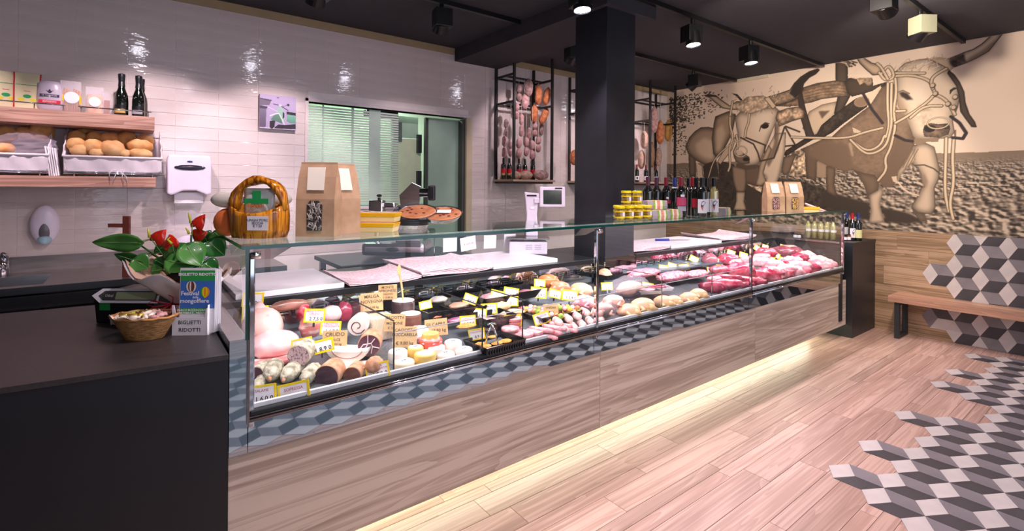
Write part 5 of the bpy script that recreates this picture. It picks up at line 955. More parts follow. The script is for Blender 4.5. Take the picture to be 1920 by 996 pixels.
for q, lb in (((.33, 2.42), 'white and green pillow packet behind the left of the log basket'), ((.52, 2.43), 'white and green packet just showing right behind the log basket')):
    t = T('pillow_packet', lb, 'packet', q, ZT); m_ = MB(); m_.ell((0, 0, .155), (.075, .03, .035), 14, 8); build('bag', m_, pm('pale_packet', 'ece8da', .35, col2='a8c4a0', scale=14, ramp=(.2, .35)), t, smooth=True); m_ = MB(); m_.ell((0, 0, .06), (.06, .035, .06), 14, 8); build('lower_bag', m_, pm('orange_bag', 'e8793f', .4), t, smooth=True)
def kbag(label, p, w, d, h, rz, lab=True, win=True, wc=None):
    t = thing('kraft_bag', label, 'paper bag', (p[0], p[1], ZT), rz, 'kraft paper bags on the glass top'); R = []
    for z, dd, ww in ((0, 1, 1), (h*.5, .95, 1), (h*.8, .5, .98), (h*.97, .08, .95), (h, .06, .95)):
        W_, D_ = w/2*ww, d/2*dd; g_ = .35*(1-dd)*d
        R.append([(-W_, -D_, z), (W_, -D_, z), (W_-g_*.4, 0, z), (W_, D_, z), (-W_, D_, z), (-W_+g_*.4, 0, z)])
    m_ = MB(); m_.rings(R); build('bag', m_, m_kpap, t)
    if lab: m_ = MB(); m_.add([(-w*.22, -d*.27, h*.62), (w*.22, -d*.27, h*.62), (w*.20, -d*.06, h*.93), (-w*.26, -d*.06, h*.93), (-w*.22, -d*.27-.002, h*.62), (w*.22, -d*.27-.002, h*.62), (w*.20, -d*.06-.002, h*.93), (-w*.26, -d*.06-.002, h*.93)], [(0, 1, 2, 3), (7, 6, 5, 4), (0, 4, 5, 1), (1, 5, 6, 2), (2, 6, 7, 3), (3, 7, 4, 0)]); m_.v = [(x, y-d*.18*(1 if z < h*.7 else .6), z) for x, y, z in m_.v]; build('label', m_, pm('cream_label', 'ece6d4', .7), t)
    if win:
        m_ = MB(); m_.prism([(-w*.2, h*.08), (w*.18, h*.08), (w*.2, h*.42), (w*.1, h*.48), (-w*.12, h*.48), (-w*.2, h*.42)], 0, .003, lambda u, v, q: (u, -d/2-.0005-q*1.0, v)); wi = build('window', m_, pm('window_backing', '4a4444', .3), t)
        m_ = MB(); rn_ = random.Random(int(w*1000))
        for k in range(70):
            x, z = rn_.uniform(-w*.17, w*.15), rn_.uniform(h*.1, h*.44); a = rn_.uniform(0, PI); L = rn_.uniform(.008, .016); m_.tube([(x-L*math.cos(a)*.6, -d/2-.004, z-L*math.sin(a)), (x+.003, -d/2-.007, z), (x+L*math.cos(a)*.6, -d/2-.004, z+L*math.sin(a))], .0022, 4)
        build('dried_mushroom', m_, wc or pm('dried_slices', 'c9bfb6', .5, col2='6d625c', scale=60), wi)['kind'] = 'stuff'
    return t
kbag('tall kraft paper bag with cream label and window of dried mushrooms', (.655, 2.235), .165, .10, .32, AZ); kbag('second kraft bag turned sideways, behind the right edge of the first', (.765, 2.285), .15, .09, .32, AZ+.9, win=False)
m_yt = pm('yellow_tray', 'f6bd08', .25); m_cream = pm('cream_filling', 'f3dc9a', .4)
for nm, p, z in (('upper front', (.955, 2.30), .047), ('lower front', (.945, 2.295), 0), ('upper rear', (.875, 2.42), .047), ('lower rear', (.88, 2.42), 0)):
    t = T('yellow_food_tray', '%s yellow tray of polenta beside the kraft bags' % nm, 'tray', p, ZT+z, AZ-.05, 'yellow trays on the glass top'); q = lambda a, b, z: [(-a, -b, z), (a, -b, z), (a, b, z), (-a, b, z)]
    m_ = MB(); m_.rings([q(.088, .05, 0), q(.092, .055, .024)]); build('filling', m_, m_cream, t, bevel=.003); m_ = MB(); m_.rings([q(.093, .056, .024), q(.097, .06, .043), q(.088, .052, .044)]); build('tub', m_, m_yt, t, bevel=.002); build('film', boxo((-.085, -.05, .0445, .085, .05, .046)), pm('pink_film', 'f0c9cc', .2), t)
m_foil = pm('aluminium_foil_tray', 'c6cad0', .25, 1, bump=1, bscale=90); m_pie = pm('baked_tart', 'e2a06c', .5, col2='cf7f52', scale=24, bump=1, bscale=30)
def pie(label, p, r, tilt, z, lab=False):
    t = T('tart', label, 'tart', p, ZT+z, AZ, 'tarts in foil trays'); t.rotation_euler = (tilt, 0, AZ); m_ = MB(); m_.lathe([(r*.8, 0), (r, .028), (r*1.04, .029), (r*.98, .026), (r*.8, .004)], n=36); build('foil_tray', m_, m_foil, t); m_ = MB(); m_.lathe([(r*.82, .006), (r*.96, .027), (r*.9, .03)], n=32); build('pastry', m_, m_pie, t)
    m_ = MB(); rn_ = random.Random(int(r*999))
    for k in range(9): a = rn_.uniform(0, 6.28); q = r*rn_.uniform(.3, .8); m_.ell((q*math.cos(a), q*math.sin(a), .031), (.009, .007, .003), 8, 4)
    build('fruit_piece', m_, pm('dark_fruit', '7a2c22', .4), t)
    m_ = MB(); m_.lathe([(r*1.05, .028), (r*1.0, .036), (r*.6, .037)], n=24, cap=True); build('cover', m_, M_wrap, t)
    if lab: build('label', boxo((-.045, -.02, .038, .045, .025, .039)), m_white, t)
    return t
pie('tart in foil tray with white label, leaning furthest right', (1.31, 2.31), .105, .30, .05, True); pie('tart in foil tray half covered by the labelled one', (1.20, 2.38), .10, .32, .06)
for k in range(4):
    t = T('foil_tray', ['bottom', 'second', 'third', 'top'][k]+' empty foil tray of the low stack under the tarts', 'foil tray', (1.17, 2.38), ZT+.010*k, AZ, 'stacked foil trays'); m_ = MB(); m_.lathe([(.075, 0), (.088, .018), (.091, .019), (.087, .017), (.074, .002)], n=30); build('tray', m_, m_foil, t)
# jars with yellow lids
m_lid = pm('yellow_lid', 'f2d800', .3); m_jar = glassm('jar_glass', (.97, .98, .96), 1.0, .02, base=.03); m_oil = pm('oil_and_mushrooms', 'd8b23a', .25, col2='7c5a2a', scale=22, ramp=(.4, .6))
def jar(label, p, z):
    t = T('preserve_jar', label, 'jar', p, z, AZ, 'jars with yellow lids'); m_ = MB(); m_.lathe([(.030, .004), (.031, .05), (.030, .076)], n=22); build('contents', m_, m_oil, t, smooth=True); m_ = MB(); m_.lathe([(.031, 0), (.033, .006), (.033, .072), (.029, .082)], n=22); build('glass', m_, m_jar, t, smooth=True); m_ = MB(); m_.lathe([(.033, .082), (.034, .084), (.034, .096), (.031, .099)], n=22); build('lid', m_, m_lid, t)
    m_ = MB(); m_.lathe([(.0335, .02), (.0335, .030)], n=22, cap=False); m_.lathe([(.0335, .058), (.0335, .066)], n=22, cap=False); build('label_band', m_, m_lid, t); m_ = MB(); a0, a1 = -1.2, -.4
    m_.rings([[(.0338*math.cos(a0+(a1-a0)*k/5), .0338*math.sin(a0+(a1-a0)*k/5), z_) for k in range(6)] for z_ in (.03, .058)], cap=False); build('price_sticker', m_, m_white, t)
jp = [(2.55, 2.16, 1.396), (2.642, 2.16, 1.393), (2.736, 2.16, 1.391), (2.835, 2.16, 1.388)]
for nm, p in zip(('leftmost', 'second', 'third', 'rightmost'), jp): jar('%s yellow-lidded jar of the lower front row' % nm, p, ZT)
jp2 = [(2.626, 2.17, 1.482), (2.737, 2.17, 1.481)]
for nm, p in zip(('left', 'right'), jp2): jar('%s yellow-lidded jar standing on top of the others' % nm, p, ZT+.100)
for nm, px in zip(('leftmost', 'second', 'third', 'rightmost'), ((2.651, 2.26, 1.406), (2.73, 2.26, 1.404), (2.81, 2.26, 1.402), (2.893, 2.26, 1.4))): jar('%s yellow-lidded jar hidden in the rear row' % nm, px, ZT)
m_eg = pm('egg_carton_pulp', 'a79aa0', .9, bump=.6, bscale=40); m_sl = pm('carton_sleeve', 'e9e3c4', .4); m_slg = pm('green_sleeve_edge', '7fae2c', .4)
def eggs(label, p, z, rz=AZ):
    t = thing('egg_carton', label, 'egg carton', (p[0], p[1], z), rz, 'egg cartons'); m_ = MB(); pr = [(-.05, 0), (.05, 0), (.054, .025), (.046, .062), (-.046, .062), (-.054, .025)]
    m_.prism(pr, -.075, .075, lambda u, v, w_: (w_, u, v)); build('carton', m_, m_eg, t, bevel=.006); q = [(u*1.03, v*1.03-.0005) for u, v in pr]
    m_ = MB(); m_.prism(q, -.03, .045, lambda u, v, w_: (w_, u, v)); build('sleeve', m_, m_sl, t); m_ = MB(); q2 = [(u*1.01, v*1.008) for u, v in q]
    for a, b in ((-.032, -.018), (.036, .047)): m_.prism(q2, a, b, lambda u, v, w_: (w_, u, v))
    build('sleeve_band', m_, m_slg, t); m_ = MB(); m_.prism([(u*1.02, v*1.016) for u, v in q], -.004, .018, lambda u, v, w_: (w_, u, v)); build('sleeve_print', m_, pm('sleeve_red', 'd88a78', .4), t)
eggs('left lower egg carton with green sleeve, right of the jars', (2.948, 2.16, 1.396), ZT, AZ+.35); eggs('right lower egg carton next to the dark bottle', (3.156, 2.2, 1.388), ZT, AZ+.35); eggs('egg carton on top of the two lower ones', (3.031, 2.24, 1.475), ZT+.066, AZ+.1); eggs('single egg carton right of the clear wine bottle', (3.874, 2.2, 1.399), ZT, AZ+.9)
# wine bottles
m_bg = pm('dark_bottle_glass', '0c120c', .04, spec=.9, coat=.6); m_clear = glassm('clear_bottle_glass', (.93, .95, .86), 1.0, 0, base=.14); m_caps = {'red': pm('wine_red_capsule', '7c1c2c', .35), 'brt': pm('bright_red_capsule', 'b01a2a', .3), 'blue': pm('blue_capsule', '24387c', .35), 'blk': pm('black_capsule', '15171b', .35), 'plum': pm('plum_capsule', '4a2036', .35)}
m_lr = pm('red_label', 'a81c34', .5); m_lp = pm('pink_label', 'c0406a', .5); m_grylab = pm('grey_label', 'a8a8b4', .5); m_wine = pm('pale_wine', 'd9c88a', .2)
def bottle(label, p, z, cap='blk', lab=None, h=.30, clear=False, grp='wine bottles on the glass top', bird=False, extra=None, champ=False):
    t = T('wine_bottle', label, 'bottle', p, z, AZ, grp); k = h/.30; r = .037*k*(1.12 if champ else 1)
    pr = [(r*.9, 0), (r, .006), (r, .185*k), (r*.93, .203*k), (r*.55, .222*k), (r*.40, .236*k), (r*.38, .296*k), (r*.42, .297*k), (r*.42, h)]
    if champ: pr = [(r*.9, 0), (r, .006), (r, .12*k), (r*.93, .16*k), (r*.55, .21*k), (r*.40, .25*k), (r*.40, .29*k), (r*.48, .30*k), (r*.48, .31*k)]
    m_ = MB(); m_.lathe(pr, n=24); build('glass', m_, m_clear if clear else m_bg, t, smooth=True)
    if clear: m_ = MB(); m_.lathe([(r*.86, .008), (r*.86, .16*k), (r*.8, .185*k), (r*.46, .215*k), (r*.3, .235*k)], n=20); build('wine', m_, m_wine, t, smooth=True)
    m_ = MB(); m_.lathe([(r*.44, .235*k), (r*.44, h*1.003), (r*.38, h*1.006)] if not champ else [(r*.55, .225*k), (r*.46, .26*k), (r*.54, .30*k), (r*.54, .318*k), (r*.2, .324*k)], n=18); build('capsule', m_, m_caps[cap], t, smooth=False)
    def lb(z0, z1, mt, a=1.25, nm='label', off=1.012, a0=None):
        m_ = MB(); s0, s1 = (-PI/2-a, -PI/2+a) if a0 is None else a0; m_.rings([[(r*off*math.cos(s0+(s1-s0)*j/12), r*off*math.sin(s0+(s1-s0)*j/12), z_*k) for j in range(13)] for z_ in (z0, z1)], cap=False); m_.f = [f for f in m_.f if not (12 in [i % 13 for i in f] and 0 in [i % 13 for i in f])]; return build(nm, m_, mt, t, smooth=True)
    if lab: lb(lab[0], lab[1], lab[2])
    if bird:
        m_ = MB(); y_ = -r*1.03; P_ = [(-.020, .075), (-.006, .058), (-.002, .085), (.010, .105), (.034, .100), (.012, .114), (-.002, .124), (-.014, .115), (-.020, .095)]; m_.prism([(u*k, v*k) for u, v in P_], 0, .0006, lambda u, v, w_: (u, -math.sqrt(max(1e-9, (r*1.03)**2-u*u))-w_, v)); build('bird_print', m_, pm('bird_violet', '4a4a80', .5), t); m_ = MB(); m_.prism([(-.020*k, .075*k), (-.008*k, .045*k), (-.004*k, .08*k)], 0, .0009, lambda u, v, w_: (u, -math.sqrt(max(1e-9, (r*1.03)**2-u*u))-w_, v)); build('bird_tail', m_, pm('bird_orange', 'd8784a', .5), t)
    if extra:
        for e in extra: lb(*e)
    return t
W_ = (.03, .135, m_white)
for nm, p, cap, lab, kw in [
 ('dark bottle with plum capsule, furthest left in the rear row', (3.082, 2.34, 1.471), 'plum', None, {}), ('dark bottle with plum capsule, second in the rear row', (3.213, 2.36, 1.469), 'plum', None, {}), ('dark bottle with wine-red capsule and two small round seals', (3.307, 2.34, 1.468), 'red', (.10, .125, m_lr), dict(extra=[(.135, .15, m_white, .25, 'seal')])), ('dark bottle with blue capsule and white collar in the rear row', (3.448, 2.36, 1.466), 'blue', None, dict(extra=[(.215, .228, m_white, 1.6, 'collar', .62)])),
 ('dark bottle with pink label and white oval sticker in the front row', (3.251, 2.17, 1.474), 'red', (.09, .15, m_lp), dict(extra=[(.05, .085, m_grylab, 1.0, 'lower_label'), (.155, .172, m_white, .4, 'sticker')])), ('dark bottle with black capsule behind the red ones', (3.64, 2.36, 1.463), 'blk', None, {}), ('dark bottle with bright red capsule in the middle of the group', (3.537, 2.26, 1.468), 'brt', None, {}), ('dark bottle with red and orange label left of the white bird label', (3.494, 2.2, 1.47), 'blk', (.07, .14, m_lr), {}),
 ('clear-based bottle with white bird label in front', (3.478, 2.14, 1.472), 'blk', W_, dict(bird=True)), ('dark bottle with plain side of a white label', (3.677, 2.22, 1.467), 'blk', W_, {}), ('pale white-wine bottle with bird label, rightmost of the group', (3.694, 2.17, 1.468), 'blk', W_, dict(clear=True, bird=True))]: bottle(nm, p, ZT, cap, lab, **kw)
t = T('ladle_handle', 'pale wooden handle sticking up behind the jars', 'spoon', (2.977, 2.38, 1.472), ZT, AZ); m_ = MB(); m_.tube([(0, 0, 0), (.01, 0, .08), (-.01, 0, .19)], [.008, .008, .004], 8); build('handle', m_, m_spat, t)
# right part of the glass top
kbag('pink-lit kraft bag on the right part of the glass top, left one of two', (4.98, 2.30), .17, .11, .29, AZ, wc=pm('pink_dried', 'dcb0a8', .5, col2='8a5a52', scale=60)); kbag('kraft bag touching the right side of its twin on the glass top', (5.13, 2.19), .17, .11, .29, AZ, wc=pm('corn_meal', 'e8c078', .6, col2='d0a050', scale=60))
t = T('yellow_food_tray', 'single yellow tray at the right end of the glass top', 'tray', (5.25, 2.13), ZT, AZ); build('filling', boxo((-.12, -.05, 0, .12, .05, .02)), m_cream, t, bevel=.002); build('tub', boxo((-.125, -.055, .02, .125, .055, .045)), m_yt, t, bevel=.003)
for p, z, tl, lb in (((5.42, 2.24), 0, .05, 'flat pink food pack behind the single yellow tray'), ((5.70, 2.2), 0.012, .35, 'round pink pack leaning at the very right end of the glass top')):
    t = T('food_pack', lb, 'pack', p, ZT+z, AZ); t.rotation_euler = (tl*.5, tl, AZ); m_ = MB(); m_.lathe([(.11, 0), (.12, .012), (.115, .024)], n=28, sy=.7); build('pack', m_, pm('pink_pack', 'eec4c0', .25, col2='e0a8a4', scale=20), t, smooth=False)
# ---- end counter goods
for nm, p, cap, lab, kw in [('wine bottle with blue capsule and white label, left of three on the end counter', (6.563, 2.2, 1.183), 'blue', W_, {}), ('wine bottle with red capsule and bird label, middle of three on the end counter', (6.421, 2.1, 1.195), 'brt', W_, dict(bird=True)), ('green wine bottle with blue capsule and yellow label, right of three', (6.442, 2.05, 1.198), 'blue', (.03, .12, pm('yellowish_label', 'd9d89a', .5)), {})]: bottle(nm, p, 1.0135, cap, lab, grp='wine bottles on the end counter', **kw)
for nm, p in (('first', (6.225, 2.48, 1.055)), ('second', (6.245, 2.42, 1.059)), ('third', (6.237, 2.35, 1.065)), ('fourth', (6.252, 2.29, 1.069)), ('fifth', (6.222, 2.22, 1.076))): bottle('%s clear liqueur bottle from the left behind the right end glass' % nm, p, 1.0135, 'blk', (.10, .13, m_white), h=.26, clear=True, grp='clear bottles on the end counter')
for nm, p, mt in (('dark', (6.266, 2.12, 1.053), m_bg), ('amber', (6.314, 2.1, 1.052), pm('amber_jar', '8a4a2a', .2))):
    t = T('small_jar', '%s small jar in front of the three wine bottles' % nm, 'jar', p, 1.0135); m_ = MB(); m_.lathe([(.022, 0), (.023, .05), (.019, .06)], n=18); build('glass', m_, mt, t, smooth=True); m_ = MB(); m_.lathe([(.021, .06), (.021, .072)], n=18); build('lid', m_, m_caps['blk'], t); m_ = MB(); m_.lathe([(.0235, .012), (.0235, .042)], n=18, cap=False); build('label', m_, m_white, t)
t = T('wrapped_tray', 'oval tray in crinkled clear wrap on the end counter behind the glass', 'tray', (6.657, 2.95, 0.995), 1.0135); m_ = MB(); m_.lathe([(.12, 0), (.15, .02), (.155, .022)], n=28, sy=.7); build('tray', m_, m_foil, t); m_ = MB(); m_.ell((0, 0, .06), (.155, .11, .06), 24, 14, fn=lambda d: 1+.14*vnoise((d.x*6, d.y*6, d.z*6))); build('wrap', m_, BAG, t)
for k, p in enumerate(((6.226, 2.62, 1.025), (6.229, 2.58, 1.028))):
    t = T('small_jar', ['left', 'right'][k]+' purple-lidded small jar beside the clear bottles', 'jar', p, 1.0135); m_ = MB(); m_.lathe([(.022, 0), (.022, .03)], n=16); build('glass', m_, m_white, t); m_ = MB(); m_.lathe([(.022, .03), (.022, .042)], n=16); build('lid', m_, pm('purple_lid', '2c2038', .3), t)
# ================================================================ ON THE WORKTOP
m_board = pm('white_cutting_board', 'f0eaf2', .4); m_pinkp = pm('pink_check_paper', 'f4ccd6', .8, col2='fbeaf0', scale=60, ramp=(.45, .55))
def sheetstack(label, x0, y0, x1, y1, z, curl=.02, n=4):
    t = thing('paper_stack', label, 'wrapping paper', ((x0+x1)/2, (y0+y1)/2, z), 0, 'stacks of pink wrapping paper')
    for k in range(n):
        m_ = MB(); m_.grid(lambda u, v: Vector(((u-.5)*(x1-x0)*(1+.012*k), (v-.5)*(y1-y0), .006*k+.008+curl*(abs(u-.5)*2)**6*(.3+.7*v)+.004*math.sin(u*7+k))), 14, 8); build('sheet', m_, m_pinkp, t, solid=.003)
    return t
def board(label, x0, y0, x1, y1):
    t = thing('cutting_board', label, 'cutting board', ((x0+x1)/2, (y0+y1)/2, 1.0305), 0, 'white cutting boards'); hx, hy = (x1-x0)/2, (y1-y0)/2; build('board', boxo((-hx, -hy, 0, hx, hy, .028)), m_board, t, bevel=.004)
board('white cutting board at the left end of the worktop', .40, 2.68, .92, 3.26); board('white cutting board between the pink paper and the scale', 1.92, 2.70, 2.50, 3.26); board('white cutting board with the blue knife, right of the column', 3.90, 2.70, 4.75, 3.2)
sheetstack('pink checked paper next to the left cutting board', .935, 2.64, 1.36, 3.10, 1.031, .02, 2); sheetstack('thick pile of pink checked paper, second from the left', 1.39, 2.68, 1.90, 3.25, 1.031, .015, 6); sheetstack('pink checked paper right of the column', 3.33, 2.70, 3.87, 3.15, 1.031, .01, 4); sheetstack('pink checked paper furthest right on the worktop', 4.80, 2.75, 5.55, 3.2, 1.031, .04, 4)
t = thing('knife', 'butcher knife with blue handle on the right cutting board', 'knife', (4.25, 2.95, 1.0587), -.5); m_ = MB(); m_.tube([(-.16, 0, .01), (-.02, 0, .01)], .013, 8); build('handle', m_, pm('blue_handle', '2c3c9a', .35), t); m_ = MB(); m_.prism([(-.02, -.018), (.18, -.010), (.22, .015), (-.02, .018)], .008, .011, lambda u, v, w_: (u, v, w_)); build('blade', m_, m_steel, t)
m_sc = pm('scale_white_plastic', 'dcd4e4', .35)
t = T('shop_scale', 'white shop scale with printer column and tilted screen, left of the black column', 'scale', (2.56, 3.12), 1.0305)
build('body', boxo((-.15, -.12, .02, .15, .12, .12)), m_sc, t, bevel=.01); build('vent_slot', boxo(*[(x, -.122, z, x+.05, -.120, z+.006) for x in (-.02, .05) for z in (.06, .075, .09)]), m_grylab, t); build('plate', boxo((-.17, -.14, .14, .17, .14, .148), (-.03, -.03, .12, .03, .03, .14)), m_steel, t, bevel=.003)
m_ = MB(); pr = [(-.045, .148), (.055, .148), (.050, .25), (.045, .33), (.055, .42), (.07, .47), (.06, .50), (-.06, .51), (-.05, .44), (-.04, .33)]; m_.prism(pr, .06, .13, lambda u, v, w_: (u+.03, w_, v)); po = build('printer_column', m_, m_sc, t, bevel=.008)
build('paper_slot', boxo((-.01, .057, .475, .07, .0595, .487)), m_black, po); sc_ = MB()
for z in (.25, .38): sc_.lathe([(.018, 0), (.018, .002)], n=20, M=Matrix.Translation((.035, .058, z)) @ Matrix.Rotation(PI/2, 4, 'X'), sy=.6)
build('badge', sc_, m_white, po)
Mx = Matrix.Translation((.20, .06, .47)) @ Matrix.Rotation(-.12, 4, 'X'); d_ = build('display', boxo((-.105, -.02, -.085, .105, .03, .085)), m_sc, t, bevel=.01); d_.matrix_local = Mx
s_ = build('screen', boxo((-.075, -.0225, -.06, .075, -.0205, .055)), pm('dark_screen', '16201f', .15, col2='24382f', scale=12), d_); build('arm', boxo((.05, .05, .42, .14, .10, .46)), m_sc, t, bevel=.004); b_ = build('indicator', boxo((.02, -.0225, .065, .08, -.0205, .076)), m_black, d_)
# work table behind with the slicer
wt_ = thing('work_table', 'dark work table behind the counter carrying the meat slicer', 'table', (1.7, 3.75, 0)); bw('table_top', boxo((1.15, 3.42, 1.0, 2.25, 4.05, 1.03)), m_darkst, wt_, bevel=.002)
for x in (1.18, 2.18):
    for y in (3.45, 3.98): bw('leg', boxo((x, y, 0, x+.04, y+.04, .999)), m_steel, wt_)
t = T('meat_slicer', 'polished aluminium meat slicer behind the yellow trays', 'slicer', (1.70, 3.66), 1.0305)
m_al = pm('polished_aluminium', 'cfcdd2', .2, 1); build('base', boxo((-.26, -.18, .02, .22, .18, .12)), m_al, t, bevel=.03); m_ = MB(); m_.ell((-.02, -.182, .07), (.05, .006, .018), 16, 6); build('button_plate', m_, m_black, t)
m_ = MB(); m_.lathe([(.15, -.012), (.155, 0), (.10, .03), (.03, .04)], n=36, M=Matrix.Translation((.06, .03, .27)) @ Matrix.Rotation(PI/2, 4, 'X')); build('blade_guard', m_, m_al, t); m_ = MB(); m_.prism([(-.02, .12), (.17, .12), (.19, .20), (.10, .34), (.0, .30)], -.09, -.07, lambda u, v, w_: (u, w_, v)); build('carriage', m_, m_steel, t, bevel=.004)
build('sharpener', boxo((-.24, -.06, .33, -.13, .04, .44), (-.14, -.03, .38, -.04, .01, .42)), m_al, t, bevel=.012); m_ = MB(); m_.cyl((-.17, -.01, .44), (-.17, -.01, .46), .012); m_.ell((-.17, -.01, .475), (.022, .022, .012), 12, 6); build('knob', m_, m_black, t); m_ = MB(); m_.cyl((-.185, -.01, .12), (-.185, -.01, .34), .022); build('post', m_, m_al, t)
m_ = MB(); m_.prism([(.02, .30), (.16, .34), (.17, .55), (.10, .58), (.0, .48)], -.06, -.045, lambda u, v, w_: (u, w_, v)); build('pusher_plate', m_, m_steel, t, bevel=.003); m_ = MB(); m_.cyl((.16, -.05, .50), (.225, -.05, .50), .035, n=20); build('pusher_collar', m_, m_chrome, t); build('grip', boxo((.225, -.075, .44, .28, -.03, .56)), m_black, t, bevel=.014)
# notes hanging from a rail over the worktop
t = thing('note_rail', 'thin steel rail on two feet over the back of the worktop', 'rail', (2.22, 3.295, 1.0305)); m_ = MB(); m_.tube([(-.42, 0, 0), (-.42, 0, .17), (.45, 0, .17), (.45, 0, 0)], .005, 8); build('rod', m_, m_chrome, t, smooth=True)
for k, (x, tl, w_) in enumerate(((1.93, 0, .12), (2.10, .12, .14), (2.30, -.03, .12), (2.50, -.03, .12))):
    t = thing('paper_note', '%s blank white note hanging on the rail above the cutting board' % ['leftmost', 'second', 'third', 'rightmost'][k], 'note', (x, 3.286, 1.085), 0, 'white notes on the rail'); o = build('sheet', boxo((-w_/2, -.0008, 0, w_/2, .0008, .105)), m_white, t); o.rotation_euler = (0, -tl, 0)
    if k == 1: text('scribble', '8 SAPORI', .022, m_lp, t, frame((0, -.0012, .05), (1, 0, 0), (0, 0, 1)) @ Matrix.Rotation(tl, 4, 'Z'))

# ================================================================ BACK WALL: SHELVES, BREAD, BOTTLES
m_shelf = woodm('pinkish_oak_shelf', 'c99f8c', 'b98b79', '9c7263', .5, 'X', 1.3, bump=.1)
sh = thing('wall_shelf', 'upper oak shelf with a chrome rail carrying packets and sparkling wine', 'shelf', (-.8, 4.62, 1.97)); bw('board', boxo((-1.75, 4.45, 1.972, .136, 4.79, 2.069)), m_shelf, sh, bevel=.002)
m_ = MB(); m_.cyl((-1.6, 4.465, 2.105), (-.35, 4.465, 2.105), .0045, n=8); m_.cyl((-.285, 4.465, 2.105), (.118, 4.465, 2.105), .0045, n=8)
for x in (-1.3, -.9, -.5, -.36, -.27, -.1, .1): m_.cyl((x, 4.465, 2.069), (x, 4.465, 2.105), .0035, n=6)
bw('guard_rail', m_, m_chrome, sh, smooth=True)
s2_ = thing('wall_shelf', 'lower oak shelf under the bread baskets', 'shelf', (-.8, 4.62, 1.56)); bw('board', boxo((-1.75, 4.45, 1.56, .146, 4.79, 1.633)), m_shelf, s2_, bevel=.002)
Z1 = 2.0695
def flour(label, p):
    t = thing('flour_bag', label, 'bag', (p[0], p[1], Z1), .06, 'beige bags with red edges'); w_, d, h = .125, .07, .245; R = []
    for z, dd, ww in ((0, 1, 1), (h*.7, 1, 1), (h*.85, .5, 1), (h, .1, 1.02)): R.append([(-w_/2*ww, -d/2*dd, z), (w_/2*ww, -d/2*dd, z), (w_/2*ww-.012*(1-dd), 0, z), (w_/2*ww, d/2*dd, z), (-w_/2*ww, d/2*dd, z), (-w_/2*ww+.012*(1-dd), 0, z)])
    m_ = MB(); m_.rings(R); build('bag', m_, pm('beige_bag', 'ddd0a8', .5), t); m_ = MB()
    for s in (-1, 1): m_.tube([(s*w_/2, -d/2, .002), (s*w_/2, -d/2, h*.7), (s*w_/2, -d/4, h*.85), (s*w_/2*1.02, -.004, h)], .004, 4)
    build('red_edge', m_, pm('red_print', 'd01c3c', .5), t); build('green_line', boxo((-w_/2+.006, -d/2-.001, h*.66, w_/2-.006, -d/2, h*.675)), m_grn, t); m_ = MB(); m_.lathe([(.02, 0), (.02, .001)], n=18, M=Matrix.Translation((0, -d/2-.001, h*.36)) @ Matrix.Rotation(PI/2, 4, 'X'), sy=.6); build('emblem', m_, m_grn, t)
    m_ = MB()
    for s in (-1, 1): m_.ell((s*.028, -d/2-.0006, h*.27), (.018, .0006, .012), 10, 4)
    build('lemon_print', m_, pm('lemon_print', 'e2d23c', .5), t); text('lettering', 'Farina', .012, pm('red_print', 'd01c3c', .5), t, frame((0, -d/2-.0012, h*.5), (1, 0, 0), (0, 0, 1)))
for lb, p in (('left beige bag with red edges at the picture\'s left border', (-0.648, 4.6, 2.188)), ('right beige bag with red edges next to the grey coffee bag', (-0.548, 4.6, 2.2))): flour(lb, p)
t = thing('coffee_bag', 'silver grey bag with dark emblem and red banner on the upper shelf', 'bag', ((-0.436, 4.58, 2.211)[0], 4.58, Z1), .03); m_ = MB(); m_.ell((0, 0, .10), (.074, .03, .12), 16, 10, fn=lambda d: 1/max(abs(d.x), abs(d.z), .75)*.86); build('bag', m_, pm('silver_film_bag', 'c3b6c6', .3, bump=.3, bscale=8), t, smooth=True)
build('dark_banner', boxo((-.048, -.034, .095, .048, -.033, .113)), pm('dark_print', '332c4a', .5), t); build('red_banner', boxo((-.055, -.034, .052, .055, -.033, .074)), pm('red_print', 'd01c3c', .5), t); text('lettering', 'LE TOSTATURE', .011, m_white, t, frame((0, -.0345, .104), (1, 0, 0), (0, 0, 1))); text('lettering', 'ESPRESSO', .016, m_white, t, frame((0, -.0345, .063), (1, 0, 0), (0, 0, 1))); m_ = MB(); m_.prism([(0, .115), (-.02, .14), (-.008, .135), (0, .15), (.008, .135), (.02, .14)], 0, .0005, lambda u, v, w_: (u, -.033-w_, v)); build('emblem', m_, pm('dark_print', '332c4a', .5), t)
m_clr = pm('clear_packet', 'f0e6ee', .12, alpha=.30)
t = thing('breadstick_packet', 'clear packet of golden breadsticks with round white label', 'packet', ((-0.33, 4.58, 2.224)[0], 4.58, Z1), .02)
for k in range(8): m_ = MB(); m_.tube([(-.042+.012*k, .004*(k % 2), .005), (-.043+.0125*k, .004*(k % 2), .15+.006*((k*3) % 4))], .0065, 8); build('breadstick', m_, pm('breadstick', 'd9944e', .6, col2='c47c3a', scale=30), t, smooth=True)
build('film', boxo((-.055, -.016, 0, .055, .02, .22)), m_clr, t, bevel=.006); m_ = MB(); m_.lathe([(.040, 0), (.040, .001)], n=28, M=Matrix.Translation((.005, -.0165, .105)) @ Matrix.Rotation(PI/2, 4, 'X')); build('label', m_, m_white, t); build('side_label', boxo((-.055, -.0165, .08, -.035, -.0155, .12), (.045, -.0165, .06, .055, -.0155, .12)), m_yt, t)
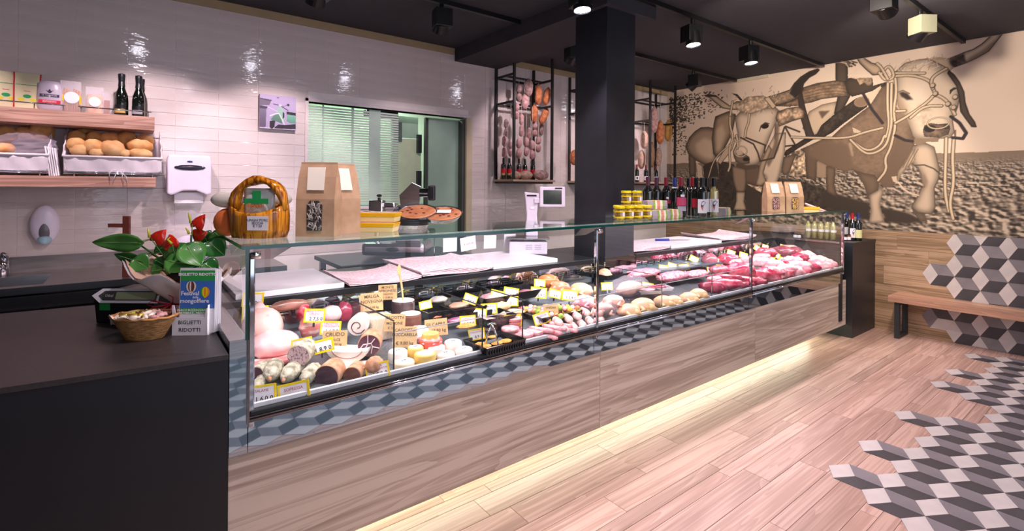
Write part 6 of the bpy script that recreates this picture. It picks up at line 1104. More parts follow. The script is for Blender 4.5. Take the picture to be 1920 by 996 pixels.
t = thing('biscuit_packet', 'white-topped clear packet of pale biscuits with round label', 'packet', ((-0.203, 4.58, 2.24)[0], 4.58, Z1), .02); build('biscuits', boxo((-.043, -.01, .002, .043, .02, .14)), pm('pale_biscuit', 'ecc894', .7, col2='cf9050', scale=18, ramp=(.4, .6), bump=1), t, bevel=.01); build('film', boxo((-.05, -.016, 0, .05, .024, .195)), m_clr, t, bevel=.006); m_ = MB(); m_.lathe([(.034, 0), (.034, .001)], n=28, M=Matrix.Translation((0, -.0165, .09)) @ Matrix.Rotation(PI/2, 4, 'X')); build('label', m_, m_white, t)
t = thing('biscuit_packet', 'half hidden orange-brown packet just left of the sparkling wine', 'packet', ((-0.144, 4.66, 2.259)[0], 4.66, Z1), 0); build('biscuits', boxo((-.02, -.01, .002, .02, .02, .12)), pm('orange_biscuit', 'b06a48', .7), t, bevel=.006); build('film', boxo((-.025, -.014, 0, .025, .024, .18)), m_clr, t, bevel=.004)
m_gold = pm('gold_label', 'c9a860', .4)
for lb, p, mt in (('left green sparkling wine bottle with gold label on the upper shelf', (-0.055, 4.58, 2.22), m_gold), ('right black sparkling wine bottle on the upper shelf', (0.044, 4.58, 2.231), m_grylab), ('third dark bottle hidden right behind the black sparkling wine', (0.061, 4.7, 2.25), None)):
    bottle(lb, p, Z1, 'blk', (.025, .055, mt) if mt else None, h=.29, grp='sparkling wine bottles', champ=True, extra=[(.06, .085, m_black, 1.2, 'dark_label')])
# bread baskets
m_cloth = pm('white_cloth', 'ebe0e8', .9, bump=.5, bscale=14); m_wire = m_chrome
m_bread = [pm('bread_crust', 'cb7f3c', .7, col2='e6b478', scale=14, ramp=(.35, .7)), pm('pale_roll', 'ecbf88', .7, col2='d4945a', scale=10, ramp=(.3, .6)), pm('dark_crust', 'b0783c', .7, col2='d4a468', scale=16, ramp=(.35, .7))]
def bbasket(label, x0, x1):
    t = thing('bread_basket', label, 'basket', ((x0+x1)/2, 4.62, 1.6335)); w_ = (x1-x0)/2
    def cloth(name, fn, nu=18, nv=8): m_ = MB(); m_.grid(fn, nu, nv); build(name, m_, m_cloth, t, smooth=True, solid=.004)
    wv = lambda u, k: .004*math.sin(u*23+k)+.003*math.sin(u*51+k*2)
    cloth('cloth_front', lambda u, v: Vector(((u-.5)*2*w_, -.155-.012*(1-v)*0-.02*v+wv(u, v*3), .030+.10*v-.012*math.sin(u*PI)*(1-v))))
    cloth('cloth_back', lambda u, v: Vector(((u-.5)*2*w_*.97, .14, .05+.24*v)))
    for s in (-1, 1): cloth('cloth_side', lambda u, v, s=s: Vector((s*(w_*(.97+.03*v))+wv(u, 2), -.165+.305*u, .035+(.12+.20*u**.6)*v)), 10, 8)
    m_ = MB(); pts = [(-w_, -.178, .132), (w_, -.178, .135), (w_, .14, .31), (-w_, .14, .31), (-w_, -.178, .132)]; m_.tube(pts, .009, 8); build('cloth_rim', m_, m_cloth, t, smooth=True)
    cloth('cloth_floor', lambda u, v: Vector(((u-.5)*1.94*w_, -.15+.29*v, .035+.10*v)))
    for s in (-1, 1):
        for q in (-.15, .1): m_ = MB(); m_.cyl((s*w_*.8, q, .0), (s*w_*.8, q, .04), .004, n=6); build('wire_foot', m_, m_wire, t, smooth=True)
    for z in (.018, .03): m_ = MB(); m_.cyl((-w_, -.16, z), (w_, -.16, z), .004, n=6); build('wire_rail', m_, m_wire, t, smooth=True)
    return t
xb0, xb1 = (-0.356, 4.46, 1.74)[0], (0.18, 4.46, 1.761)[0]; xa1 = (-0.43, 4.46, 1.737)[0]
t = bbasket('white cloth-lined bread basket with tied bow, next to the towel dispenser', xb0, xb1)
m_ = MB(); 
for pts in (((.02, .045), (-.01, .05), (-.03, .02), (-.025, -.03), (-.008, -.03), (.0, .0), (.02, .045)), ((.02, .045), (.05, .05), (.04, .0), (.05, -.045), (.07, -.04), (.065, .0), (.02, .045))): m_.tube([(a, -.186, b) for a, b in pts], .0022, 5)
build('bow', m_, m_white, t, smooth=True)
bbasket('white cloth-lined bread basket cut off at the left border', xa1-.42, xa1)
def roll(p, r, k, lb, sq=.8, rz=0):
    t = thing('bread_roll', lb, 'bread', (p[0], p[1], p[2]-r*.75), rz, 'bread rolls in the baskets'); m_ = MB(); m_.ell((0, 0, r*.75), (r, r*.85, r*sq), 16, 10, fn=lambda d: 1+.16*vnoise((d.x*2+p[0]*9, d.y*2, d.z*2))-.10*max(0, d.z)*math.exp(-(d.x*4)**2)*(k != 2)); build('crust', m_, m_bread[k], t, smooth=True)
for q, k, lb, sq in [(((-0.296, 4.5, 1.849), 0.0473), 0, 'small roll at the left front corner of the right basket, upper', 1), (((-0.281, 4.49, 1.813), 0.0473), 1, 'pale roll at the left front corner of the right basket, lower', .9), (((-0.21, 4.5, 1.836), 0.0554), 0, 'tall split roll, second from left in front', 1), (((-0.191, 4.48, 1.799), 0.0406), 1, 'pale roll tip in front of the tall split roll', .8), (((-0.106, 4.5, 1.83), 0.0714), 1, 'largest round roll in the middle of the right basket', .8), (((-0.3, 4.62, 1.905), 0.0486), 2, 'dark roll at the back left of the right basket', 1), (((-0.206, 4.62, 1.904), 0.0494), 2, 'brown roll behind the tall split roll', 1), (((-0.123, 4.62, 1.905), 0.0616), 0, 'brown roll behind the largest roll', .8), (((-0.026, 4.62, 1.908), 0.0626), 2, 'dark baked roll right of the centre at the back', .9), (((0.055, 4.52, 1.859), 0.0699), 0, 'ridged croissant-like roll at the right', .7), (((0.087, 4.58, 1.908), 0.0474), 0, 'roll leaning in the right corner of the right basket', .9), (((-0.034, 4.48, 1.799), 0.0341), 1, 'tiny pale roll right of the largest one', .8), (((0.055, 4.49, 1.8), 0.0656), 1, 'flat pale roll at the right front', .6), (((-0.255, 4.7, 1.953), 0.0537), 2, 'flat loaf at the very back of the right basket', .5), (((-0.487, 4.66, 1.936), 0.0657), 2, 'big golden loaf at the back of the left basket', .85), (((-0.569, 4.66, 1.923), 0.0503), 2, 'brown loaf beside the big golden one', .7), (((-0.657, 4.64, 1.901), 0.0563), 2, 'brown loaf at the left border, back of the left basket', 1), (((-0.645, 4.52, 1.803), 0.0480), 0, 'orange loaf at the left border, front of the left basket', .8)]:
    p, r = q; roll(p, r*1.1, k, lb, sq)
t = thing('plastic_bag', 'crumpled clear plastic bag over the bread in the left basket', 'plastic bag', (-0.554, 4.54, 1.833), 0); m_ = MB(); m_.ell((0, 0, .0), (.16, .07, .085), 26, 16, fn=lambda d: 1+.25*vnoise((d.x*3, d.y*3+2, d.z*3))+.1*vnoise((d.x*9, d.y*9, d.z*9))); build('film', m_, BAG, t)
t = thing('paper_sleeve_stack', 'stack of folded white paper sleeves between the two bread baskets', 'paper bags', ((-0.399, 4.47, 1.739)[0], 4.50, 1.6335), 0)
for k in range(5): m_ = MB(); m_.box(-.03+.011*k, -.02, 0, -.022+.011*k, .08, .20-.004*k); o = build('sleeve', m_, m_white, t); o.rotation_euler = (0, -.12, 0)
# towel and soap dispensers
tx0, tx1 = (0.222, 4.6, 1.768)[0], (0.512, 4.6, 1.779)[0]
t = thing('towel_dispenser', 'white paper towel dispenser with dark oval window on the tiled wall', 'dispenser', ((tx0+tx1)/2, 4.70, 1.49)); w_ = (tx1-tx0)/2; m_dp = pm('dispenser_white', 'e8e0f0', .3)
m_ = MB(); m_.prism([(-w_*.94, .32), (w_*.94, .32), (w_, .28), (w_, .02), (w_*.8, .01), (w_*.3, .045), (-w_*.3, .045), (-w_*.8, .01), (-w_, .02), (-w_, .28)], -.09, .085, lambda u, v, q: (u, q, v)); build('case', m_, m_dp, t, bevel=.012); m_ = MB(); m_.ell((0, -.096, .225), (w_*.72, .006, .020), 26, 6); build('window', m_, pm('smoked_window', '2c2834', .1), t, smooth=True); m_ = MB(); m_.ell((0, -.094, .272), (.02, .004, .006), 14, 4); build('badge', m_, m_caps['blue'], t, smooth=True); build('paper_towel', boxo((-w_*.66, -.03, -.055, w_*.66, -.028, .03)), m_white, t)
t = thing('soap_dispenser', 'white egg-shaped soap dispenser with oval window above the sink', 'dispenser', (-.473, 4.745, 1.16)); m_ = MB(); m_.ell((0, 0, .135), (.078, .045, .135), 24, 14); build('case', m_, m_dp, t, smooth=True); m_ = MB(); m_.ell((0, -.03, .10), (.033, .018, .075), 18, 10); build('window', m_, pm('soap_window', '6f6a72', .2), t, smooth=True); m_ = MB(); m_.ell((0, -.02, .03), (.04, .035, .035), 16, 8); build('lever', m_, pm('pale_blue_lever', 'a8c8d8', .3), t, smooth=True)
# steel back counter with sink and tap
bc = thing('steel_counter', 'stainless steel back counter with splashback and drawers at the left', 'counter', (-.8, 4.4, 0)); m_dst = pm('worn_steel', '98918f', .38, 1, col2='8a8281', scale=20, stretch=(.3, 3, 3))
bw('counter_top', boxo((-2.2, 4.05, .935, -1.05, 4.79, .97), (-.42, 4.05, .935, .95, 4.79, .97), (-1.05, 4.05, .935, -.42, 4.14, .97), (-1.05, 4.56, .935, -.42, 4.79, .97)), m_dst, bc, bevel=.001); bw('splashback', boxo((-2.2, 4.775, .97, .95, 4.79, 1.074)), m_dst, bc); bw('front_edge', boxo((-2.2, 4.045, .93, .95, 4.05, .972)), m_steel, bc)
m_ = MB(); q = lambda a, b, z: [(-.735-a, 4.35-b, z), (-.735+a, 4.35-b, z), (-.735+a, 4.35+b, z), (-.735-a, 4.35+b, z)]; m_.rings([q(.315, .21, .968), q(.30, .195, .80), q(.28, .18, .80), q(.0, .0, .80)], cap=False); bw('sink_basin', m_, m_steel, bc, solid=.002)
bw('cabinet', boxo((-2.2, 4.10, .1, .95, 4.76, .79), (-.41, 4.10, .79, .95, 4.76, .93)), pm('cabinet_black', '141416', .4), bc)
for x0, x1 in ((-.75, .07), (.09, .93)): d_ = bw('drawer', boxo((x0, 4.06, .845 if x0 > 0 else .845, x1, 4.098, .915)), m_black, bc, bevel=.002); bw('drawer_trim', boxo((x0, 4.056, .838, x1, 4.06, .845)), m_steel, bc)
bw('cabinet_panel', boxo((-2.15, 4.07, .84, -.78, 4.10, .92)), m_mirror, bc)
t = thing('tap', 'chrome lever tap at the left border by the sink', 'tap', ((-0.657, 4.62, 1.034)[0], 4.62, .9705)); m_ = MB(); m_.tube([(0, 0, 0), (0, 0, .10)], [.026, .024], 18); m_.tube([(0, 0, .04), (0, -.08, .075), (0, -.14, .065)], [.016, .014, .012], 12); build('spout', m_, m_chrome, t, smooth=True); m_ = MB(); m_.tube([(0, 0, .10), (0, 0, .135), (0, -.03, .15)], [.022, .024, .012], 14); build('lever', m_, m_chrome, t, smooth=True)
t = thing('wooden_cross', 'small dark red wooden cross standing behind the flowers', 'cross', (-0.017, 4.008, 0.981), AZ) if False else thing('wooden_cross', 'small dark red wooden cross standing behind the flowers', 'cross', ((-0.019, 4.15, 1.037)[0], 4.15, .9705), AZ); build('upright', boxo((-.022, -.008, 0, .022, .008, .40)), pm('red_brown_wood', '6a3428', .5), t, bevel=.002); build('crossbar', boxo((-.12, -.007, .325, .022, .007, .35)), pm('red_brown_wood', '6a3428', .5), t, bevel=.002)
t = thing('cellophane_parcel', 'cellophane-wrapped lilac parcel behind the anthurium on the steel counter', 'parcel', ((0.326, 4.3, 1.102)[0], 4.3, .9705), AZ); m_ = MB(); m_.ell((0, 0, .225), (.19, .13, .19), 22, 14, fn=lambda d: 1+.15*vnoise((d.x*4, d.y*4, d.z*4))); build('cellophane', m_, BAG, t); m_ = MB(); m_.ell((0.03, 0, .125), (.15, .10, .12), 18, 10); build('contents', m_, pm('lilac_paper', '9a94c8', .5, col2='e8e0f0', scale=6, ramp=(.4, .6)), t, smooth=True)
# ================================================================ HANGING RACKS WITH CURED MEAT
m_rk = pm('black_rack_steel', '1b191b', .45); m_rs = pm('rack_shelf_oak', 'b89a84', .6)
def rack(label, x0, x1):
    y0, y1 = 4.43, 4.775; r = thing('hanging_rack', label, 'rack', ((x0+x1)/2, 4.6, 1.645)); s = .013; m_post = m_rk
    zt = 2.975 if x0 < 3.45 else 3.045
    for x in (x0, x1):
        for y in (y0, y1): z2 = (2.975 if x < 3.47 else 3.115); z2 = 3.04 if y > 4.7 and x > 3.47 else z2; bw('post', boxo((x-s, y-s, 1.648, x+s, y+s, z2)), m_post, r)
        for z in (2.86, 2.55): bw('side_bar', boxo((x-.010, y0+s, z-.012, x+.010, y1-s, z+.012)), m_post, r)
    for z, y in ((2.86, y1), (2.55, y1), (2.86, 4.6), (2.55, 4.6)): bw('hanging_bar', boxo((x0+.01, y-.01, z-.010, x1-.01, y+.01, z+.010)), m_post, r)
    bw('top_bar', boxo((x0+s, y0-s, zt-.03, x1-s, y0+s, zt)), m_post, r) if x0 > 3.45 else None
    bw('shelf_board', boxo((x0-.03, y0-.03, 1.645, x1+.03, y1+.01, 1.668)), m_rs, r); bw('shelf_frame', boxo((x0-.01, y0-.012, 1.622, x1+.01, y1, 1.644)), m_post, r)
rack('black steel rack with salamis left of the column, hung from the ceiling', 3.42, 3.994); rack('black steel rack mostly hidden behind the column', 4.62, 5.20); rack('black steel rack with cured meats right of the column by the mural', 5.87, 6.47)
m_sal = {'g': pm('greyish_salami', 'b89a94', .85, col2='7c5c5a', scale=26, bump=1, bscale=60), 'p': pm('pinkish_salami', 'd3aaa6', .85, col2='a87a78', scale=26, bump=1, bscale=60), 'o': pm('orange_salami', 'd88a58', .75, col2='a85a34', scale=22, bump=1, bscale=50), 'y': pm('yellow_provolone', 'cfa050', .5, col2='b07c34', scale=8), 'b': pm('brown_ham', '7c5a40', .6), 'm': pm('mottled_salami', '9a8468', .85, col2='c49a94', scale=30, ramp=(.4, .6), bump=1)}
m_str = pm('kitchen_string', 'e4d8c4', .9)
def sal(label, p, w_, h, kd, y, zb, dbl=False, tilt=0, grp='salamis hanging in the left rack'):
    p = Vector((p[0], y, p[2])); t = thing('salami', label, 'salami', (p.x, p.y, p.z-h/2), 0, grp)
    def body(z0, z1): 
        n = 9; m_ = MB(); m_.tube([(tilt*(k/(n-1)-.5)*.05, .004*math.sin(k), z0+(z1-z0)*k/(n-1)) for k in range(n)], [w_*.18, w_*.40, w_*.48, w_*.5, w_*.49, w_*.5, w_*.46, w_*.34, w_*.1], 12); build('casing', m_, m_sal[kd], t, smooth=True)
    if dbl: body(0, h*.49); body(h*.5, h)
    else: body(0, h)
    m_ = MB(); m_.tube([(0, 0, h), (0, 0, max(h+.02, zb-t.location.z-.012))], .0018, 4)
    if not dbl:
        for a in range(4): m_.tube([(w_*.5*math.sin(PI*k/8)**.5*math.cos(a*PI/2+.4), w_*.5*math.sin(PI*k/8)**.5*math.sin(a*PI/2+.4), h*k/8) for k in range(9)], .0014, 3)
    build('string', m_, m_str, t)
L1 = [(((3.762, 4.6, 2.773), 0.0064), 18, 33, 'g', 2.86, 0, 'dark salami hanging highest in the left rack'), (((3.605, 4.58, 2.687), 0.0063), 11, 32, 'g', 2.86, 0, 'grey salami beside the left front post, top row'), (((3.675, 4.56, 2.586), 0.0063), 15, 28, 'p', 2.86, 0, 'pinkish salami overlapping the highest one from below'), (((3.922, 4.6, 2.709), 0.0065), 14, 38, 'o', 2.86, 0, 'left orange salami of the upper orange pair'), (((4.061, 4.6, 2.706), 0.0066), 14, 33, 'o', 2.86, 1, 'right orange salami of the upper orange pair'), (((3.842, 4.58, 2.466), 0.0064), 14, 33, 'o', 2.55, 0, 'left orange salami of the lower orange pair'), (((4.001, 4.58, 2.455), 0.0065), 14, 31, 'o', 2.55, 2, 'right tilted orange salami of the lower orange pair'), (((3.513, 4.5, 2.456), 0.0061), 9, 30, 'p', 2.55, 0, 'pink salami half hidden by the left front post'), (((3.621, 4.55, 2.31), 0.0062), 9, 44, 'p', 2.55, 0, 'long double salami string left of centre'), (((3.472, 4.65, 2.27), 0.0062), 9, 34, 'g', 2.55, 0, 'dark double salami behind the side frame, upper'), (((3.846, 4.68, 2.237), 0.0065), 9, 22, 'p', 2.55, 0, 'short pale salami behind the long string'), (((3.871, 4.6, 2.278), 0.0064), 10, 26, 'p', 2.55, 0, 'pale double salami below the left orange one'), (((4.029, 4.66, 2.295), 0.0066), 9, 22, 'g', 2.55, 0, 'dark salami below the tilted orange one'), (((3.928, 4.6, 2.101), 0.0065), 10, 29, 'p', 2.55, 0, 'lowest double salami near the right front post'), (((3.416, 4.6, 2.046), 0.0061), 10, 42, 'p', 2.55, 0, 'long double salami at the far left of the left rack'), (((3.467, 4.55, 2.022), 0.0061), 8, 30, 'p', 2.55, 0, 'salami sliver left of the left front post'), (((3.588, 4.55, 2.034), 0.0062), 11, 38, 'p', 2.55, 0, 'double salami above the middle bottles'), (((3.724, 4.58, 2.062), 0.0063), 10, 36, 'p', 2.55, 0, 'double salami right of the middle bottles'), (((3.798, 4.56, 2.027), 0.0064), 10, 36, 'p', 2.55, 0, 'double salami above the rightmost rack bottle')]
for q, w_, h, kd, zb, tl, lb in L1:
    p, s = q; sal(lb, p, w_*s, h*s, kd, p[1], zb, dbl=(w_ < 12 and h > 25), tilt=tl)
L3 = [(((6.17, 4.58, 2.602), 0.0079), 14, 50, 'p', 2.86, 'large pink netted salami at the front of the right rack'), (((6.274, 4.55, 2.417), 0.0080), 14, 44, 'o', 2.86, 'tan salami right of the large pink one'), (((6.543, 4.6, 2.465), 0.0082), 13, 40, 'y', 2.86, 'yellow smoked cheese hanging rightmost in the right rack'), (((5.962, 4.6, 2.289), 0.0078), 14, 33, 'm', 2.55, 'mottled salami seen left of the right rack post'), (((5.903, 4.6, 1.998), 0.0078), 14, 35, 'm', 2.55, 'lower mottled salami above the bottles with black print'), (((6.219, 4.65, 2.084), 0.0080), 9, 48, 'b', 2.55, 'narrow brown ham behind the front post of the right rack'), (((6.308, 4.6, 2.054), 0.0080), 11, 34, 'm', 2.55, 'green-grey salami low in the right rack')]
for q, w_, h, kd, zb, lb in L3:
    p, s = q; sal(lb, p, w_*s, h*s, kd, p[1], zb, grp='cured meats hanging in the right rack')
p, s = (4.539, 4.6, 1.957), 0.0069; t = thing('cured_ham', 'orange cured ham hanging in the rack behind the column', 'ham', (p[0], p[1], p[2]-.09)); m_ = MB(); m_.ell((0, 0, .1), (.06, .06, .10), 18, 12, fn=lambda d: 1+.1*vnoise((d.x*3, d.y*3, d.z*3))); build('meat', m_, m_sal['o'], t, smooth=True); m_ = MB(); m_.tube([(0, 0, .19), (0, 0, 2.54-p[2]+.09)], .002, 4); build('string', m_, m_str, t)
for k, (p, lb) in enumerate((((3.447, 4.66, 1.772), 'leftmost'), ((3.533, 4.66, 1.774), 'second'), ((3.677, 4.66, 1.778), 'third'), ((3.783, 4.68, 1.781), 'fourth'), ((3.892, 4.66, 1.784), 'rightmost'))): bottle('%s red-labelled bottle on the shelf of the left rack' % lb, p, 1.669, 'blk', (.09, .15, pm('scarlet_label', 'c8102a', .5)), h=.25, grp='red-labelled bottles in the left rack', extra=[(.06, .088, m_gold, .7, 'gold_print')])
for k, (p, lb) in enumerate((((5.821, 4.62, 1.833), 'left'), ((6.03, 4.62, 1.838), 'middle'), ((6.326, 4.66, 1.847), 'right'))): bottle('%s bottle with white label and black print in the right rack' % lb, p, 1.669, 'red', (.03, .10, m_white), h=.25, grp='bottles in the right rack', extra=[(.045, .085, m_black, .35, 'black_print', 1.02)])
for q, rr, kd, lb in ((((3.504, 4.5, 1.739), 0.0550), 1.3, 'm', 'short salami lying at the left of the rack shelf'), (((3.67, 4.52, 1.743), 0.0624), 1.5, 'm', 'mottled salami lying in the middle of the rack shelf'), (((3.9, 4.52, 1.755), 0.0703), 1.6, 'g', 'dark salami lying at the right of the rack shelf')):
    p, r = q; t = thing('salami', lb, 'salami', (p[0], p[1], 1.669), 0, 'salamis lying on the rack shelf'); m_ = MB(); m_.ell((0, 0, r*.85), (r*rr, r*.8, r*.85), 18, 12, fn=lambda d: 1+.06*vnoise((d.x*5, d.y*5, d.z*5))); build('casing', m_, m_sal[kd], t, smooth=True)

# ================================================================ ON THE CHECKOUT COUNTER
ZK = .9805
p0 = (-0.122, 2.799, 0.98); m_till = pm('till_black', '0f1215', .35)
t = T('till_scale', 'low black till scale with white arrow-shaped display and green sticker', 'till', (p0[0]+.16*.793+.10*.609, p0[1]-.16*.609+.10*.793), ZK)
m_ = MB(); m_.rings([[(-.15, -.10, 0), (.10, -.10, 0), (.10, .12, 0), (-.15, .12, 0)], [(-.162, -.10, .105), (.10, -.10, .105), (.10, .12, .105), (-.162, .12, .105)], [(-.155, -.05, .125), (.1, -.05, .125), (.1, .12, .125), (-.155, .12, .125)]]); build('body', m_, m_till, t, bevel=.004)
Mx = frame((0, -.102, .105), (1, 0, 0), (0, .35, 1)); m_ = MB(); m_.prism([(-.165, .012), (-.125, .043), (.12, .043), (.12, -.018), (-.125, -.018)], 0, .008); o = build('bezel', m_, m_white, t); o.matrix_local = Mx
m_ = MB(); m_.prism([(-.135, .012), (-.112, .033), (.115, .033), (.115, -.008), (-.112, -.008)], .008, .0095); o = build('display', m_, pm('display_grey', '4a4c48', .3), t); o.matrix_local = Mx; o = build('lcd', boxo((-.06, -.003, .0095, .11, .028, .0105)), pm('lcd', 'a9b08c', .3), t); o.matrix_local = Mx
text('lettering', 'Dibal', .016, m_white, t, Mx @ Matrix.Translation((-.088, .012, .0105))); o = build('sticker', boxo((-.135, -.1015, .055, -.09, -.1005, .092)), pm('green_sticker', '1f8a44', .5), t)
# wicker basket of sweets
pb = (0.048, 2.395, 0.98); t = T('wicker_basket', 'small oval wicker basket lined with paper and filled with sweets', 'basket', (pb[0], pb[1]+.03), ZK); m_wk = pm('wicker', 'b98c58', .6, col2='8f6238', scale=50, stretch=(1, 1, 4), bump=.8)
R = []
for k in range(11): f = k/10; R.append([((.070+.048*f)*math.cos(a)*(1+.01*((k+j) % 2)), (.050+.03*f)*math.sin(a)*(1+.01*((k+j) % 2)), .085*f) for j, a in enumerate([2*PI*q/48 for q in range(48)])])
R += [[((.112)*math.cos(2*PI*q/48), (.074)*math.sin(2*PI*q/48), .083) for q in range(48)], [((.068)*math.cos(2*PI*q/48), (.048)*math.sin(2*PI*q/48), .01) for q in range(48)]]
m_ = MB(); m_.rings(R); build('weave', m_, m_wk, t); m_ = MB(); m_.tube([(.119*math.cos(2*PI*k/36), .081*math.sin(2*PI*k/36), .086+.002*math.sin(k*2)) for k in range(37)], .005, 6); build('rim', m_, pm('rim_cane', 'c98a4c', .5), t, smooth=True)
m_ = MB(); m_.grid(lambda u, v: Vector(((.05+.075*v)*math.cos(PI*.75+u*PI*.9), (.03+.06*v)*math.sin(PI*.75+u*PI*.9), .05+.045*v-(.05*max(0, v-.8)*5 if u < .35 else 0)+.006*math.sin(u*26))), 24, 8); build('paper_liner', m_, pm('liner_paper', 'e8d8c8', .8), t, solid=.001, smooth=True)
rn_ = random.Random(4); m_cd = [pm('cream_sweet_wrapper', 'efe0d0', .3), pm('brown_sweet_wrapper', '6a4038', .3), pm('gold_sweet_wrapper', 'd8b84a', .25, .4), pm('pink_sweet_wrapper', 'd8a0a0', .3), pm('lime_sweet_wrapper', 'c9cc58', .3)]; nmc = ['cream', 'brown', 'gold', 'pink', 'lime']
plc = ['at the left end', 'near the left end', 'left of the middle', 'in the middle', 'right of the middle', 'near the right end', 'at the right end']
for k in range(21):
    a = k*2.4; q = .085*math.sqrt((k+.5)/21); lx, ly = q*math.cos(a), q*.62*math.sin(a); c = k % 5; wx = t.location.x+lx*.793-ly*-.609*1.0*(-1)*-1; P_ = t.location+RV*lx+Vector((.609, .793, 0))*ly
    s = thing('wrapped_sweet', '%s%s wrapped sweet %s of the wicker basket, %s' % (['large ', '', 'small ', 'crinkled ', 'flat '][(k//5) % 5], nmc[c], plc[min(6, int((lx+.085)/.0245))], 'towards the back' if ly > .018 else ('towards the front' if ly < -.018 else 'on the centre line')), 'sweet', (P_.x, P_.y, ZK+.078+.012*(1-q/.085)), rn_.uniform(0, 3), 'sweets in the wicker basket')
    m_ = MB(); m_.tube([(-.022, 0, .008), (-.013, 0, .008), (-.010, 0, .008), (.010, 0, .008), (.013, 0, .008), (.022, 0, .008)], [.009, .003, .009, .009, .003, .009], 8); build('wrapper', m_, m_cd[c], s, smooth=True)
# leaflet holder
pl = (0.193, 2.332, 0.98); t = T('leaflet_holder', 'white leaflet stand for balloon festival tickets reading BIGLIETTI RIDOTTI', 'leaflet stand', (pl[0], pl[1]+.02), ZK, AZ+.05); s = .00213
m_ = MB(); m_.prism([(-.068, 0), (.068, 0), (.068, .11), (.062, .105), (.058, .072), (-.052, .072), (-.06, .12), (-.068, .12)], -.002, 0, lambda u, v, w_: (u, w_-.004, v)); build('front_panel', m_, m_white, t)
build('side_panel', boxo((.068, -.004, 0, .070, .05, .12)), m_white, t); build('back_panel', boxo((-.066, .048, 0, .066, .050, .10)), m_white, t); build('base', boxo((-.068, 0, 0, .068, .05, .002)), m_white, t)
tx(t, 'BIGLIETTI', .021, m_ink, .0, .052, -.0065, bold=.0); tx(t, 'RIDOTTI', .022, m_ink, .0, .022, -.0065, bold=.0)
for k in range(4):
    l = thing('leaflet', ['frontmost balloon festival leaflet with BIGLIETTO RIDOTTO header', 'second', 'third', 'rearmost'][k]+('' if k == 0 else ' white leaflet edge behind the festival leaflet'), 'leaflet', (t.location.x+(.609*.010*(k+.5)), t.location.y+(.793*.010*(k+.5)), ZK+.004), AZ+.05, 'leaflets in the white stand'); ln = .03
    F = lambda x, z: frame((x, z*ln, z), (1, 0, 0), (0, ln, 1))
    o = build('sheet', boxo((-.048+.003*k, .004, -.0004, .090+.002*k, .262-.004*k, .0004)), m_white, l); o.matrix_local = F(0, 0)
    if k == 0:
        def strip(n_, x0, y0, x1, y1, mt, z=.0006): o = build(n_, boxo((x0, y0, 0, x1, y1, .0003)), mt, l); o.matrix_local = F(0, 0) @ Matrix.Translation((0, 0, z)); return o
        strip('sky_print', -.046, .100, .088, .212, pm('festival_blue', '3c6ec0', .5)); strip('green_header', -.046, .210, .088, .252, pm('festival_green', '2c9a48', .5), .0007); strip('green_footer', -.046, .079, .062, .102, pm('festival_green', '2c9a48', .5), .0007)
        tt = lambda s_, sz, x, y, mt=m_white, **kk: text('lettering', s_, sz, mt, l, F(0, 0) @ Matrix.Translation((x, y, .0012)), **kk)
        tt('BIGLIETTO RIDOTTO', .0155, .020, .236, bold=.03); tt('Festival', .024, -.008, .160, bold=.012); tt('delle', .013, .014, .1445); tt('mongolfiere', .0235, .010, .130, bold=.012); tt('PARCO BUZZACCARINI', .0115, .006, .0935, bold=.02); tt('MONSELICE - PADOVA', .0105, .006, .0825, bold=.02)
        def balloon(cx, cy, r, cols):
            for q in range(len(cols)):
                a0, a1 = -1+2*q/len(cols), -1+2*(q+1)/len(cols); m_ = MB(); m_.prism([(cx+a0*r*.95*math.sin(math.acos(max(-1, min(1, v)))), cy+v*r*(1 if v > 0 else 1.35)) for v in (-.98, -.6, -.2, .2, .6, .95)]+[(cx+a1*r*.95*math.sin(math.acos(max(-1, min(1, v)))), cy+v*r*(1 if v > 0 else 1.35)) for v in (.95, .6, .2, -.2, -.6, -.98)], 0, .0002); o = build('balloon_print', m_, cols[q], l); o.matrix_local = F(0, 0) @ Matrix.Translation((0, 0, .0012))
        br = pm('balloon_brown', '6a3230', .5); balloon(-.004, .190, .020, [m_cd[0], br, m_cd[0], br, br, m_cd[0]]); balloon(.050, .168, .019, [pm('balloon_green', '3aa04a', .5), m_yel, pm('balloon_orange', 'f08a2c', .5), m_yel, pm('balloon_orange', 'f08a2c', .5)])
# anthurium in paper wrap
pf = (0.187, 2.513, 0.98); fl = T('anthurium', 'potted anthurium with red flowers wrapped in white paper and red ribbon', 'potted plant', (pf[0], pf[1]+.04), ZK)
def loc(px, py, yo=0): pass
m_wrapw = pm('wrap_paper_white', 'dcd6d6', .5, col2='ccc2c4', scale=5, bump=.4, bscale=5); m_wrapp = pm('wrap_paper_peach', 'e6bfa8', .6)
R = []
prof = [(.045, 0), (.055, .04), (.05, .085), (.045, .10), (.075, .125), (.125, .165), (.185, .215)]
for i, (r, z) in enumerate(prof):
    R.append([(r*math.cos(2*PI*k/40)*(1+.35*(i/6)**2*max(0, math.cos(2*PI*k/40-PI))), r*.8*math.sin(2*PI*k/40), z+(i/6)**2*.025*math.sin(k*.9)+.05*(i/6)**3*max(0, math.cos(2*PI*k/40-PI*.95))) for k in range(40)])
m_ = MB(); m_.rings(R, cap=False); m_.f.append(tuple(range(40))[::-1]); build('paper_wrap', m_, m_wrapw, fl, smooth=True, solid=.0015)
R2 = [[(x*.95, y*.95, z+.004) for x, y, z in ring] for ring in R[3:]]; m_ = MB(); m_.rings(R2, cap=False); build('inner_wrap', m_, m_wrapp, fl, smooth=True)
m_ = MB(); m_.add([(.06, -.06, .13), (.14, -.05, .12), (.12, -.13, .001), (.09, -.13, 0.001)], [(0, 1, 2, 3)]); build('paper_flap', m_, pm('pink_paper_flap', 'f0c4d0', .6), fl, solid=.0015)
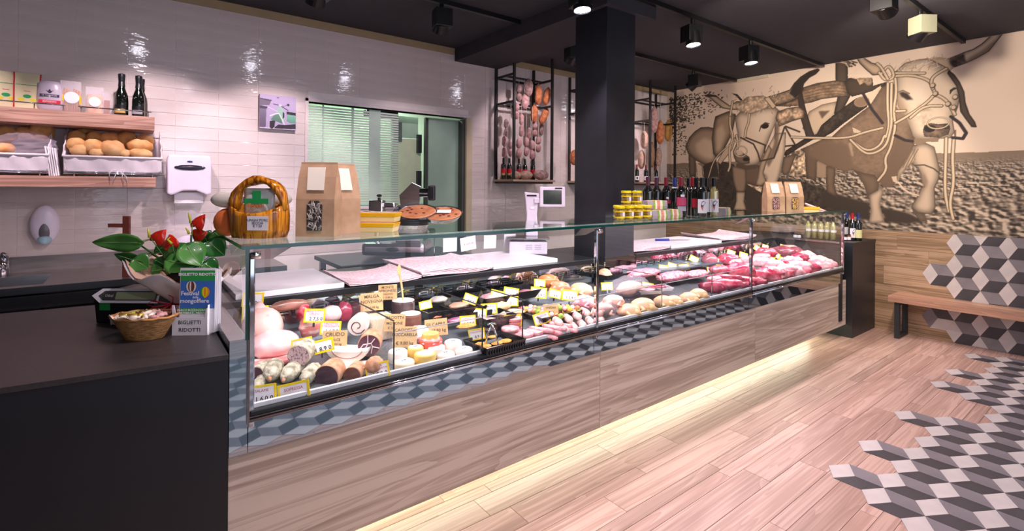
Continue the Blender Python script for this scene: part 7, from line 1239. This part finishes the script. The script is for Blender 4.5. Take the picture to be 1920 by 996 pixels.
m_rib = pm('red_ribbon', 'b01230', .35); m_ = MB(); m_.tube([(.05*math.cos(2*PI*k/20), .042*math.sin(2*PI*k/20), .095) for k in range(21)], .004, 6)
for pts in (((-.03, -.04, .095), (-.09, -.07, .115), (-.11, -.07, .10), (-.08, -.06, .085), (-.03, -.045, .095)), ((-.03, -.04, .095), (-.08, -.08, .09), (-.10, -.08, .07), (-.07, -.06, .07), (-.03, -.045, .095)), ((-.02, -.045, .095), (.0, -.07, .13), (-.05, -.06, .15), (-.08, -.05, .135)), ((-.02, -.045, .095), (-.025, -.075, .05), (-.02, -.08, .0)), ((-.03, -.045, .095), (-.07, -.08, .06), (-.08, -.08, .03))): m_.tube(pts, .003, 6)
build('ribbon', m_, m_rib, fl, smooth=True); m_ = MB(); m_.ell((0, 0, .19), (.09, .07, .04), 16, 8); build('soil', m_, pm('peat', '2a1e16', .9), fl, smooth=True)
m_redp = pm('red_cellophane', 'd0201c', .3); m_ = MB(); m_.add([(.02, .02, .20), (.13, -.01, .20), (.125, .0, .25), (.06, .02, .24)], [(0, 1, 2, 3)]); m_.add([(-.07, .03, .20), (-.02, .02, .20), (-.02, .02, .24), (-.06, .03, .235)], [(0, 1, 2, 3)]); build('red_lining', m_, m_redp, fl, solid=.002)
m_leaf = pm('anthurium_leaf', '2f7430', .25, col2='1d5424', scale=6, coat=.4, rand=.2); m_leafl = pm('anthurium_leaf_light', '5c9a48', .28, col2='3c7c34', scale=6, coat=.3, rand=.15); m_vn = pm('leaf_midrib', '9cc07a', .4); m_stm = pm('green_stem', '4a7a34', .5); m_spa = pm('red_spathe', 'e0301c', .12, coat=.8, col2='c8200f'); m_spx = pm('yellow_spadix', 'c9cf3a', .5)
S_ = .00222  # metres per pixel at the plant's depth
def leafmesh(L, Wd, cup=.25):
    m_ = MB(); nu, nv = 12, 6
    def f(u, v):
        t_ = u; hw = Wd/2*(math.sin(PI*min(1, t_**.62))**.9)*(1 if t_ > .05 else .8)+.0003; s_ = (v-.5)*2; x = t_*L-(.14*L*abs(s_)*(1-t_)**3); return Vector((x, s_*hw, -cup*L*t_*t_*.9-.18*hw*(1-abs(s_))+.02*L*math.sin(t_*9)*abs(s_)))
    m_.grid(f, nu, nv); return m_, f
def leaf(cx, cz, cy, L, Wd, az, pitch, roll_, mt, cup=.25):
    m_, f = leafmesh(L, Wd, cup); o = build('leaf', m_, mt, fl, smooth=True, solid=.0007)
    M = Matrix.Translation((cx, cy, cz)) @ Matrix.Rotation(az, 4, 'Z') @ Matrix.Rotation(-pitch, 4, 'Y') @ Matrix.Rotation(roll_, 4, 'X'); o.matrix_local = M
    mr = MB(); mr.tube([f(u, .5)+Vector((0, 0, .0012)) for u in (0, .2, .4, .6, .8, .95)], [.0016, .0014, .0012, .001, .0007, .0004], 4); v_ = build('midrib', mr, m_vn, o)
    ms = MB(); b = Vector((cx*.15, 0, .17)); e = Vector((cx, cy, cz)); ms.tube([b, b.lerp(e, .5)+Vector((0, 0, .03)), e], [.0028, .0024, .002], 6); build('leaf_stem', ms, m_stm, fl, smooth=True)
# px offsets measured from the pot's centre column
X0, Y0 = 347, 606
def lp(px, py): return (px-X0)*S_, (Y0-py)*S_
for (bx, by, ex, ey, wd, cy, mt, rl) in [(262, 448, 174, 460, 24, -.02, m_leafl, .9), (240, 452, 285, 440, 20, .04, m_leafl, -.6), (262, 488, 208, 480, 18, .0, m_leaf, .9), (270, 478, 292, 495, 26, -.06, m_leafl, .3), (275, 472, 312, 468, 18, .02, m_leaf, -.9), (345, 452, 322, 474, 30, -.05, m_leafl, .3), (318, 490, 296, 482, 22, -.03, m_leaf, .5), (375, 450, 396, 486, 34, -.08, m_leafl, .0), (400, 446, 424, 472, 30, -.02, m_leaf, .3), (340, 478, 390, 488, 30, -.08, m_leafl, .2), (402, 484, 424, 500, 24, -.06, m_leaf, .2), (372, 440, 350, 430, 18, .03, m_leaf, .8), (365, 436, 378, 448, 24, .05, m_leaf, .2), (325, 470, 335, 495, 16, .03, m_leaf, .2), (300, 500, 318, 498, 16, -.05, m_leafl, .6), (350, 490, 330, 500, 16, .0, m_leaf, .4), (365, 500, 385, 505, 18, -.04, m_leaf, .4), (300, 455, 278, 470, 22, .03, m_leaf, .5), (388, 430, 404, 446, 26, .06, m_leaf, .2), (330, 462, 305, 455, 20, .05, m_leaf, -.3), (395, 470, 418, 462, 24, .04, m_leafl, -.3), (312, 480, 290, 468, 20, .06, m_leaf, .4)]:
    x0, z0 = lp(bx, by); x1, z1 = lp(ex, ey); L = math.hypot(x1-x0, z1-z0)*1.08; az = 0 if x1 > x0 else PI
    pitch = math.atan2(z1-z0, abs(x1-x0)); leaf(x0, z0, cy, L, wd*S_*1.5, az+(.0), pitch+.12, rl*(1 if az == 0 else -1)+.75*(1 if az == 0 else -1), mt, .12)
def flower(px, py, sx, sy, w_, h_, cy=0, tilt=.3):
    x, z = lp(px, py); m_ = MB()
    def f(u, v): a = (u-.5)*2; s_ = math.sin(PI*min(1, (v*.94+.06)**.55))**.85; return Vector((a*w_*.56*s_, .16*w_*abs(a)**1.5-.06*w_*math.sin(v*PI)+.25*w_*v*v, v*h_*1.15-.16*h_*abs(a)*(1-v)**2*2))
    m_.grid(f, 10, 8); o = build('spathe', m_, m_spa, fl, smooth=True, solid=.001); o.matrix_local = Matrix.Translation((x, cy, z-h_/2)) @ Matrix.Rotation(tilt, 4, 'Y')
    x2, z2 = lp(sx, sy); m_ = MB(); m_.tube([(x-.25*w_*(1 if x > x2 else -1), cy-.012, z-h_*.2), ((x+x2)/2-.1*w_, cy-.014, (z+z2)/2), (x2, cy-.012, z2)], [.005, .0045, .002], 8); build('spadix', m_, m_spx, fl, smooth=True)
    m_ = MB(); m_.tube([(0.1*x, 0, .17), (x*.6, cy*.5, .5*z+.08), (x-.2*w_*(1 if x > x2 else -1), cy-.005, z-h_*.3)], .002, 6); build('flower_stem', m_, m_stm, fl, smooth=True)
flower(295, 433, 286, 420, .058, .050, -.02, .6); flower(370, 405, 360, 389, .052, .052, -.01, .5); flower(359, 428, 346, 420, .056, .042, .02, 1.2); flower(340, 442, 344, 434, .062, .044, -.07, -.3)
